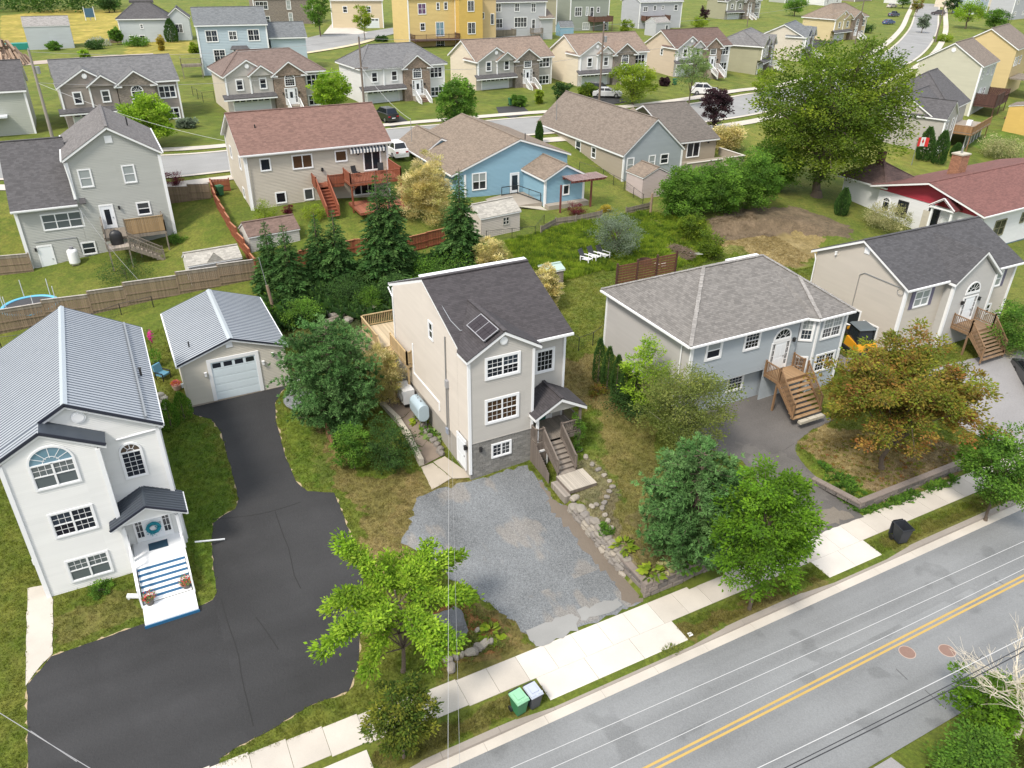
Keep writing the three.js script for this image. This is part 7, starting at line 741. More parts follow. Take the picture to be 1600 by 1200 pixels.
for (let k=0;k<5;k++) columnTree(['first dark cedar column from the fence, left of split entry house','second dark cedar column from the fence, left of split entry house','third and middle dark cedar column left of split entry house','fourth dark cedar column, next to last before slender tree','last dark cedar column beside the slender young tree'][k],[934 + k*14,596 + k*11],[938 + k*13,530 + k*13],9,{seed:30 + k,pal:'dark',n:2200}).userData.group='cedar columns left of the split entry house';
for (let k=0;k<2;k++) columnTree(['small cedar cone nearer the white house by garage corner','small cedar cone nearer the garage, right of its twin'][k],[268 + k*20,668 - k*14],[262 + k*21,626 - k*12],13,{seed:40 + k,pal:'mid',n:2000});
shrub('variegated cream willow bush left of the middle house',[552,532,634,640],{pal:'cream',seed:21,clumps:135,per:135,leaf:0.15,cs:0.15,up:0.6,asp:0.3});
shrub('light green leafy bush beside the wooden fence panel',[520,650,580,742],{pal:'mid',seed:22,clumps:80,per:80,leaf:0.12,cs:0.17});
shrub('dark glossy rose bush against the concrete retaining wall',[566,652,645,742],{pal:'dark',seed:23,clumps:110,per:90,leaf:0.1,cs:0.17});
shrub('green shrub under the dense pine by garage',[470,610,545,670],{pal:'dark',seed:24,clumps:60,per:80});
hosta('variegated yellow-green hosta beside the blue tank',G(656,660),0.75,'lime',51);hosta('hosta by left wall of middle house, nearer the street',G(680,682),0.8,'pale',52);hosta('narrow leaved hosta next to the stacked stones of walkway',G(668,676),0.65,'mid',53);hosta('light hosta beside the boulder garden near the gravel pad',G(767,992),0.75,'lime',54);hosta('bright hosta at the corner of block retaining wall',G(1018,896),0.8,'lime',55);hosta('variegated hosta right of the bright one on retaining wall',G(1038,892),0.6,'creamgreen',56);hosta('green hosta clump under the pine above the block wall',G(1068,884),0.9,'mid',57);hosta('dark hosta clump right of the pine above the block wall',G(1098,876),0.9,'mid',58);hosta('yellow-green daylily clump on the rubble wall',G(975,856),0.8,'lime',59);
shrub('low juniper cushion on the rubble wall by gravel pad',[934,815,958,840],{pal:'mid',seed:60,clumps:30,per:60,leaf:0.1});shrub('small green shrub at foot of the porch steps of middle house',[893,645,914,712],{pal:'mid',seed:61});shrub('orange daylily clump behind the porch roof',[920,598,948,622],{pal:'fall',seed:62,clumps:24,per:50});shrub('dark green shrub behind the slender young tree',[940,590,1040,650],{pal:'dark',seed:63,clumps:70,per:80,leaf:0.14});
shrub('small weedy shrub at front wall of white house',[138,905,172,935],{pal:'mid',seed:64,clumps:26,per:50});
shrub('large green bush right of the beige house steps',[1550,470,1640,556],{pal:'mid',seed:65,clumps:110,per:80,leaf:0.17,cs:0.2});shrub('white flowering shrub at the foot of beige house steps',[1555,535,1585,558],{pal:'creamgreen',seed:66});
shrub('young leafy tree at lower right corner beyond the street',[1488,1040,1600,1150],{pal:'fresh',seed:67,clumps:90,per:60,leaf:0.16,cs:0.15,clear:0.2});shrub('green roadside bush in lower right corner',[1462,1135,1600,1260],{pal:'mid',seed:68,clumps:120,per:80,leaf:0.14,cs:0.18});

conifer('spruce_tree','spruce behind the garage, leftmost of the dark conifers',[428,455],[424,343],30,{seed:71,nb:12});conifer('spruce_tree','low spruce right of the leftmost dark conifer',[456,462],[449,348],34,{seed:72});conifer('spruce_tree','left of the two slim spruces in the middle pair',[502,440],[502,332],31,{seed:73});conifer('spruce_tree','right of the two slim spruces in the middle pair',[530,440],[527,326],34,{seed:74});conifer('spruce_tree','tallest spruce left of cream willow, left twin',[598,440],[596,268],40,{seed:75,layers:30});conifer('spruce_tree','tallest spruce left of cream willow, right twin',[616,438],[613,264],40,{seed:76,layers:30});conifer('spruce_tree','lone spruce beside the barn-roof shed',[720,412],[717,262],38,{seed:77,layers:28});
shrub('huge cream variegated willow by the blue bungalow',[624,246,706,352],{pal:'cream',seed:81,clumps:240,per:120,leaf:0.23,cs:0.14,up:0.6,asp:0.3});shrub('yellow-cream bush behind the ridge of middle house',[736,372,792,428],{pal:'cream',seed:82,clumps:135,per:105,leaf:0.18,cs:0.16,up:0.5,asp:0.35});shrub('cream bush behind right slope of the charcoal roof',[832,414,878,490],{pal:'cream',seed:83,clumps:120,per:105,leaf:0.17,cs:0.16,up:0.5,asp:0.35});
broadleaf('willow_tree','silvery green small tree in the weedy meadow behind reclining chairs',[920,326,1012,402],{pal:'silver',seed:84,clumps:130,per:80,leaf:0.17,cs:0.17,clear:0,asp:0.3,trunk:0.1});
shrub('dark red barberry by the pergola',[886,316,916,340],{pal:'maroon',seed:85});shrub('yellow flowering bush right of the pergola',[932,320,956,334],{pal:'yellow',seed:86});shrub('green wild shrub behind the garage corner',[445,465,505,512],{pal:'mid',seed:87,clumps:60,per:70,leaf:0.14});shrub('fern-like green shrub in the wild strip behind middle house',[555,450,606,488],{pal:'mid',seed:88,clumps:60,per:70,leaf:0.16,up:0.7,asp:0.25});shrub('dark wild shrub below the tall spruces',[510,432,585,478],{pal:'dark',seed:89,clumps:70,per:70,leaf:0.14});shrub('wild shrub under the lone spruce',[640,400,740,440],{pal:'mid',seed:90,clumps:60,per:70,leaf:0.14});shrub('dark shrub behind deck of the middle house',[590,430,640,480],{pal:'dark',seed:91,clumps:50,per:70,leaf:0.14});
shrub('yellow-green shrub at corner of the beige bungalow',[396,308,430,352],{pal:'lime',seed:92});shrub('small dark red shrub against the beige bungalow wall',[440,318,458,336],{pal:'maroon',seed:93,clumps:20});shrub('golden round shrub left of the red stairs',[468,316,506,348],{pal:'lime',seed:94,clumps:40});shrub('long hosta bed before the deck of grey gabled house',[150,410,240,436],{pal:'dark',seed:95,clumps:60,per:60});shrub('leafy shrub at right corner of grey gabled house',[262,364,290,382],{pal:'mid',seed:96});shrub('purple shrub by the second street near the red fence',[256,266,284,292],{pal:'maroon',seed:97});
{const hedge=[[1030,262,1110,345],[1080,250,1170,335],[1130,238,1215,330],[1170,215,1250,300]];hedge.forEach((b,i)=>shrub(['left end of the tall green hedge beside the pinkish shed','second mass of the tall green hedge from the shed','third mass of the tall green hedge, above bare earth','right end of tall green hedge under the big tree'][i],b,{pal:'mid',seed:100 + i,clumps:260,per:95,leaf:0.2,cs:0.15,group:'hedge'},'hedge_bush'));}
broadleaf('oak_tree','very large green tree dominating the lawn near the flagpole',[1176,46,1432,292],{pal:'oak',seed:110,clumps:520,per:105,leaf:0.3,cs:0.12,clear:1.0,trunk:0.5,nl:60});
shrub('pale cream shrub in front of the white bungalow',[1346,318,1424,366],{pal:'creamgreen',seed:111,clumps:110,per:80,leaf:0.16,cs:0.17,up:0.5,asp:0.35});shrub('cream shrub by the deck of tan bungalow',[1110,194,1160,236],{pal:'cream',seed:112,clumps:120,per:90,leaf:0.23});shrub('long cream shrub on lawn right of the screened room',[1534,214,1600,250],{pal:'creamgreen',seed:113,clumps:80,per:60,leaf:0.2});
columnTree('small cone evergreen on lawn left of cream shrub',[1313,336],[1318,296],9,{seed:114,pal:'dark',n:4200,big:1.9});columnTree('tall cone evergreen at corner of the greige house',[1441,250],[1453,200],11,{seed:115,pal:'dark',n:4200,big:1.9});columnTree('second cone evergreen along the greige house',[1464,256],[1480,206],10,{seed:116,pal:'dark',n:4200,big:1.9});columnTree('smallest cone evergreen by the screened room',[1492,246],[1498,226],7,{seed:117,pal:'dark',n:4200,big:1.9});columnTree('narrow evergreen at far corner of tan bungalow',[842,226],[841,192],5,{seed:118,pal:'dark',n:4200,big:1.9});columnTree('tall dark cone evergreen beside the grey-blue hip roof house',[270,66],[264,30],9,{seed:119,pal:'dark',n:4200,big:1.9});
broadleaf('purple_plum_tree','dark purple tree at the right end of tan bungalow',[1092,134,1146,198],{pal:'purple',seed:120,clumps:120,per:60,leaf:0.26,cs:0.16,clear:0.8});broadleaf('willow_tree','pale airy tree before the pinkish beige house',[1050,70,1116,142],{pal:'pale',seed:121,clumps:90,per:55,leaf:0.24,cs:0.15,clear:2.2,trunk:0.12});broadleaf('round_tree','bright lime round tree behind the tan bungalow roof',[952,92,1032,156],{pal:'lime',seed:122,clumps:150,per:70,leaf:0.26,cs:0.16,clear:0.6});broadleaf('round_tree','green tree between white brick house and cream-sided house',[678,116,750,198],{pal:'mid',seed:123,clumps:170,per:70,leaf:0.26,cs:0.16,clear:0.4});broadleaf('round_tree','green tree in front of the brown hip roof house',[482,108,554,172],{pal:'bright',seed:124,clumps:140,per:70,leaf:0.26,cs:0.15,clear:0.5});broadleaf('round_tree','light green tree before the brown-grey double gable house',[180,146,272,224],{pal:'bright',seed:125,clumps:190,per:80,leaf:0.27,cs:0.15,clear:0.5});
broadleaf('round_tree','green tree by the upper street above low garage',[474,-14,520,44],{pal:'mid',seed:126,clumps:90,per:60,leaf:0.34,cs:0.17,clear:1.5});broadleaf('thin_tree','thin yellow-green tree beside the upper street',[553,6,582,52],{pal:'lime',seed:127,clumps:60,per:50,leaf:0.34,cs:0.2,clear:1.2});broadleaf('round_tree','leafy tree at top right before the far road',[1490,0,1540,36],{pal:'bright',seed:128,clumps:90,per:60,leaf:0.4,cs:0.2});broadleaf('round_tree','dark tree right of the leafy one at top right',[1538,14,1574,42],{pal:'mid',seed:129,clumps:70,per:60,leaf:0.4,cs:0.2});broadleaf('round_tree','small dark tree on verge of the far road',[1432,22,1456,46],{pal:'silver',seed:130,clumps:50,per:50,leaf:0.36,cs:0.2});broadleaf('thin_tree','brownish thin tree at top of the far road',[1424,-6,1444,20],{pal:'fall',seed:131,clumps:50,per:40,leaf:0.36,cs:0.2});
for (const [l,b,p,s] of [['blue hydrangea by the brown-grey house window',[278,184,304,202],'silver',140],['dark green bushes at the corner of cream-sided house',[866,126,896,160],'dark',141],['golden bush below right window of cream-sided house',[838,140,848,164],'lime',142],['bushes left of the front stairs of cream-sided house',[800,148,822,168],'mid',143],['round bush at the garage of white-fronted cream house',[904,132,934,152],'oak',144],['purple bush at pinkish beige house',[1032,120,1044,136],'purple',145],['yellow ornamental tree at left of light blue house',[246,56,256,80],'yellow',146],['bushes in front of grey-blue hip house',[196,60,234,72],'mid',147],['dark bush at the far end of yellow house',[586,56,606,66],'dark',148],['purple tree before olive brick house',[1094,8,1108,32],'purple',149],['yellow-orange shrubs by olive brick house',[1080,26,1106,44],'lime',150],['lime tree by the pale grey garden shed',[1012,40,1032,56],'lime',151],['lime bush right of the brown balcony',[968,32,990,50],'lime',152],['dark bush in the yellow field near outbuilding',[74,66,94,80],'mid',153],['dark shrubs in the yellow field by pale mound',[134,62,162,78],'dark',154],['green bush by dirt road in the field',[124,78,140,92],'bright',155],['green bush left of light blue house',[296,68,312,84],'lime',156],['green bush near right corner of yellow house at top',[1340,38,1366,52],'dark',157],['golden shrub at the end of far road',[1462,54,1488,66],'lime',158],['leafy shrub before olive-sided house at the bend',[1178,106,1216,150],'lime',159],['dark trees beyond the far road at top right corner',[1545,16,1580,44],'dark',160]]) shrub(l,b,{pal:p,seed:s,clumps:50,per:50,leaf:0.3,cs:0.22});
shrub('left clump of bushes along fence above the bare earth',[1090,358,1130,408],{pal:'oak',seed:161,clumps:60,per:60,leaf:0.16});shrub('scrubby bushes between meadow and bare earth',[1060,330,1100,375],{pal:'oak',seed:162,clumps:60,per:60,leaf:0.16});
for (const [l,b,p,sd] of [['dense dark tree above the pickup at top right',[1400,-14,1428,10],'mid',231],['round tree right of far road near its top',[1478,-8,1504,18],'dark',232],['big leafy tree at top between olive brick and yellow houses',[1226,-8,1262,22],'mid',233],['dark tree at left of the sage green house',[836,28,856,52],'mid',234],['tree behind light blue house, above its garage',[398,-12,424,12],'mid',235],['tree at top edge between grey houses',[748,-8,772,14],'dark',236],['leafy tree beyond the pale blue house at top right',[1572,-6,1606,24],'bright',237],['dark tree clump left of grey-blue hip house',[150,-6,186,16],'dark',238],['tree beside low pallets in the yellow field',[172,44,190,66],'mid',239],['small round tree behind red car',[1290,30,1308,48],'mid',240]]) broadleaf('round_tree',l,b,{pal:p,seed:sd,clumps:70,per:55,leaf:0.4,cs:0.2,clear:0.4});

{const b=G(1588,1150),t=thing('dead_tree','pale leafless tree with bare branches at the lower right corner','tree',b),g=new MB(),r=rng(171);const grow=(p,d,l,rad,dep)=>{if (dep>5||rad<0.006) return;const k=3;let q=p,dd=d;const pts=[p];for (let i=0;i<k;i++){dd=unit(add(dd,[(r() - 0.5)*0.45,(r() - 0.35)*0.3,(r() - 0.5)*0.45]));q=add(q,mul(dd,l / k));pts.push(q);}g.path(pts,rad,rad*0.62,5);const n=dep<2?4:3;for (let i=0;i<n;i++) grow(pts[1 + Math.floor(r()*3)],unit(add(dd,[(r() - 0.5)*1.7,(r() - 0.45)*1.0,(r() - 0.5)*1.7])),l*mix(0.55,0.85,r()),rad*0.55,dep + 1);};g.rod([0,-0.3,0],[-0.1,1.6,0],0.14,0.1,8);for (const d of [[-0.7,0.7,-0.2],[0.1,1,-0.5],[-0.4,0.8,0.5],[0.5,0.9,0.1]]) grow([-0.1,1.4,0],unit(d),2.2,0.07,0);g.build(t,'branches',M('dead bark',[0.6,0.54,0.44],0.85));}

{const L=new Leaves(180);for (let k=0;k<170;k++){const q=G(mix(-700,185,L.r()),mix(3,21,Math.pow(L.r(),0.6)));const x=q[0],z=q[2],y=H(x,z),R=mix(2.5,5,L.r()),h=mix(5,10,L.r());const hue=pickCol(L,PALS.dark);for (let i=0;i<260;i++){const d=L.ball();L.leaf([x + d[0]*R,y + h*0.55 + d[1]*h*0.55,z + d[2]*R],mix(0.5,0.95,L.r()),[d[0],0.6 + d[1],d[2]],mul(mix3(hue,pickCol(L,PALS.mid),0.2),mix(0.75,1.25,L.r())),0.6);}}kind(tag(put(scene,'woodland',L.geo(),leafMat),'dark green wood along the far edge of yellow field','woodland'),'stuff');}
function scatter(name,label,cat,px,n,pal,size,seed,tall){
const P=px.map(([u,v])=>{const g=G(u,v);return [g[0],g[2]];}),xs=P.map((p)=>p[0]),zs=P.map((p)=>p[1]),r=rng(seed),L=new Leaves(seed);for (let k=0;k<(tall?26:16);k++){const a=L.r()*6.283,f=Math.sqrt(L.r());L.leaf([Math.cos(a)*f*0.5,tall?0:0.2*L.r(),Math.sin(a)*f*0.5],mix(0.5,1,L.r()),[Math.cos(a)*f,tall?1.6:0.7,Math.sin(a)*f],[1,1,1].map(()=>0.9 + 0.1*L.r()),tall?0.12:0.45);}
const im=new THREE.InstancedMesh(L.geo(),leafMat,n),m=new THREE.Matrix4(),c=new THREE.Color(),e=new THREE.Euler();for (let k=0;k<n;){const x=mix(Math.min(...xs),Math.max(...xs),r()),z=mix(Math.min(...zs),Math.max(...zs),r());if (!inPoly(P,x,z)) continue;const s=size*mix(0.5,1.4,r())*(0.5 + noise(x*0.8,z*0.8,seed));m.compose(new THREE.Vector3(x,H(x,z),z),new THREE.Quaternion().setFromEuler(e.set((r() - 0.5)*0.4,r()*6.28,(r() - 0.5)*0.4)),new THREE.Vector3(s,s,s));im.setMatrixAt(k,m);const p=PALS[pal],q=mix3(p[Math.floor(r()*p.length)],p[Math.floor(r()*p.length)],r());im.setColorAt(k,c.setRGB(...q));k++;}
im.name=numbered(name);im.castShadow=im.receiveShadow=true;scene.add(im);kind(tag(im,label,cat),'stuff');
}
scatter('undergrowth','dense wild undergrowth below the spruces behind the middle house','undergrowth',[[410,448],[480,430],[560,420],[640,400],[740,400],[740,430],[650,445],[620,490],[560,500],[520,490],[450,520],[425,500]],900,'dark',0.75,181);
scatter('undergrowth','green weeds mixed into the undergrowth behind garage','undergrowth',[[410,448],[560,420],[740,400],[740,430],[620,490],[520,490],[450,520],[425,500]],500,'mid',0.6,182);
scatter('meadow_grass','long unmown grass in the meadow around the silvery tree','grass',[[790,378],[880,352],[1010,332],[1100,345],[1120,395],[1060,420],[930,425],[880,440],[810,410]],7000,'lime',0.26,183,true);
scatter('meadow_grass','bright grass tufts scattered through the meadow','grass',[[790,378],[880,352],[1010,332],[1100,345],[1120,395],[1060,420],[930,425],[880,440],[810,410]],3500,'oak',0.34,184,true);
scatter('ground_cover','green ground cover along foot of the right block wall','ground cover',[[1275,725],[1325,745],[1365,790],[1490,745],[1500,752],[1380,800],[1340,806]],260,'mid',0.3,185);
scatter('fallen_leaves','dry red leaves and weeds under the orange maple','ground cover',[[1250,700],[1330,680],[1490,690],[1505,730],[1375,775],[1330,750]],420,'fall',0.16,186);
scatter('ground_cover','weeds and straw in the boulder garden','ground cover',[[690,955],[725,935],[790,985],[800,1010],[700,1040]],240,'birch',0.16,187);
// ---------------------------------------------------------------- fences
function boardFence(label,px,h,mat,o={}){
const P=o.world||px.map(([u,v])=>G(u,v)),t=thing(o.name||'wooden_fence',label,'fence'),back=o.side??1;let i=0,r=rng(o.seed||5);
for (let s=0;s<P.length - 1;s++){const A=P[s],B=P[s + 1],L=Math.hypot(B[0] - A[0],B[2] - A[2]),n=Math.max(1,Math.round(L / (o.bay||2.4)));for (let k=0;k<n;k++,i++){const q=(f)=>{const x=mix(A[0],B[0],f),z=mix(A[2],B[2],f);return [x,H(x,z),z];},a=q(k / n),b=q((k + 1) / n),y=(a[1] + b[1]) / 2,d=unit([b[0] - a[0],0,b[2] - a[2]]),nn=[-d[2]*back,0,d[0]*back],l=Math.hypot(b[0] - a[0],b[2] - a[2]);const F=(u,yy,w)=>[a[0] + d[0]*u + nn[0]*w,yy,a[2] + d[2]*u + nn[2]*w];
new MB().box(-0.05,0.05,a[1] - 0.3,Math.max(a[1],y) + h + 0.05,-0.05,0.05,(p)=>F(p[0],p[1],p[2])).build(t,'post',mat);const g=new MB(),bw=o.bw||0.145,m=Math.max(2,Math.round((l - 0.1) / bw));for (let j=0;j<m;j++){const u0=0.05 + (l - 0.1)*j / m + 0.006,u1=0.05 + (l - 0.1)*(j + 1) / m - 0.006,w=(j % 2)*0.012;g.box(u0,u1,y - 0.15,y + h - (o.cap?0.28:0.02) - r()*0.015,0.01 + w,0.03 + w,(p)=>F(p[0],p[1],p[2]));}const pn=g.build(t,'fence_panel',mat);
const rl=new MB();for (const f of o.rails||[0.12,0.5]) rl.box(0.05,l - 0.05,y + h*f - 0.045,y + h*f + 0.045,-0.03,0.008,(p)=>F(p[0],p[1],p[2])).box(0.05,l - 0.05,y + h*f - 0.045,y + h*f + 0.045,0.045,0.08,(p)=>F(p[0],p[1],p[2]));rl.build(pn,'rail',mat);if (o.cap){new MB().box(0.02,l - 0.02,y + h - 0.28,y + h,-0.005,0.06,(p)=>F(p[0],p[1],p[2])).build(pn,'top_band',o.capMat||W.oldwood);new MB().box(0,l,y + h,y + h + 0.035,-0.06,0.1,(p)=>F(p[0],p[1],p[2])).build(pn,'cap',M('pale cap',[0.5,0.46,0.42],0.8,T.wood));}else if (o.top) new MB().box(0,l,y + h,y + h + 0.04,-0.05,0.09,(p)=>F(p[0],p[1],p[2])).build(pn,'cap',o.top);}}
const e=P[P.length - 1];new MB().box(e[0] - 0.05,e[0] + 0.05,H(e[0],e[2]) - 0.3,H(e[0],e[2]) + h + 0.05,e[2] - 0.05,e[2] + 0.05).build(t,'post',mat);return t;
}
boardFence('long weathered wooden fence stepping up behind the garage',[[-60,535],[0,522],[75,505],[145,491],[200,478],[281,460],[345,447],[400,436]],1.88,W.fence,{cap:true,bay:3.1,side:1,rails:[0.1,0.45]});
boardFence('wooden side fence left of the grey gabled house',[[0,430],[52,424]],1.7,W.fence,{cap:true});boardFence('wooden fence along the second street behind grey gabled house',[[265,318],[330,310]],1.6,W.fence,{cap:true,capMat:W.fence});
const redTop=M('orange stain',[0.46,0.19,0.1],0.75,T.wood);boardFence('red stained fence running up beside the beige bungalow',[[402,430],[385,400],[362,365],[340,325],[331,300]],1.35,W.redwood,{top:redTop,name:'red_fence',bay:2.0,side:-1});boardFence('red stained fence behind the spruces',[[402,430],[470,418],[556,398],[640,395],[695,380]],1.5,W.redwood,{top:redTop,name:'red_fence',bay:2.4});boardFence('red gate panels beside beige bungalow wall',[[332,300],[360,298]],1.3,W.redwood,{name:'red_fence'});
boardFence('short brown wooden fence beside the shrubs of middle house',[[521,702],[508,668],[496,640]],1.15,M('brown board',[0.3,0.16,0.085],0.8,T.wood),{name:'wooden_fence',bay:2.2,bw:0.3,side:-1});
function wireFence(label,px,h,o={}){const P=px.map(([u,v])=>G(u,v)),t=thing('wire_fence',label,'fence'),pm=o.mat||W.black;for (let s=0;s<P.length - 1;s++){const A=P[s],B=P[s + 1],n=Math.max(1,Math.round(len(sub(B,A)) / 2.4));for (let k=0;k<=n;k++){if (k===n&&s<P.length - 2) continue;const x=mix(A[0],B[0],k / n),z=mix(A[2],B[2],k / n);new MB().rod([x,H(x,z) - 0.2,z],[x,H(x,z) + h,z],0.035,0.035,6).build(t,'post',pm);}const g=new MB();for (let k=0;k<n;k++){const q=(f)=>{const x=mix(A[0],B[0],f),z=mix(A[2],B[2],f);return [x,H(x,z),z];},a=q(k / n),b=q((k + 1) / n),up=(p,y)=>[p[0],p[1] + y,p[2]];g.rod(up(a,h - 0.03),up(b,h - 0.03),0.02,0.02,5);for (let y=0.1;y<h - 0.1;y +=0.22) g.rod(up(a,y),up(b,y),0.004,0.004,3);const m=Math.round(len(sub(b,a)) / 0.22);for (let j=1;j<m;j++){const p=add(a,mul(sub(b,a),j / m));g.rod(up(p,0.05),up(p,h - 0.03),0.004,0.004,3);}}kind(g.build(t,'wire_mesh',pm),'stuff');}return t;}
wireFence('black chain fence between middle house and split entry house',[[884,538],[904,548],[926,540],[946,525]],1.15);wireFence('black chain fence along the blue bungalow garden',[[905,268],[942,280],[975,298],[1004,320]],1.2);wireFence('thin wire fence above the meadow, left of weathered planks',[[760,376],[800,372],[836,368],[850,350]],1.0);wireFence('dark wire fence beside white house, below the long fence',[[3,545],[60,538],[190,492],[240,480]],1.0);wireFence('chain fence beside the brown-grey row house',[[302,150],[318,160],[336,158]],1.4);
boardFence('low weathered plank fence between meadow and pergola lawn',[[845,366],[868,352],[900,348],[940,340]],0.8,W.oldwood,{name:'plank_fence',bw:0.4});boardFence('low grey rail fence right of the silvery tree',[[978,334],[1014,326]],0.7,W.oldwood,{name:'plank_fence',bw:0.5});
// ---------------------------------------------------------------- stone work
const stoneGeo=[1,2,3,4,5].map((s)=>{const g=new THREE.IcosahedronGeometry(0.5,1),p=g.attributes.position;for (let i=0;i<p.count;i++){const v=[p.getX(i),p.getY(i),p.getZ(i)],m=Math.max(Math.abs(v[0]),Math.abs(v[1]),Math.abs(v[2])),f=mix(1,0.46 / m,0.8)*(0.86 + 0.3*noise(v[0]*3 + s*7,v[1]*3 + v[2]*4,s));p.setXYZ(i,v[0]*f,v[1]*f,v[2]*f);}g.computeVertexNormals();return g;});
const stoneMats=[W.stone,M('stone a',[0.24,0.215,0.185],0.92,T.mottle,T.rough,0.03),M('stone b',[0.22,0.2,0.18],0.92,T.mottle,T.rough,0.03),M('stone c',[0.33,0.295,0.245],0.92,T.mottle,T.rough,0.03)];
const stone=(t,p,s,seed,name='stone',m)=>{const o=put(t,name,stoneGeo[Math.floor(hash(seed,1,1)*5)],m||stoneMats[Math.floor(hash(seed,2,1)*4)]);o.position.set(...p);o.scale.set(...s);o.rotation.y=hash(seed,3,1)*6.28;return o;};
{const t=thing('rubble_wall','rubble stone retaining wall along the right side of the gravel pad','retaining wall'),[P,Q]=WALL_B;let n=0;const D=unit(sub([Q[0],0,Q[2]],[P[0],0,P[2]])),Lw=Math.hypot(Q[0] - P[0],Q[2] - P[2])*0.72;for (let c=0;c<4;c++) for (let s=0;s<Lw;){const l=mix(0.34,0.62,hash(n,c,9)),x=P[0] + D[0]*(s + l / 2),z=P[2] + D[2]*(s + l / 2),top=0.5 + 0.5*Math.min(1,s / 3);if (c*0.25<top){const o=stone(t,[x + 0.07*c + (hash(n,5,5) - 0.5)*0.1,H0(x,z) + 0.08 + c*0.25,z],[l*1.25,0.34,0.62],n + c*100,'stone',stoneMats[c===3?1:[0,2,2,3][n % 4]]);o.rotation.y=Math.atan2(-D[2],D[0]) + (hash(n,8,1) - 0.5)*0.25;}s +=l;n++;}
const t2=thing('block_wall','split-face block retaining wall at the sidewalk corner by the gravel pad','retaining wall');const dark=[W.block,W.block2,M('wall block c',[0.24,0.205,0.18],0.95,T.mottle,T.rough,0.05)];const run=(a,b,courses,y0,capm,tt)=>{const L=len(sub(b,a)),d=unit(sub(b,a)),nn=[-d[2],0,d[0]];for (let c=0;c<courses;c++){let s=-(c % 2)*0.3;for (let k=0;s<L;k++){const l=mix(0.55,0.85,hash(k,c,21)),u0=Math.max(0,s) + 0.012,u1=Math.min(L,s + l) - 0.012;s +=l;if (u1 - u0<0.1) continue;const w=0.02 + 0.05*hash(k,c,22),F=(p)=>[a[0] + d[0]*p[0] - nn[0]*p[2],y0 + p[1],a[2] + d[2]*p[0] - nn[2]*p[2]];const g=new MB(),y1=c*0.3 + 0.008,y2=c*0.3 + 0.292,e=0.035;g.hex([[u0,y1,0],[u0,y1,-0.3],[u1,y1,-0.3],[u1,y1,0]].map((p)=>F([p[0],p[1],p[2]])).reverse(),[[u0,y2,0],[u0,y2,-0.3],[u1,y2,-0.3],[u1,y2,0]].map((p)=>F(p)).reverse());g.hex([[u0,y1,0],[u1,y1,0],[u1,y2,0],[u0,y2,0]].map((p)=>F(p)),[[u0 + e,y1 + e,w],[u1 - e,y1 + e,w*1.2],[u1 - e,y2 - e,w],[u0 + e,y2 - e,w*0.8]].map((p)=>F(p)));g.build(tt,'block',dark[Math.floor(hash(k,c,23)*3)]);}}for (let s=0,k=0;s<L;s +=0.6,k++){const F=(p)=>[a[0] + d[0]*p[0] - nn[0]*p[2],y0 + p[1],a[2] + d[2]*p[0] - nn[2]*p[2]];new MB().box(s + 0.006,Math.min(L,s + 0.6) - 0.006,courses*0.3,courses*0.3 + 0.09,-0.32,0.07,F).build(tt,'cap_stone',capm);}};
const cap=M('cap stone',[0.24,0.2,0.175],0.95,T.mottle,T.rough,0.03),m=(f)=>[mix(P[0],Q[0],f),0,mix(P[2],Q[2],f)];run(m(1),m(0.68),3,0.08,cap,t2);const a=[Q[0] - 0.1,0,Q[2]];run([27.6,0,-23.25],a,3,0.12,cap,t2);
const t3=thing('block_wall','low split-face block wall around the raised bed of orange maple','retaining wall');const b0=G(1372,786),b1=G(1512,742);run([46.0,0,-23.3],[36.1,0,-23.3],2,0.1,cap,t3);run([36.1,0,-23.3],[35.4,0,-26.5],1,0.35,cap,t3);void b0;void b1;
const gb=thing('garden_edging','curved line of pale stones edging the dry flower bed by the porch steps','edging stones');[[905,705],[915,715],[925,727],[935,735],[944,744],[952,753],[957,762],[952,769],[948,778],[944,787],[941,795],[945,806],[950,815],[955,826],[925,793],[932,790]].forEach(([u,v],i)=>stone(gb,add(G(u,v),[0,0.07,0]),[0.3 + 0.2*hash(i,1,2),0.22,0.3],300 + i));[[902,745],[914,750],[898,780]].forEach(([u,v],i)=>stone(gb,add(G(u,v),[0,0.1,0]),[0.7,0.3,0.45],340 + i));
const rw=thing('rock_edging','dark stacked rocks edging the hosta bed of the walkway','edging stones');[[662,668],[666,677],[672,684],[676,691],[683,697],[688,704],[690,711],[680,690],[686,707]].forEach(([u,v],i)=>stone(rw,add(G(u,v),[0,0.14,0]),[0.42,0.36,0.42],360 + i,'stone',stoneMats[(i*2) % 4===1?0:2]));
const gr=thing('rock_border','broken ledge stones bordering the boulder garden','edging stones');[[700,1033,0.7],[712,1030,0.5],[722,1026,0.45],[735,1022,0.9],[748,1014,0.8],[757,1009,0.9],[768,1005,0.5],[690,1021,0.4],[683,1014,0.5],[675,1012,0.5],[746,988,0.5],[705,1046,0.8],[742,1020,0.6]].forEach(([u,v,s],i)=>stone(gr,add(G(u,v),[0,0.13,0]),[s*0.75,0.36,s*0.5],380 + i));const wl=thing('rock_ledge','rough stones and old timber edging behind the middle house','edging stones');[[520,495],[530,492],[540,490],[552,488],[560,487],[570,490],[545,503],[576,486],[585,485]].forEach(([u,v],i)=>stone(wl,add(G(u,v),[0,0.15,0]),[0.8,0.5,0.6],400 + i));const lg=(A,B)=>{const a2=G(...A),b2=G(...B);new MB().rod(add(a2,[0,0.12,0]),add(b2,[0,0.12,0]),0.12,0.12,8).build(wl,'timber',W.oldwood);};lg([440,513],[510,505]);lg([510,503],[546,490]);lg([500,508],[560,494]);}
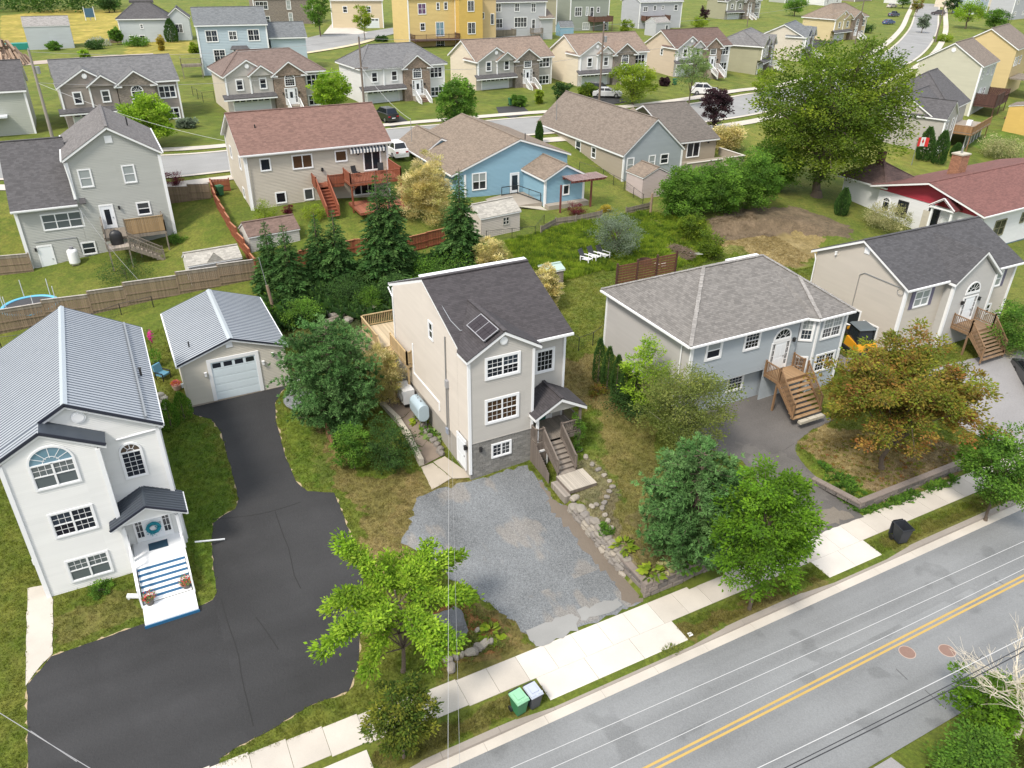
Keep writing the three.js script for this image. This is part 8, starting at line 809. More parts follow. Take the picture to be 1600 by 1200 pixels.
{const b=G(700,990),t=thing('boulder','large dark boulder with pale top beside the bright maple','boulder',b),g=new THREE.IcosahedronGeometry(1,4),p=g.attributes.position;for (let i=0;i<p.count;i++){const v=[p.getX(i),p.getY(i),p.getZ(i)],m=Math.max(Math.abs(v[0]),Math.abs(v[1])*0.9,Math.abs(v[2])),f=mix(1,0.85 / m,0.75)*(0.8 + 0.35*fbm(v[0]*1.6 + 5,v[1]*1.6 + v[2]*1.9 + 3,5,4));p.setXYZ(i,v[0]*f*0.95,v[1]*f*0.75 + 0.45,v[2]*f*0.75);}g.computeVertexNormals();put(t,'rock',g,M('boulder',[0.15,0.155,0.165],0.85,T.mottle,T.rough,0.06));}
{const t=thing('retaining_wall','low stepped concrete wall along the shrub side of the walkway','retaining wall');for (const [A,B,h] of [[[597,632],[624,662],0.45],[[624,662],[641,690],0.5],[[641,690],[659,728],0.5]]){const a=G(...A),b=G(...B),d=unit(sub([b[0],0,b[2]],[a[0],0,a[2]])),L=Math.hypot(b[0] - a[0],b[2] - a[2]),y=Math.min(a[1],b[1]);new MB().box(0.01,L - 0.01,-0.5,h,-0.16,0.16,(p)=>[a[0] + d[0]*p[0] - d[2]*p[2],y + p[1],a[2] + d[2]*p[0] + d[0]*p[2]]).build(t,'wall_section',W.stone2);}}
{const t=thing('patio_chair','blue padded garden chair on the lawn between white house and garage','chair',G(256,592),0.7);const blue=M('blue cushion',[0.1,0.26,0.37],0.85,T.mottle);box(-0.34,0.34,0.36,0.5,-0.34,0.34).build(t,'seat',blue);new MB().hex([[-0.34,0.5,-0.26],[0.34,0.5,-0.26],[0.34,0.45,-0.4],[-0.34,0.45,-0.4]],[[-0.34,1.1,-0.44],[0.34,1.1,-0.44],[0.34,1.1,-0.56],[-0.34,1.1,-0.56]]).build(t,'backrest',blue);for (const x of [-0.36,0.36]){new MB().bar([x,0.62,-0.4],[x,0.62,0.36],0.06).build(t,'armrest',W.black);for (const z of [-0.34,0.34]) box(x - 0.03,x + 0.03,0,0.62,z - 0.03,z + 0.03).build(t,'leg',W.black);}}
{const b=G(240,560),t=thing('wind_spinner','magenta hanging garden spinner on thin post behind white house','garden ornament',b);new MB().rod([0,0,0],[0,2.4,0],0.015).bar([0,2.4,0],[0.2,2.4,0],0.02).build(t,'post',W.black);const g=new MB(),r=rng(9);for (let k=0;k<60;k++){const a=k*0.5,y=1.2 + k*0.019,R=0.3*Math.sin((k + 2) / 64*Math.PI);g.tri([0.2,y,0],[0.2 + Math.cos(a)*R,y + 0.04,Math.sin(a)*R],[0.2 + Math.cos(a + 0.5)*R,y + 0.1,Math.sin(a + 0.5)*R]);}void r;g.build(t,'spiral',M('magenta',[0.42,0.01,0.14],0.5));}
{const b=G(246,572),t=thing('potted_plant','dark pot with leafy plant behind the blue garden chair','potted plant',b);put(t,'pot',new THREE.CylinderGeometry(0.24,0.18,0.4,16).translate(0,0.2,0),W.black);const L=new Leaves(77);for (let k=0;k<260;k++){const d=L.ball();L.leaf([d[0]*0.4,0.85 + d[1]*0.5,d[2]*0.4],0.16,add(d,[0,0.4,0]),pickCol(L,PALS.mid));}put(t,'leaves',L.geo(),leafMat);}
{const b=G(277,608),t=thing('flower_pot','pale pot of pink and orange flowers at left corner of garage','flower pot',b);put(t,'pot',new THREE.CylinderGeometry(0.34,0.24,0.4,16).translate(0,0.2,0),M('pale pot',[0.6,0.42,0.36],0.7));const L=new Leaves(78);for (let k=0;k<220;k++){const d=L.ball();L.leaf([d[0]*0.32,0.48 + d[1]*0.14,d[2]*0.32],0.12,add(d,[0,0.6,0]),L.r()<0.5?[0.7,0.28,0.06]:[0.65,0.2,0.25],0.9);}put(t,'flowers',L.geo(),leafMat);const s=thing('stone_slab_stack','stacked pale stone slabs by the cedar cones at garage','stones',G(255,640));for (let k=0;k<5;k++) stone(s,[(k % 2)*0.2,0.15 + k*0.18,-k*0.14],[0.7,0.32,0.5],500 + k,'stone',W.stone2);}
{const t=thing('white_flower_clump','clump of white flowers at the right wall of the garage','flowers',G(462,612)),L=new Leaves(79);for (let k=0;k<380;k++){const d=L.ball();L.leaf([d[0]*0.5,0.6 + d[1]*0.6,d[2]*0.8],0.16,add(d,[0,0.5,0]),L.r()<0.5?[0.6,0.65,0.6]:[0.14,0.22,0.05],0.8);}put(t,'blossom',L.geo(),leafMat);const p=thing('boat_cover','grey gravel heap with stones beside the dense pine by garage','gravel heap',G(470,624));const g=new THREE.SphereGeometry(1,18,10,0,6.283,0,1.57);g.scale(1.2,0.35,1.6);put(p,'heap',g,mats['gravel']);p.name='gravel_heap';for (let k=0;k<7;k++) stone(p,[0.4 + k*0.12,0.12,1.3 - k*0.1*(k % 2)],[0.3,0.25,0.26],520 + k,'stone',W.stone2);}
// ---------------------------------------------------------------- wheeled bins
function bin(label,pos,turn,col,o={}){const t=thing('wheeled_bin',label,'wheeled bin',pos,turn),m=M('bin ' + col,col,0.55),m2=M('bin dark ' + col,col.map((v)=>v*0.8),0.55);const wall=new MB(),B=[[-0.22,0.1,0.25],[0.22,0.1,0.25],[0.22,0.1,-0.2],[-0.22,0.1,-0.2]],U=[[-0.29,0.98,0.36],[0.29,0.98,0.36],[0.29,0.98,-0.32],[-0.29,0.98,-0.32]];wall.poly([...B].reverse());for (let i=0;i<4;i++){const j=(i + 1) % 4;wall.quad(B[i],B[j],U[j],U[i]);const ib=(p)=>[p[0]*0.9,p[1] + 0.03,p[2]*0.9],iu=(p)=>[p[0]*0.91,p[1],p[2]*0.91];wall.quad(iu(U[i]),iu(U[j]),ib(B[j]),ib(B[i]));}wall.poly(B.map((p)=>[p[0]*0.9,p[1] + 0.03,p[2]*0.9]));wall.build(t,'body',m);const rim=new MB();for (const q of [[-0.32,0.32,0.35,0.39],[-0.32,0.32,-0.36,-0.31]]) rim.box(q[0],q[1],0.93,1.0,q[2],q[3]);rim.box(-0.32,-0.285,0.93,1.0,-0.31,0.35).box(0.285,0.32,0.93,1.0,-0.31,0.35).build(t,'rim',m2);const lid=new MB();if (o.open){const f=(p)=>[p[0],0.95 - p[2]*0.98,-0.4 - p[1]];lid.box(-0.31,0.31,0,0.05,0,0.76,f).box(-0.2,0.2,0.05,0.1,0.2,0.55,f);}else{lid.hex([[-0.32,1.0,0.4],[0.32,1.0,0.4],[0.32,1.0,-0.36],[-0.32,1.0,-0.36]],[[-0.29,1.07,0.36],[0.29,1.07,0.36],[0.29,1.08,-0.34],[-0.29,1.08,-0.34]]).box(-0.17,0.17,1.06,1.12,-0.18,0.2).box(-0.3,-0.06,1.07,1.1,0.26,0.34).box(0.06,0.3,1.07,1.1,0.26,0.34);}lid.build(t,'lid',o.lid?M('lid ' + o.lid,o.lid,0.5):m);new MB().bar([-0.26,0.98,-0.43],[0.26,0.98,-0.43],0.05).build(t,'handle',W.black);for (const x of [-0.27,0.27]) put(t,'wheel',new THREE.CylinderGeometry(0.14,0.14,0.07,16).rotateZ(Math.PI / 2).translate(x,0.14,-0.24),W.black);return t;}
bin('green wheeled bin on the verge beside a grey one',onLevel(810,1112,0.13),0.12,[0.035,0.17,0.075],{lid:[0.25,0.5,0.32]});bin('dark grey wheeled bin with pale lid, right of the green one',onLevel(832,1102,0.13),0.08,[0.05,0.055,0.065],{lid:[0.42,0.46,0.54]});bin('open black wheeled bin with lid hanging back on the verge',onLevel(1404,846,0.14),-0.25,[0.028,0.032,0.04],{open:true}).scale.setScalar(1.2);
{const P=at(798,165),g=[0.03,0.13,0.06];bin('green bin at the garage of cream-sided house, nearer the door',[P[0],P[1],P[2]],0,g);bin('green bin beside its twin, right of the cream-sided garage',[P[0] + 1.2,P[1],P[2] + 0.5],0,g);bin('dark green bin in red gate beside the beige bungalow',add(G(345,306),[0,0,0]),0.3,g);bin('green bin by corner of the pinkish beige house',at(1054,133),0,g);}
{const b=G(1154,615),t=thing('rubbish_bag','black and blue rubbish bags against split entry house wall','rubbish bags',b);const sp=(x,y,z,s,m,name)=>{const g=new THREE.IcosahedronGeometry(s,3),p=g.attributes.position;for (let i=0;i<p.count;i++){const f=0.85 + 0.3*fbm(p.getX(i)*5 + 9,p.getY(i)*5 + p.getZ(i)*6 + 9,3,3);p.setXYZ(i,p.getX(i)*f,Math.max(-s*0.55,p.getY(i)*f),p.getZ(i)*f);}g.computeVertexNormals();put(t,name,g.translate(x,y,z),m);};sp(0,0.3,0,0.5,M('black bag',[0.012,0.014,0.02],0.35),'black_bag');sp(0.4,0.35,-0.2,0.42,mats['black bag'],'black_bag');sp(0.55,0.75,0.1,0.38,M('blue bag',[0.04,0.27,0.4],0.35),'blue_bag');}
{const b=G(1200,612),t=thing('bicycle','dark bicycle lying under the cedar steps landing','bicycle',add(b,[0.2,0.36,-0.2]),0.3);for (const x of [-0.5,0.5]) put(t,'wheel',new THREE.TorusGeometry(0.33,0.03,6,20).translate(x,0,0),W.black);new MB().bar([-0.5,0,0],[-0.1,0.1,0],0.04).bar([-0.1,0.1,0],[0.35,0.5,0],0.04).bar([0.5,0,0],[0.35,0.5,0],0.04).bar([-0.2,0.5,0],[0.35,0.48,0],0.04).bar([-0.2,0.5,0],[-0.1,0.1,0],0.04).build(t,'frame',W.metal);new MB().bar([0.35,0.6,-0.25],[0.35,0.6,0.25],0.03).build(t,'handlebar',W.black);box(-0.32,-0.08,0.55,0.6,-0.06,0.06).build(t,'saddle',W.black);}
// ---------------------------------------------------------------- small yellow excavator
{const b=G(1340,552),t=thing('excavator','small yellow excavator with black cab between the two split entry houses','excavator',b,-0.35),yl=M('machine yellow',[0.65,0.3,0.015],0.45),bk=W.black;for (const x of [-0.75,0.75]){const s=new THREE.Shape();s.moveTo(-0.9,0);s.absarc(-0.8,0.25,0.25,-Math.PI / 2,Math.PI / 2,true);s.absarc(0.8,0.25,0.25,Math.PI / 2,-Math.PI / 2,true);put(t,'track',new THREE.ExtrudeGeometry(s,{depth:0.34,bevelEnabled:true,bevelSize:0.02,bevelThickness:0.02,bevelSegments:1}).rotateY(Math.PI / 2).translate(x - 0.17,0.02,0),bk);}const body=new MB().hex([[-0.85,0.55,1.15],[0.85,0.55,1.15],[0.95,0.55,-0.7],[-0.95,0.55,-0.7]],[[-0.8,1.15,1.0],[0.8,1.15,1.0],[0.92,1.35,-0.6],[-0.92,1.35,-0.6]]);body.build(t,'body',yl);new MB().hex([[-0.87,0.42,1.2],[0.87,0.42,1.2],[0.97,0.42,-0.72],[-0.97,0.42,-0.72]],[[-0.87,0.68,1.2],[0.87,0.68,1.2],[0.97,0.6,-0.72],[-0.97,0.6,-0.72]]).build(t,'counterweight',M('machine grey',[0.04,0.04,0.045],0.5));const cab=new MB().hex([[-0.75,1.2,0.75],[0.5,1.2,0.75],[0.5,1.25,-0.75],[-0.75,1.25,-0.75]],[[-0.68,2.35,0.62],[0.45,2.35,0.62],[0.45,2.35,-0.68],[-0.68,2.35,-0.68]]).build(t,'cab',W.glass);const fr=new MB();for (const [x,z] of [[-0.75,0.75],[0.5,0.75],[0.5,-0.75],[-0.75,-0.75]]) fr.bar([x,1.2,z],[x*0.92,2.38,z*0.88],0.09);fr.build(cab,'cab_frame',bk);new MB().hex([[-0.8,2.36,0.8],[0.58,2.36,0.8],[0.58,2.36,-0.8],[-0.8,2.36,-0.8]],[[-0.7,2.48,0.68],[0.48,2.48,0.68],[0.48,2.48,-0.7],[-0.7,2.48,-0.7]]).build(cab,'cab_roof',M('cab roof',[0.1,0.12,0.13],0.4));put(t,'round_emblem',new THREE.CylinderGeometry(0.17,0.17,0.03,20).rotateX(Math.PI / 2).translate(-0.1,0.92,1.1),bk);new MB().bar([0.3,1.1,-0.7],[0.3,1.7,-1.7],0.22,0.3).bar([0.3,1.7,-1.7],[0.4,0.9,-2.7],0.18,0.22).build(t,'boom',yl);new MB().hex([[0.1,0.5,-2.6],[0.7,0.5,-2.6],[0.7,0.5,-3.1],[0.1,0.5,-3.1]],[[0.1,1.0,-2.7],[0.7,1.0,-2.7],[0.7,1.0,-3.05],[0.1,1.0,-3.05]]).build(t,'bucket',bk);const s2=thing('stone_pile','small heap of broken stones in front of yellow excavator','stones',G(1325,568));for (let k=0;k<16;k++) stone(s2,[(hash(k,1,3) - 0.5)*2.6,0.14,(hash(k,2,3) - 0.5)*1.8],[0.5,0.35,0.4],600 + k);}
// ---------------------------------------------------------------- cars
function car(name,label,pos,turn,col,o={}){
const t=thing(name,label,'car',pos,turn),pm=new THREE.MeshPhysicalMaterial({roughness:0.35,clearcoat:0.8,clearcoatRoughness:0.1});pm.color.setRGB(...col);const suv=o.suv?0.22:0,pick=o.pickup;const L=2.25,w=0.88;
const prof=[[-L,0.36],[-L - 0.03,0.7],[-L + 0.05,0.92 + suv*0.6],[-1.35,0.98 + suv*0.6],[0.95,0.96 + suv*0.5],[1.95,0.84 + suv*0.5],[L + 0.02,0.62],[L,0.34]],sh2=new THREE.Shape();sh2.moveTo(-L,0.3);for (const p of prof) sh2.lineTo(...p);const arch=(x)=>{sh2.lineTo(x + 0.38,0.3);sh2.absarc(x,0.32,0.38,0,Math.PI,false);};arch(1.38);arch(-1.38);sh2.lineTo(-L,0.3);const bg=new THREE.ExtrudeGeometry(sh2,{depth:2*w - 0.16,bevelEnabled:true,bevelSize:0.07,bevelThickness:0.08,bevelSegments:3,curveSegments:10});bg.translate(0,0,-w + 0.08);put(t,'body',bg,pm);
const y0=0.97 + suv*0.6,y1=1.42 + suv*1.4,bk2=pick?-0.4:o.suv?-1.95:-1.75,top0=pick?-0.25:o.suv?-1.65:-1.05;const lo=[[bk2,y0,-0.78],[bk2,y0,0.78],[1.05,y0,0.78],[1.05,y0,-0.78]],hi=[[top0,y1,-0.62],[top0,y1,0.62],[0.2,y1,0.62],[0.2,y1,-0.62]];const cabin=new MB().hex(lo,hi).build(t,'windows',M('car glass',[0.015,0.018,0.022],0.05));new MB().hex(hi.map((p)=>[p[0],p[1] - 0.02,p[2]*1.02]),hi.map((p)=>[p[0]*0.94,p[1] + 0.05,p[2]*0.9])).build(cabin,'roof',pm);const pil=new MB();for (let i=0;i<4;i++) pil.bar(lo[i],hi[i],0.08);for (const x of [-0.5]) for (const s of [0,1]) pil.bar([x,y0,s?0.79:-0.79],[x,y1,s?0.63:-0.63],0.08);pil.build(cabin,'pillar',pm);
const wg=new THREE.CylinderGeometry(0.33,0.33,0.22,20).rotateX(Math.PI / 2),rg=new THREE.CylinderGeometry(0.2,0.2,0.02,14).rotateX(Math.PI / 2);for (const x of [-1.38,1.38]) for (const z of [-0.78,0.78]){const wl=put(t,'wheel',wg,M('tyre',[0.018,0.018,0.018],0.8));wl.position.set(x,0.33,z);const r=put(wl,'rim',rg,W.metal);r.position.z=Math.sign(z)*0.115;}for (const z of [-0.62,0.62]){box(L - 0.05,L + 0.075,0.62,0.76,z - 0.2,z + 0.2).build(t,'headlight',M('lamp glass',[0.6,0.62,0.64],0.15));box(-L - 0.1,-L + 0.05,0.72,0.9,z - 0.17,z + 0.17).build(t,'tail_light',M('red lamp',[0.3,0.01,0.015],0.25));}box(-L - 0.1,-L - 0.07,0.55,0.67,-0.25,0.25).build(t,'number_plate',W.trim);for (const z of [-1,1]) box(0.62,0.82,0.98,1.12,z*0.95 - 0.08,z*0.95 + 0.08).build(t,'mirror',pm);return t;
}
const Q=Math.PI / 2,put2=(u,v)=>G(u,v);
car('parked_car','black car cut by the right edge on pale driveway',[add(put2(1612,600),[0,0.03,0])][0],-2.2,[0.02,0.022,0.025]);car('parked_car','black vehicle on driveway of white brick house',add(put2(603,188),[0,0.05,0]),Q + 0.15,[0.015,0.016,0.018],{suv:true});car('parked_car','white hatchback parked between beige bungalow and blue bungalow',add(put2(617,243),[0,0.05,0]),Q + 0.05,[0.7,0.7,0.7],{suv:true});car('parked_car','dark car with white bonnet before white-fronted cream house',add(put2(948,152),[0,0.05,0]),-0.5,[0.55,0.56,0.57]);car('parked_car','black car close behind the tan bungalow ridge',add(put2(936,148),[0,0.05,0]),-0.9,[0.02,0.02,0.022],{suv:true});car('parked_car','white car in front of the pinkish beige house garage',add(put2(1101,148),[0,0.05,0]),-0.6,[0.68,0.68,0.67],{suv:true});car('parked_car','red car beside the yellow house with white stairs',add(put2(1281,58),[0,0.05,0]),-0.55 + Math.PI,[0.42,0.015,0.03]);car('parked_car','dark blue pickup nearer the top beyond the yellow house',add(put2(1396,26),[0,0.05,0]),0.1,[0.03,0.045,0.09],{suv:true,pickup:true});car('parked_car','blue and white car below the dark blue pickup',add(put2(1388,38),[0,0.05,0]),0.1,[0.03,0.07,0.2]);car('moving_car','dark car driving on the far road at the top',add(put2(1465,24),[0,0.12,0]),Q + 0.4,[0.06,0.05,0.055],{suv:true});car('parked_car','pale car above the pickup at the end of yellow house',add(put2(1393,12),[0,0.05,0]),0.1,[0.5,0.46,0.44]);car('parked_car','white car parked at the far end of top right road',add(put2(1524,12),[0,0.05,0]),0.2,[0.7,0.7,0.7]);
for (const [a,w] of [[[[590,185],[626,182],[640,192],[612,200]],0],[[[775,168],[815,165],[830,178],[800,185],[780,180]],0],[[[1080,150],[1120,138],[1135,150],[1100,160]],0],[[[920,152],[960,146],[980,160],[940,166]],0],[[[1255,62],[1290,52],[1310,66],[1275,76]],0]]){drape('driveway',a,mDrive,0.07 + w);}
// ---------------------------------------------------------------- utility poles and wires
function pole(label,foot,top,o={}){const b=o.base||G(...foot),h=riseTo(b,...top),t=thing('utility_pole',label,'utility pole',b),tp=o.lean||[0,h,0];new MB().rod([0,-0.4,0],tp,o.r||0.17,(o.r||0.17)*0.65,10).build(t,'pole',o.mat||W.pole);for (const f of o.arms||[]) new MB().bar([-0.9,h - f,0.1],[0.9,h - f,0.1],0.1).build(t,'crossarm',W.pole);if (o.can) put(t,'transformer',new THREE.CylinderGeometry(0.25,0.25,0.8,14).translate(0.4,h - 2.2,0),W.metal);for (let k=0;k<(o.ins??2);k++) put(t,'insulator',new THREE.CylinderGeometry(0.06,0.08,0.2,8).translate(0,h + 0.1,k*0.2 - 0.1),W.metal);return [b[0],b[1] + h,b[2]];}
const pA=pole('weathered grey pole at the left between two houses',[82,215],[45,78],{mat:M('grey pole',[0.3,0.27,0.24],0.9,T.mottle),r:0.2,can:true}),pB=pole('dark pole rising behind the beige bungalow roof',[571,190],[560,57],{arms:[3.8]}),pC=pole('dark pole behind the tan bungalow ridge',[936,160],[941,36],{arms:[4.2],can:true}),pD=pole('thin dark pole before the olive brick house',[1167,42],[1176,-12],{r:0.13}),pE=pole('dark pole before the yellow house with white stairs',[1336,68],[1352,-15]),pF=pole('tall pole beside the far road at top right',[1461,66],[1474,4],{r:0.22});
{const b=G(428,484),t=thing('pole_stub','short wooden pole with thin metal mast behind the garage','pole',b);new MB().rod([0,-0.3,0],[-0.25,2.2,0],0.14,0.12,9).build(t,'pole',M('new pole',[0.28,0.2,0.14],0.9,T.mottle));new MB().rod([-0.25,1.9,0.05],[-0.55,4.6,0.05],0.03).build(t,'mast',W.metal);}
{const b=G(1016,335),t=thing('pole_stub','brown wooden post at the corner of pinkish shed','pole',b);new MB().rod([0,-0.3,0],[0,2.3,0],0.13,0.12,9).build(t,'pole',mats['new pole']);}
const wireM=M('bright wire',[0.5,0.5,0.5],0.5),wireD=M('dark wire',[0.03,0.03,0.035],0.6),wireG=M('grey wire',[0.3,0.3,0.31],0.6);
function wire(label,a,b,sag,r,m){const t=thing('overhead_wire',label,'wire',a),n=24,pts=[];for (let k=0;k<=n;k++){const f=k / n,p=sub(add(mul(a,1 - f),mul(b,f)),a);pts.push([p[0],p[1] - 4*sag*f*(1 - f),p[2]]);}new MB().path(pts,r,r,5).build(t,'wire',m);return t;}
const line=(u0,v0,u1,v1,y)=>{const a=onLevel(u0,v0,y),b=onLevel(u1,v1,y),d=sub(b,a);return [sub(a,mul(d,0.25)),add(b,mul(d,0.12))];};
{const Y=8.5,add2=(label,c,r,m)=>{const [a,b]=line(...c,Y);wire(label,a,b,0.12,r,m);};add2('bright wire over the street, nearest the sidewalk',[800,1197,1600,845],0.01,wireM);add2('second bright wire over the street, just below the first',[857,1200,1600,867],0.01,wireM);add2('third bright wire over the street, above the yellow line',[950,1200,1600,888],0.01,wireM);add2('grey wire over the street, below the yellow line',[1180,1200,1600,995],0.012,M('pale wire',[0.55,0.55,0.55],0.5));add2('upper dark cable over the lower lane of the street',[1218,1202,1600,1009],0.015,wireD);add2('lowest dark cable over the lower lane of the street',[1232,1202,1600,1017],0.018,wireD);
const hb=[19.46 - 3.8,1.5 + 1.35,-42.4 + 3.6],[d1]=[onLevel(700,1215,8)];wire('thin service wire from middle house wall down to the street',[hb[0] + 0.1,hb[1],hb[2]],d1,0.05,0.007,wireM);wire('second thin service wire from the middle house to the street',[hb[0] + 0.2,hb[1] + 0.2,hb[2] + 0.2],onLevel(719,1215,8),0.05,0.006,wireG);
wire('thin wire crossing the lower left lawn and black driveway',onLevel(-10,1108,7.5),onLevel(160,1212,7.5),0.02,0.012,wireG);wire('second thin wire over lower left of black driveway',onLevel(48,1142,7.5),onLevel(120,1190,7.5),0.01,0.01,wireG);
const lo=(p,d)=>[p[0],p[1] - d,p[2]];wire('wire between left pole and the pole behind beige bungalow',lo(pA,0.2),lo(pB,0.2),1,0.018,wireG);wire('lower wire from the left pole to pole behind beige bungalow',lo(pA,3.6),lo(pB,3.8),1,0.02,wireG);wire('upper wire between the two poles of the second street',lo(pB,0.2),lo(pC,0.2),0.9,0.018,wireG);wire('lower wire between the two poles of the second street',lo(pB,3.8),lo(pC,4.2),1.0,0.022,wireG);wire('wire from tan bungalow pole towards yellow house pole',lo(pC,0.2),lo(pE,0.2),1.6,0.018,wireG);wire('lower wire from tan bungalow pole towards yellow house pole',lo(pC,4.2),lo(pE,3),1.8,0.02,wireG);void pD;wire('wire from yellow house pole to the far road pole',lo(pE,0.3),lo(pF,0.3),1,0.018,wireG);wire('pale service wire from pole to blue bungalow mast',lo(pB,3.6),[40.62 - 7.2,11.5,-76.36 - 14.6],0.7,0.016,M('pale wire',[0.55,0.55,0.55],0.5));wire('pale service wire sloping to the corner of beige bungalow',lo(pA,3.6),[18.82 - 7.3,11.6,-83.13 - 4.5],0.6,0.016,mats['pale wire']);wire('sagging wire over rear garden of grey gabled house',[-3,9.5,-76],[0.5,5,-67],0.3,0.012,wireG);}
// ---------------------------------------------------------------- things in the gardens
{const b=G(1424,258),h=riseTo(b,1418,212),t=thing('flagpole','grey flagpole with red and white maple leaf flag on the lawn','flagpole',b);new MB().rod([0,0,0],[0,h,0],0.06,0.04,8).build(t,'pole',W.metal);const red=M('flag red',[0.6,0.03,0.03],0.7),wh=M('flag white',[0.8,0.8,0.8],0.7);const wv=(u,v)=>[0.06 + u*2.2,h - 0.1 - v*1.2 - u*u*0.25,0.12*Math.sin(u*7)*u];const strip=(a,c,m,name)=>{const g=new MB(),n=8;for (let i=0;i<n;i++){const u0=mix(a,c,i / n),u1=mix(a,c,(i + 1) / n);const A=wv(u0,0),B=wv(u1,0),C=wv(u1,1),D=wv(u0,1),o=[0,0,0.008];g.hex([sub(D,o),sub(C,o),sub(B,o),sub(A,o)],[add(D,o),add(C,o),add(B,o),add(A,o)]);}return g.build(t,name,m);};strip(0,0.25,red,'red_band');strip(0.25,0.75,wh,'white_band');strip(0.75,1,red,'red_band');const lf=[[0,0.42],[0.06,0.26],[0.16,0.32],[0.13,0.14],[0.26,0.2],[0.22,0.08],[0.34,0.04],[0.2,-0.1],[0.22,-0.18],[0.02,-0.14],[0.02,-0.34],[-0.02,-0.34],[-0.02,-0.14],[-0.22,-0.18],[-0.2,-0.1],[-0.34,0.04],[-0.22,0.08],[-0.26,0.2],[-0.13,0.14],[-0.16,0.32],[-0.06,0.26]];const g=new MB();for (const s of [-1,1]) for (let i=0;i<lf.length;i++){const q=lf[i],k=lf[(i + 1) % lf.length],P=(p)=>add(wv(0.5 + p[0] / 2.2,0.5 - p[1] / 1.2),[0,0,s*0.014]);s>0?g.tri(P([0,0]),P(k),P(q)):g.tri(P([0,0]),P(q),P(k));}g.build(t,'maple_leaf',red);}
const reclSpots=[[917,410,'leftmost white reclining chair with dark seat in the meadow'],[930,406,'middle white reclining chair in the meadow'],[944,404,'rightmost white reclining chair below the silvery tree']];{const t0=thing('reclining_chair',reclSpots[0][2],'chair',G(reclSpots[0][0],reclSpots[0][1]),0.5);t0.userData.group='reclining chairs in the meadow';new MB().bar([-0.32,0.36,-0.4],[-0.32,0.3,0.5],0.5,0.04).p;box(-0.32,0.32,0.32,0.38,-0.4,0.35).build(t0,'seat',W.trim);new MB().hex([[-0.33,0.36,-0.34],[0.33,0.36,-0.34],[0.33,0.32,-0.42],[-0.33,0.32,-0.42]],[[-0.33,1.15,-0.8],[0.33,1.15,-0.8],[0.33,1.12,-0.87],[-0.33,1.12,-0.87]]).build(t0,'backrest',M('dark sling',[0.05,0.055,0.06],0.6));for (const x of [-0.36,0.36]){box(x - 0.05,x + 0.05,0.58,0.63,-0.55,0.42).build(t0,'armrest',W.trim);for (const z of [-0.5,0.35]) box(x - 0.04,x + 0.04,0,0.58,z - 0.04,z + 0.04).build(t0,'leg',W.trim);}for (const [u,v,l] of reclSpots.slice(1)) dup(t0,l,G(u,v),0.35);}
{const b=G(1056,400),t=thing('brush_pile','heap of brown cut branches in the meadow','brush pile',b),g=new MB(),r=rng(61);for (let k=0;k<520;k++){const a=r()*6.283,f=Math.sqrt(r())*1.9,y=0.25 + r()*1.0*(1 - f / 2.1),p=[Math.cos(a)*f,y,Math.sin(a)*f],d=unit([r() - 0.5,(r() - 0.5)*0.5,r() - 0.5]),l=mix(0.3,0.9,r());g.bar(sub(p,mul(d,l / 2)),add(p,mul(d,l / 2)),0.025);}g.build(t,'branches',M('cut brush',[0.16,0.115,0.085],0.95));const s=thing('metal_frame','pale metal mesh frame leaning on the heap of branches','metal frame',add(G(1085,400),[0,0.35,0]),-0.5),m=new MB();const R=(p)=>[p[0],p[1] + p[2]*0.25,p[2]];for (const [a,c] of [[[-0.5,0,-1.3],[0.5,0,-1.3]],[[0.5,0,-1.3],[0.5,0,1.3]],[[0.5,0,1.3],[-0.5,0,1.3]],[[-0.5,0,1.3],[-0.5,0,-1.3]]]) m.bar(R(a),R(c),0.06);for (let k=1;k<12;k++) m.bar(R([-0.5,0,-1.3 + k*0.216]),R([0.5,0,-1.3 + k*0.216]),0.012);m.build(s,'frame',M('pale metal',[0.5,0.52,0.5],0.5));}
{const b=G(1008,415),t=thing('rusty_barrel','dark fire pit tub near the privacy screen','tub',b);put(t,'tub',new THREE.CylinderGeometry(0.6,0.5,0.6,18,1,true).translate(0,0.3,0),M('rust dark',[0.07,0.035,0.025],0.9));put(t,'ash',new THREE.CircleGeometry(0.56,18).rotateX(-Math.PI / 2).translate(0,0.2,0),W.black);const s=thing('stone_pile','few pale stones right of the dark tub','stones',G(1022,416));for (let k=0;k<7;k++) stone(s,[(hash(k,1,4) - 0.3)*2,0.14,(hash(k,2,4) - 0.5)*0.9],[0.45,0.32,0.35],640 + k,'stone',W.stone2);}
{const b=G(52,492),t=thing('trampoline','round trampoline with light blue rim pad behind the long fence','trampoline',add(b,[0,0,0]));put(t,'rim_pad',new THREE.TorusGeometry(2.0,0.16,8,48).rotateX(Math.PI / 2).scale(1,0.5,1).translate(0,0.85,0),M('trampoline blue',[0.12,0.42,0.62],0.6));put(t,'mat',new THREE.CylinderGeometry(1.86,1.86,0.02,48).translate(0,0.82,0),M('jump mat',[0.05,0.05,0.055],0.7));for (let k=0;k<6;k++){const a=k / 6*6.283;new MB().rod([Math.cos(a)*2,0,Math.sin(a)*2],[Math.cos(a)*2,0.8,Math.sin(a)*2],0.03).build(t,'leg',W.metal);new MB().rod([Math.cos(a + 0.3)*2,0.8,Math.sin(a + 0.3)*2],[Math.cos(a + 0.3)*2.02,2.4,Math.sin(a + 0.3)*2.02],0.03).build(t,'net_pole',M('net pole',[0.6,0.63,0.65],0.5));}}
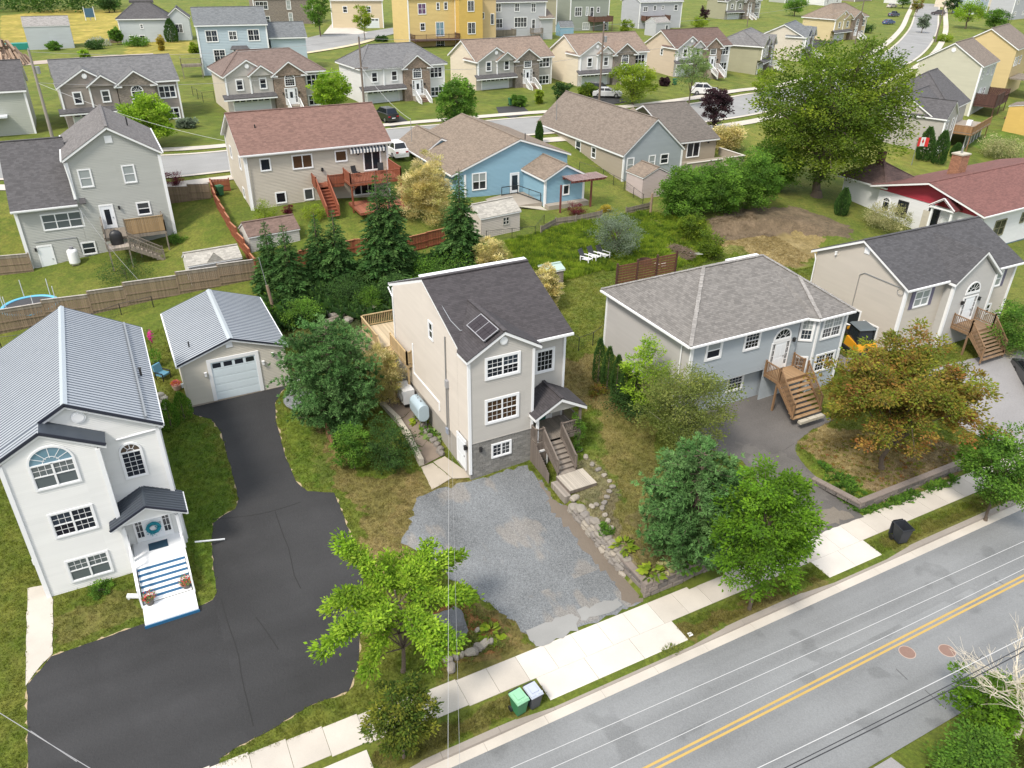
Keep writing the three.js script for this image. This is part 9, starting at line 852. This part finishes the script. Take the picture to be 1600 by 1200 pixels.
{const b=G(10,100),t=thing('log_pile','conical heap of cut brown logs by the dirt road','log pile',b),r=rng(71),gs=[0.34,0.28,0.22].map((v,i)=>M('log ' + i,[v*1.25,v*0.9,v*0.66],0.95));for (let k=0;k<130;k++){const a=r()*6.283,f=Math.sqrt(r())*4,y=(1 - f / 4.4)*5.2*r() + 0.3,p=[Math.cos(a)*f,y,Math.sin(a)*f],d=unit([Math.cos(a)*0.6,-0.9,Math.sin(a)*0.6 + r()*0.5]);new MB().rod(sub(p,mul(d,1.0)),add(p,mul(d,1.0)),0.22,0.2,6).build(t,'log',gs[k % 3]);}const m=thing('hedge_mound','pale rounded shrub mound in the yellow field','mound',at(154,72));const L=new Leaves(191);for (let k=0;k<900;k++){const d=L.ball();L.leaf([d[0]*2.6,Math.abs(d[1])*1.8,d[2]*2],0.3,add(d,[0,0.6,0]),mul([0.5,0.52,0.4],mix(0.7,1.1,L.r())));}put(m,'foliage',L.geo(),leafMat);const tr=thing('tarp','long teal tarpaulin on the field by log pile','tarpaulin',at(32,77));box(-5,5,0.02,1.2,-1,1).build(tr,'sheet',M('teal',[0.02,0.25,0.2],0.5));const fr=thing('stacked_timber','low stack of brown pallets left of grey-blue hip house','pallets',at(184,66));for (let k=0;k<5;k++) box(-1.6,1.6,k*0.45,k*0.45 + 0.36,-1,1).build(fr,'pallet',k % 2?W.oldwood:W.fence);const pp=thing('picket_sign','dark blue square play frame standing in the yellow field','frame',at(142,32));box(-1.2,1.2,0.8,3,-0.1,0.1).build(pp,'panel',M('deep blue',[0.05,0.12,0.2],0.6));box(-0.1,0.1,0,0.8,-0.1,0.1).build(pp,'post',W.metal);for (const x of [-1.2,1.2]) box(x - 0.08,x + 0.08,0,3.4,-0.12,0.12).build(pp,'post',W.trim);pp.name='play_frame';}
{const t=thing('litter','scrap of white paper on the verge beside the sidewalk','paper',G(1078,992));new MB().quad([-0.12,0.03,0.1],[0.12,0.05,0.12],[0.14,0.04,-0.1],[-0.1,0.06,-0.12]).build(t,'sheet',W.trim);const dp=thing('weed_clump','dry weed tuft between the apron and the verge kerb','weeds',G(1050,1016)),L=new Leaves(201);for (let k=0;k<120;k++){const d=L.ball();L.leaf([d[0]*0.6,0,d[2]*0.3],0.22,[d[0],1.2,d[2]],pickCol(L,PALS.birch),0.2);}put(dp,'leaves',L.geo(),leafMat);}

{const r=rng(211),L=new Leaves(211);for (let k=0;k<7;k++){const a=L.r()*6.283;L.leaf([Math.cos(a)*0.06,0,Math.sin(a)*0.06],mix(0.06,0.12,L.r()),[Math.cos(a)*0.8,1.2,Math.sin(a)*0.8],[1,1,1],0.25);}
const bad=[driveA,pad,driveC].map((m)=>{m.geometry.computeBoundingBox();return m.geometry.boundingBox;});void bad;const polys=EXCL,N=150000,im=new THREE.InstancedMesh(L.geo(),leafMat,N),m=new THREE.Matrix4(),q=new THREE.Quaternion(),e=new THREE.Euler(),c=new THREE.Color(),s3=[0,0,0];let k=0;
while (k<N){const z=mix(-20,-62,Math.pow(r(),1.25)),x=mix(-14,62,r());if (z>-23.2&&z<-21) continue;if (z>-21.4&&isApron(x)) continue;if (polys.some((P)=>inPoly(P,x,z))) continue;soil(x,z,s3);if (s3[0]>s3[1]*1.35&&r()<0.75) continue;const g=mix(0.85,1.5,r()),s=mix(0.6,1.25,r());m.compose(new THREE.Vector3(x,H(x,z) - 0.01,z),q.setFromEuler(e.set((r() - 0.5)*0.5,r()*6.28,(r() - 0.5)*0.5)),new THREE.Vector3(s,s,s));im.setMatrixAt(k,m);im.setColorAt(k,c.setRGB(s3[0]*g,s3[1]*g,s3[2]*g));k++;}
im.name='lawn_grass';im.castShadow=im.receiveShadow=true;scene.add(im);kind(tag(im,'short green and dry lawn grass around the near houses','grass'),'stuff');}
renderer.render(scene, camera);
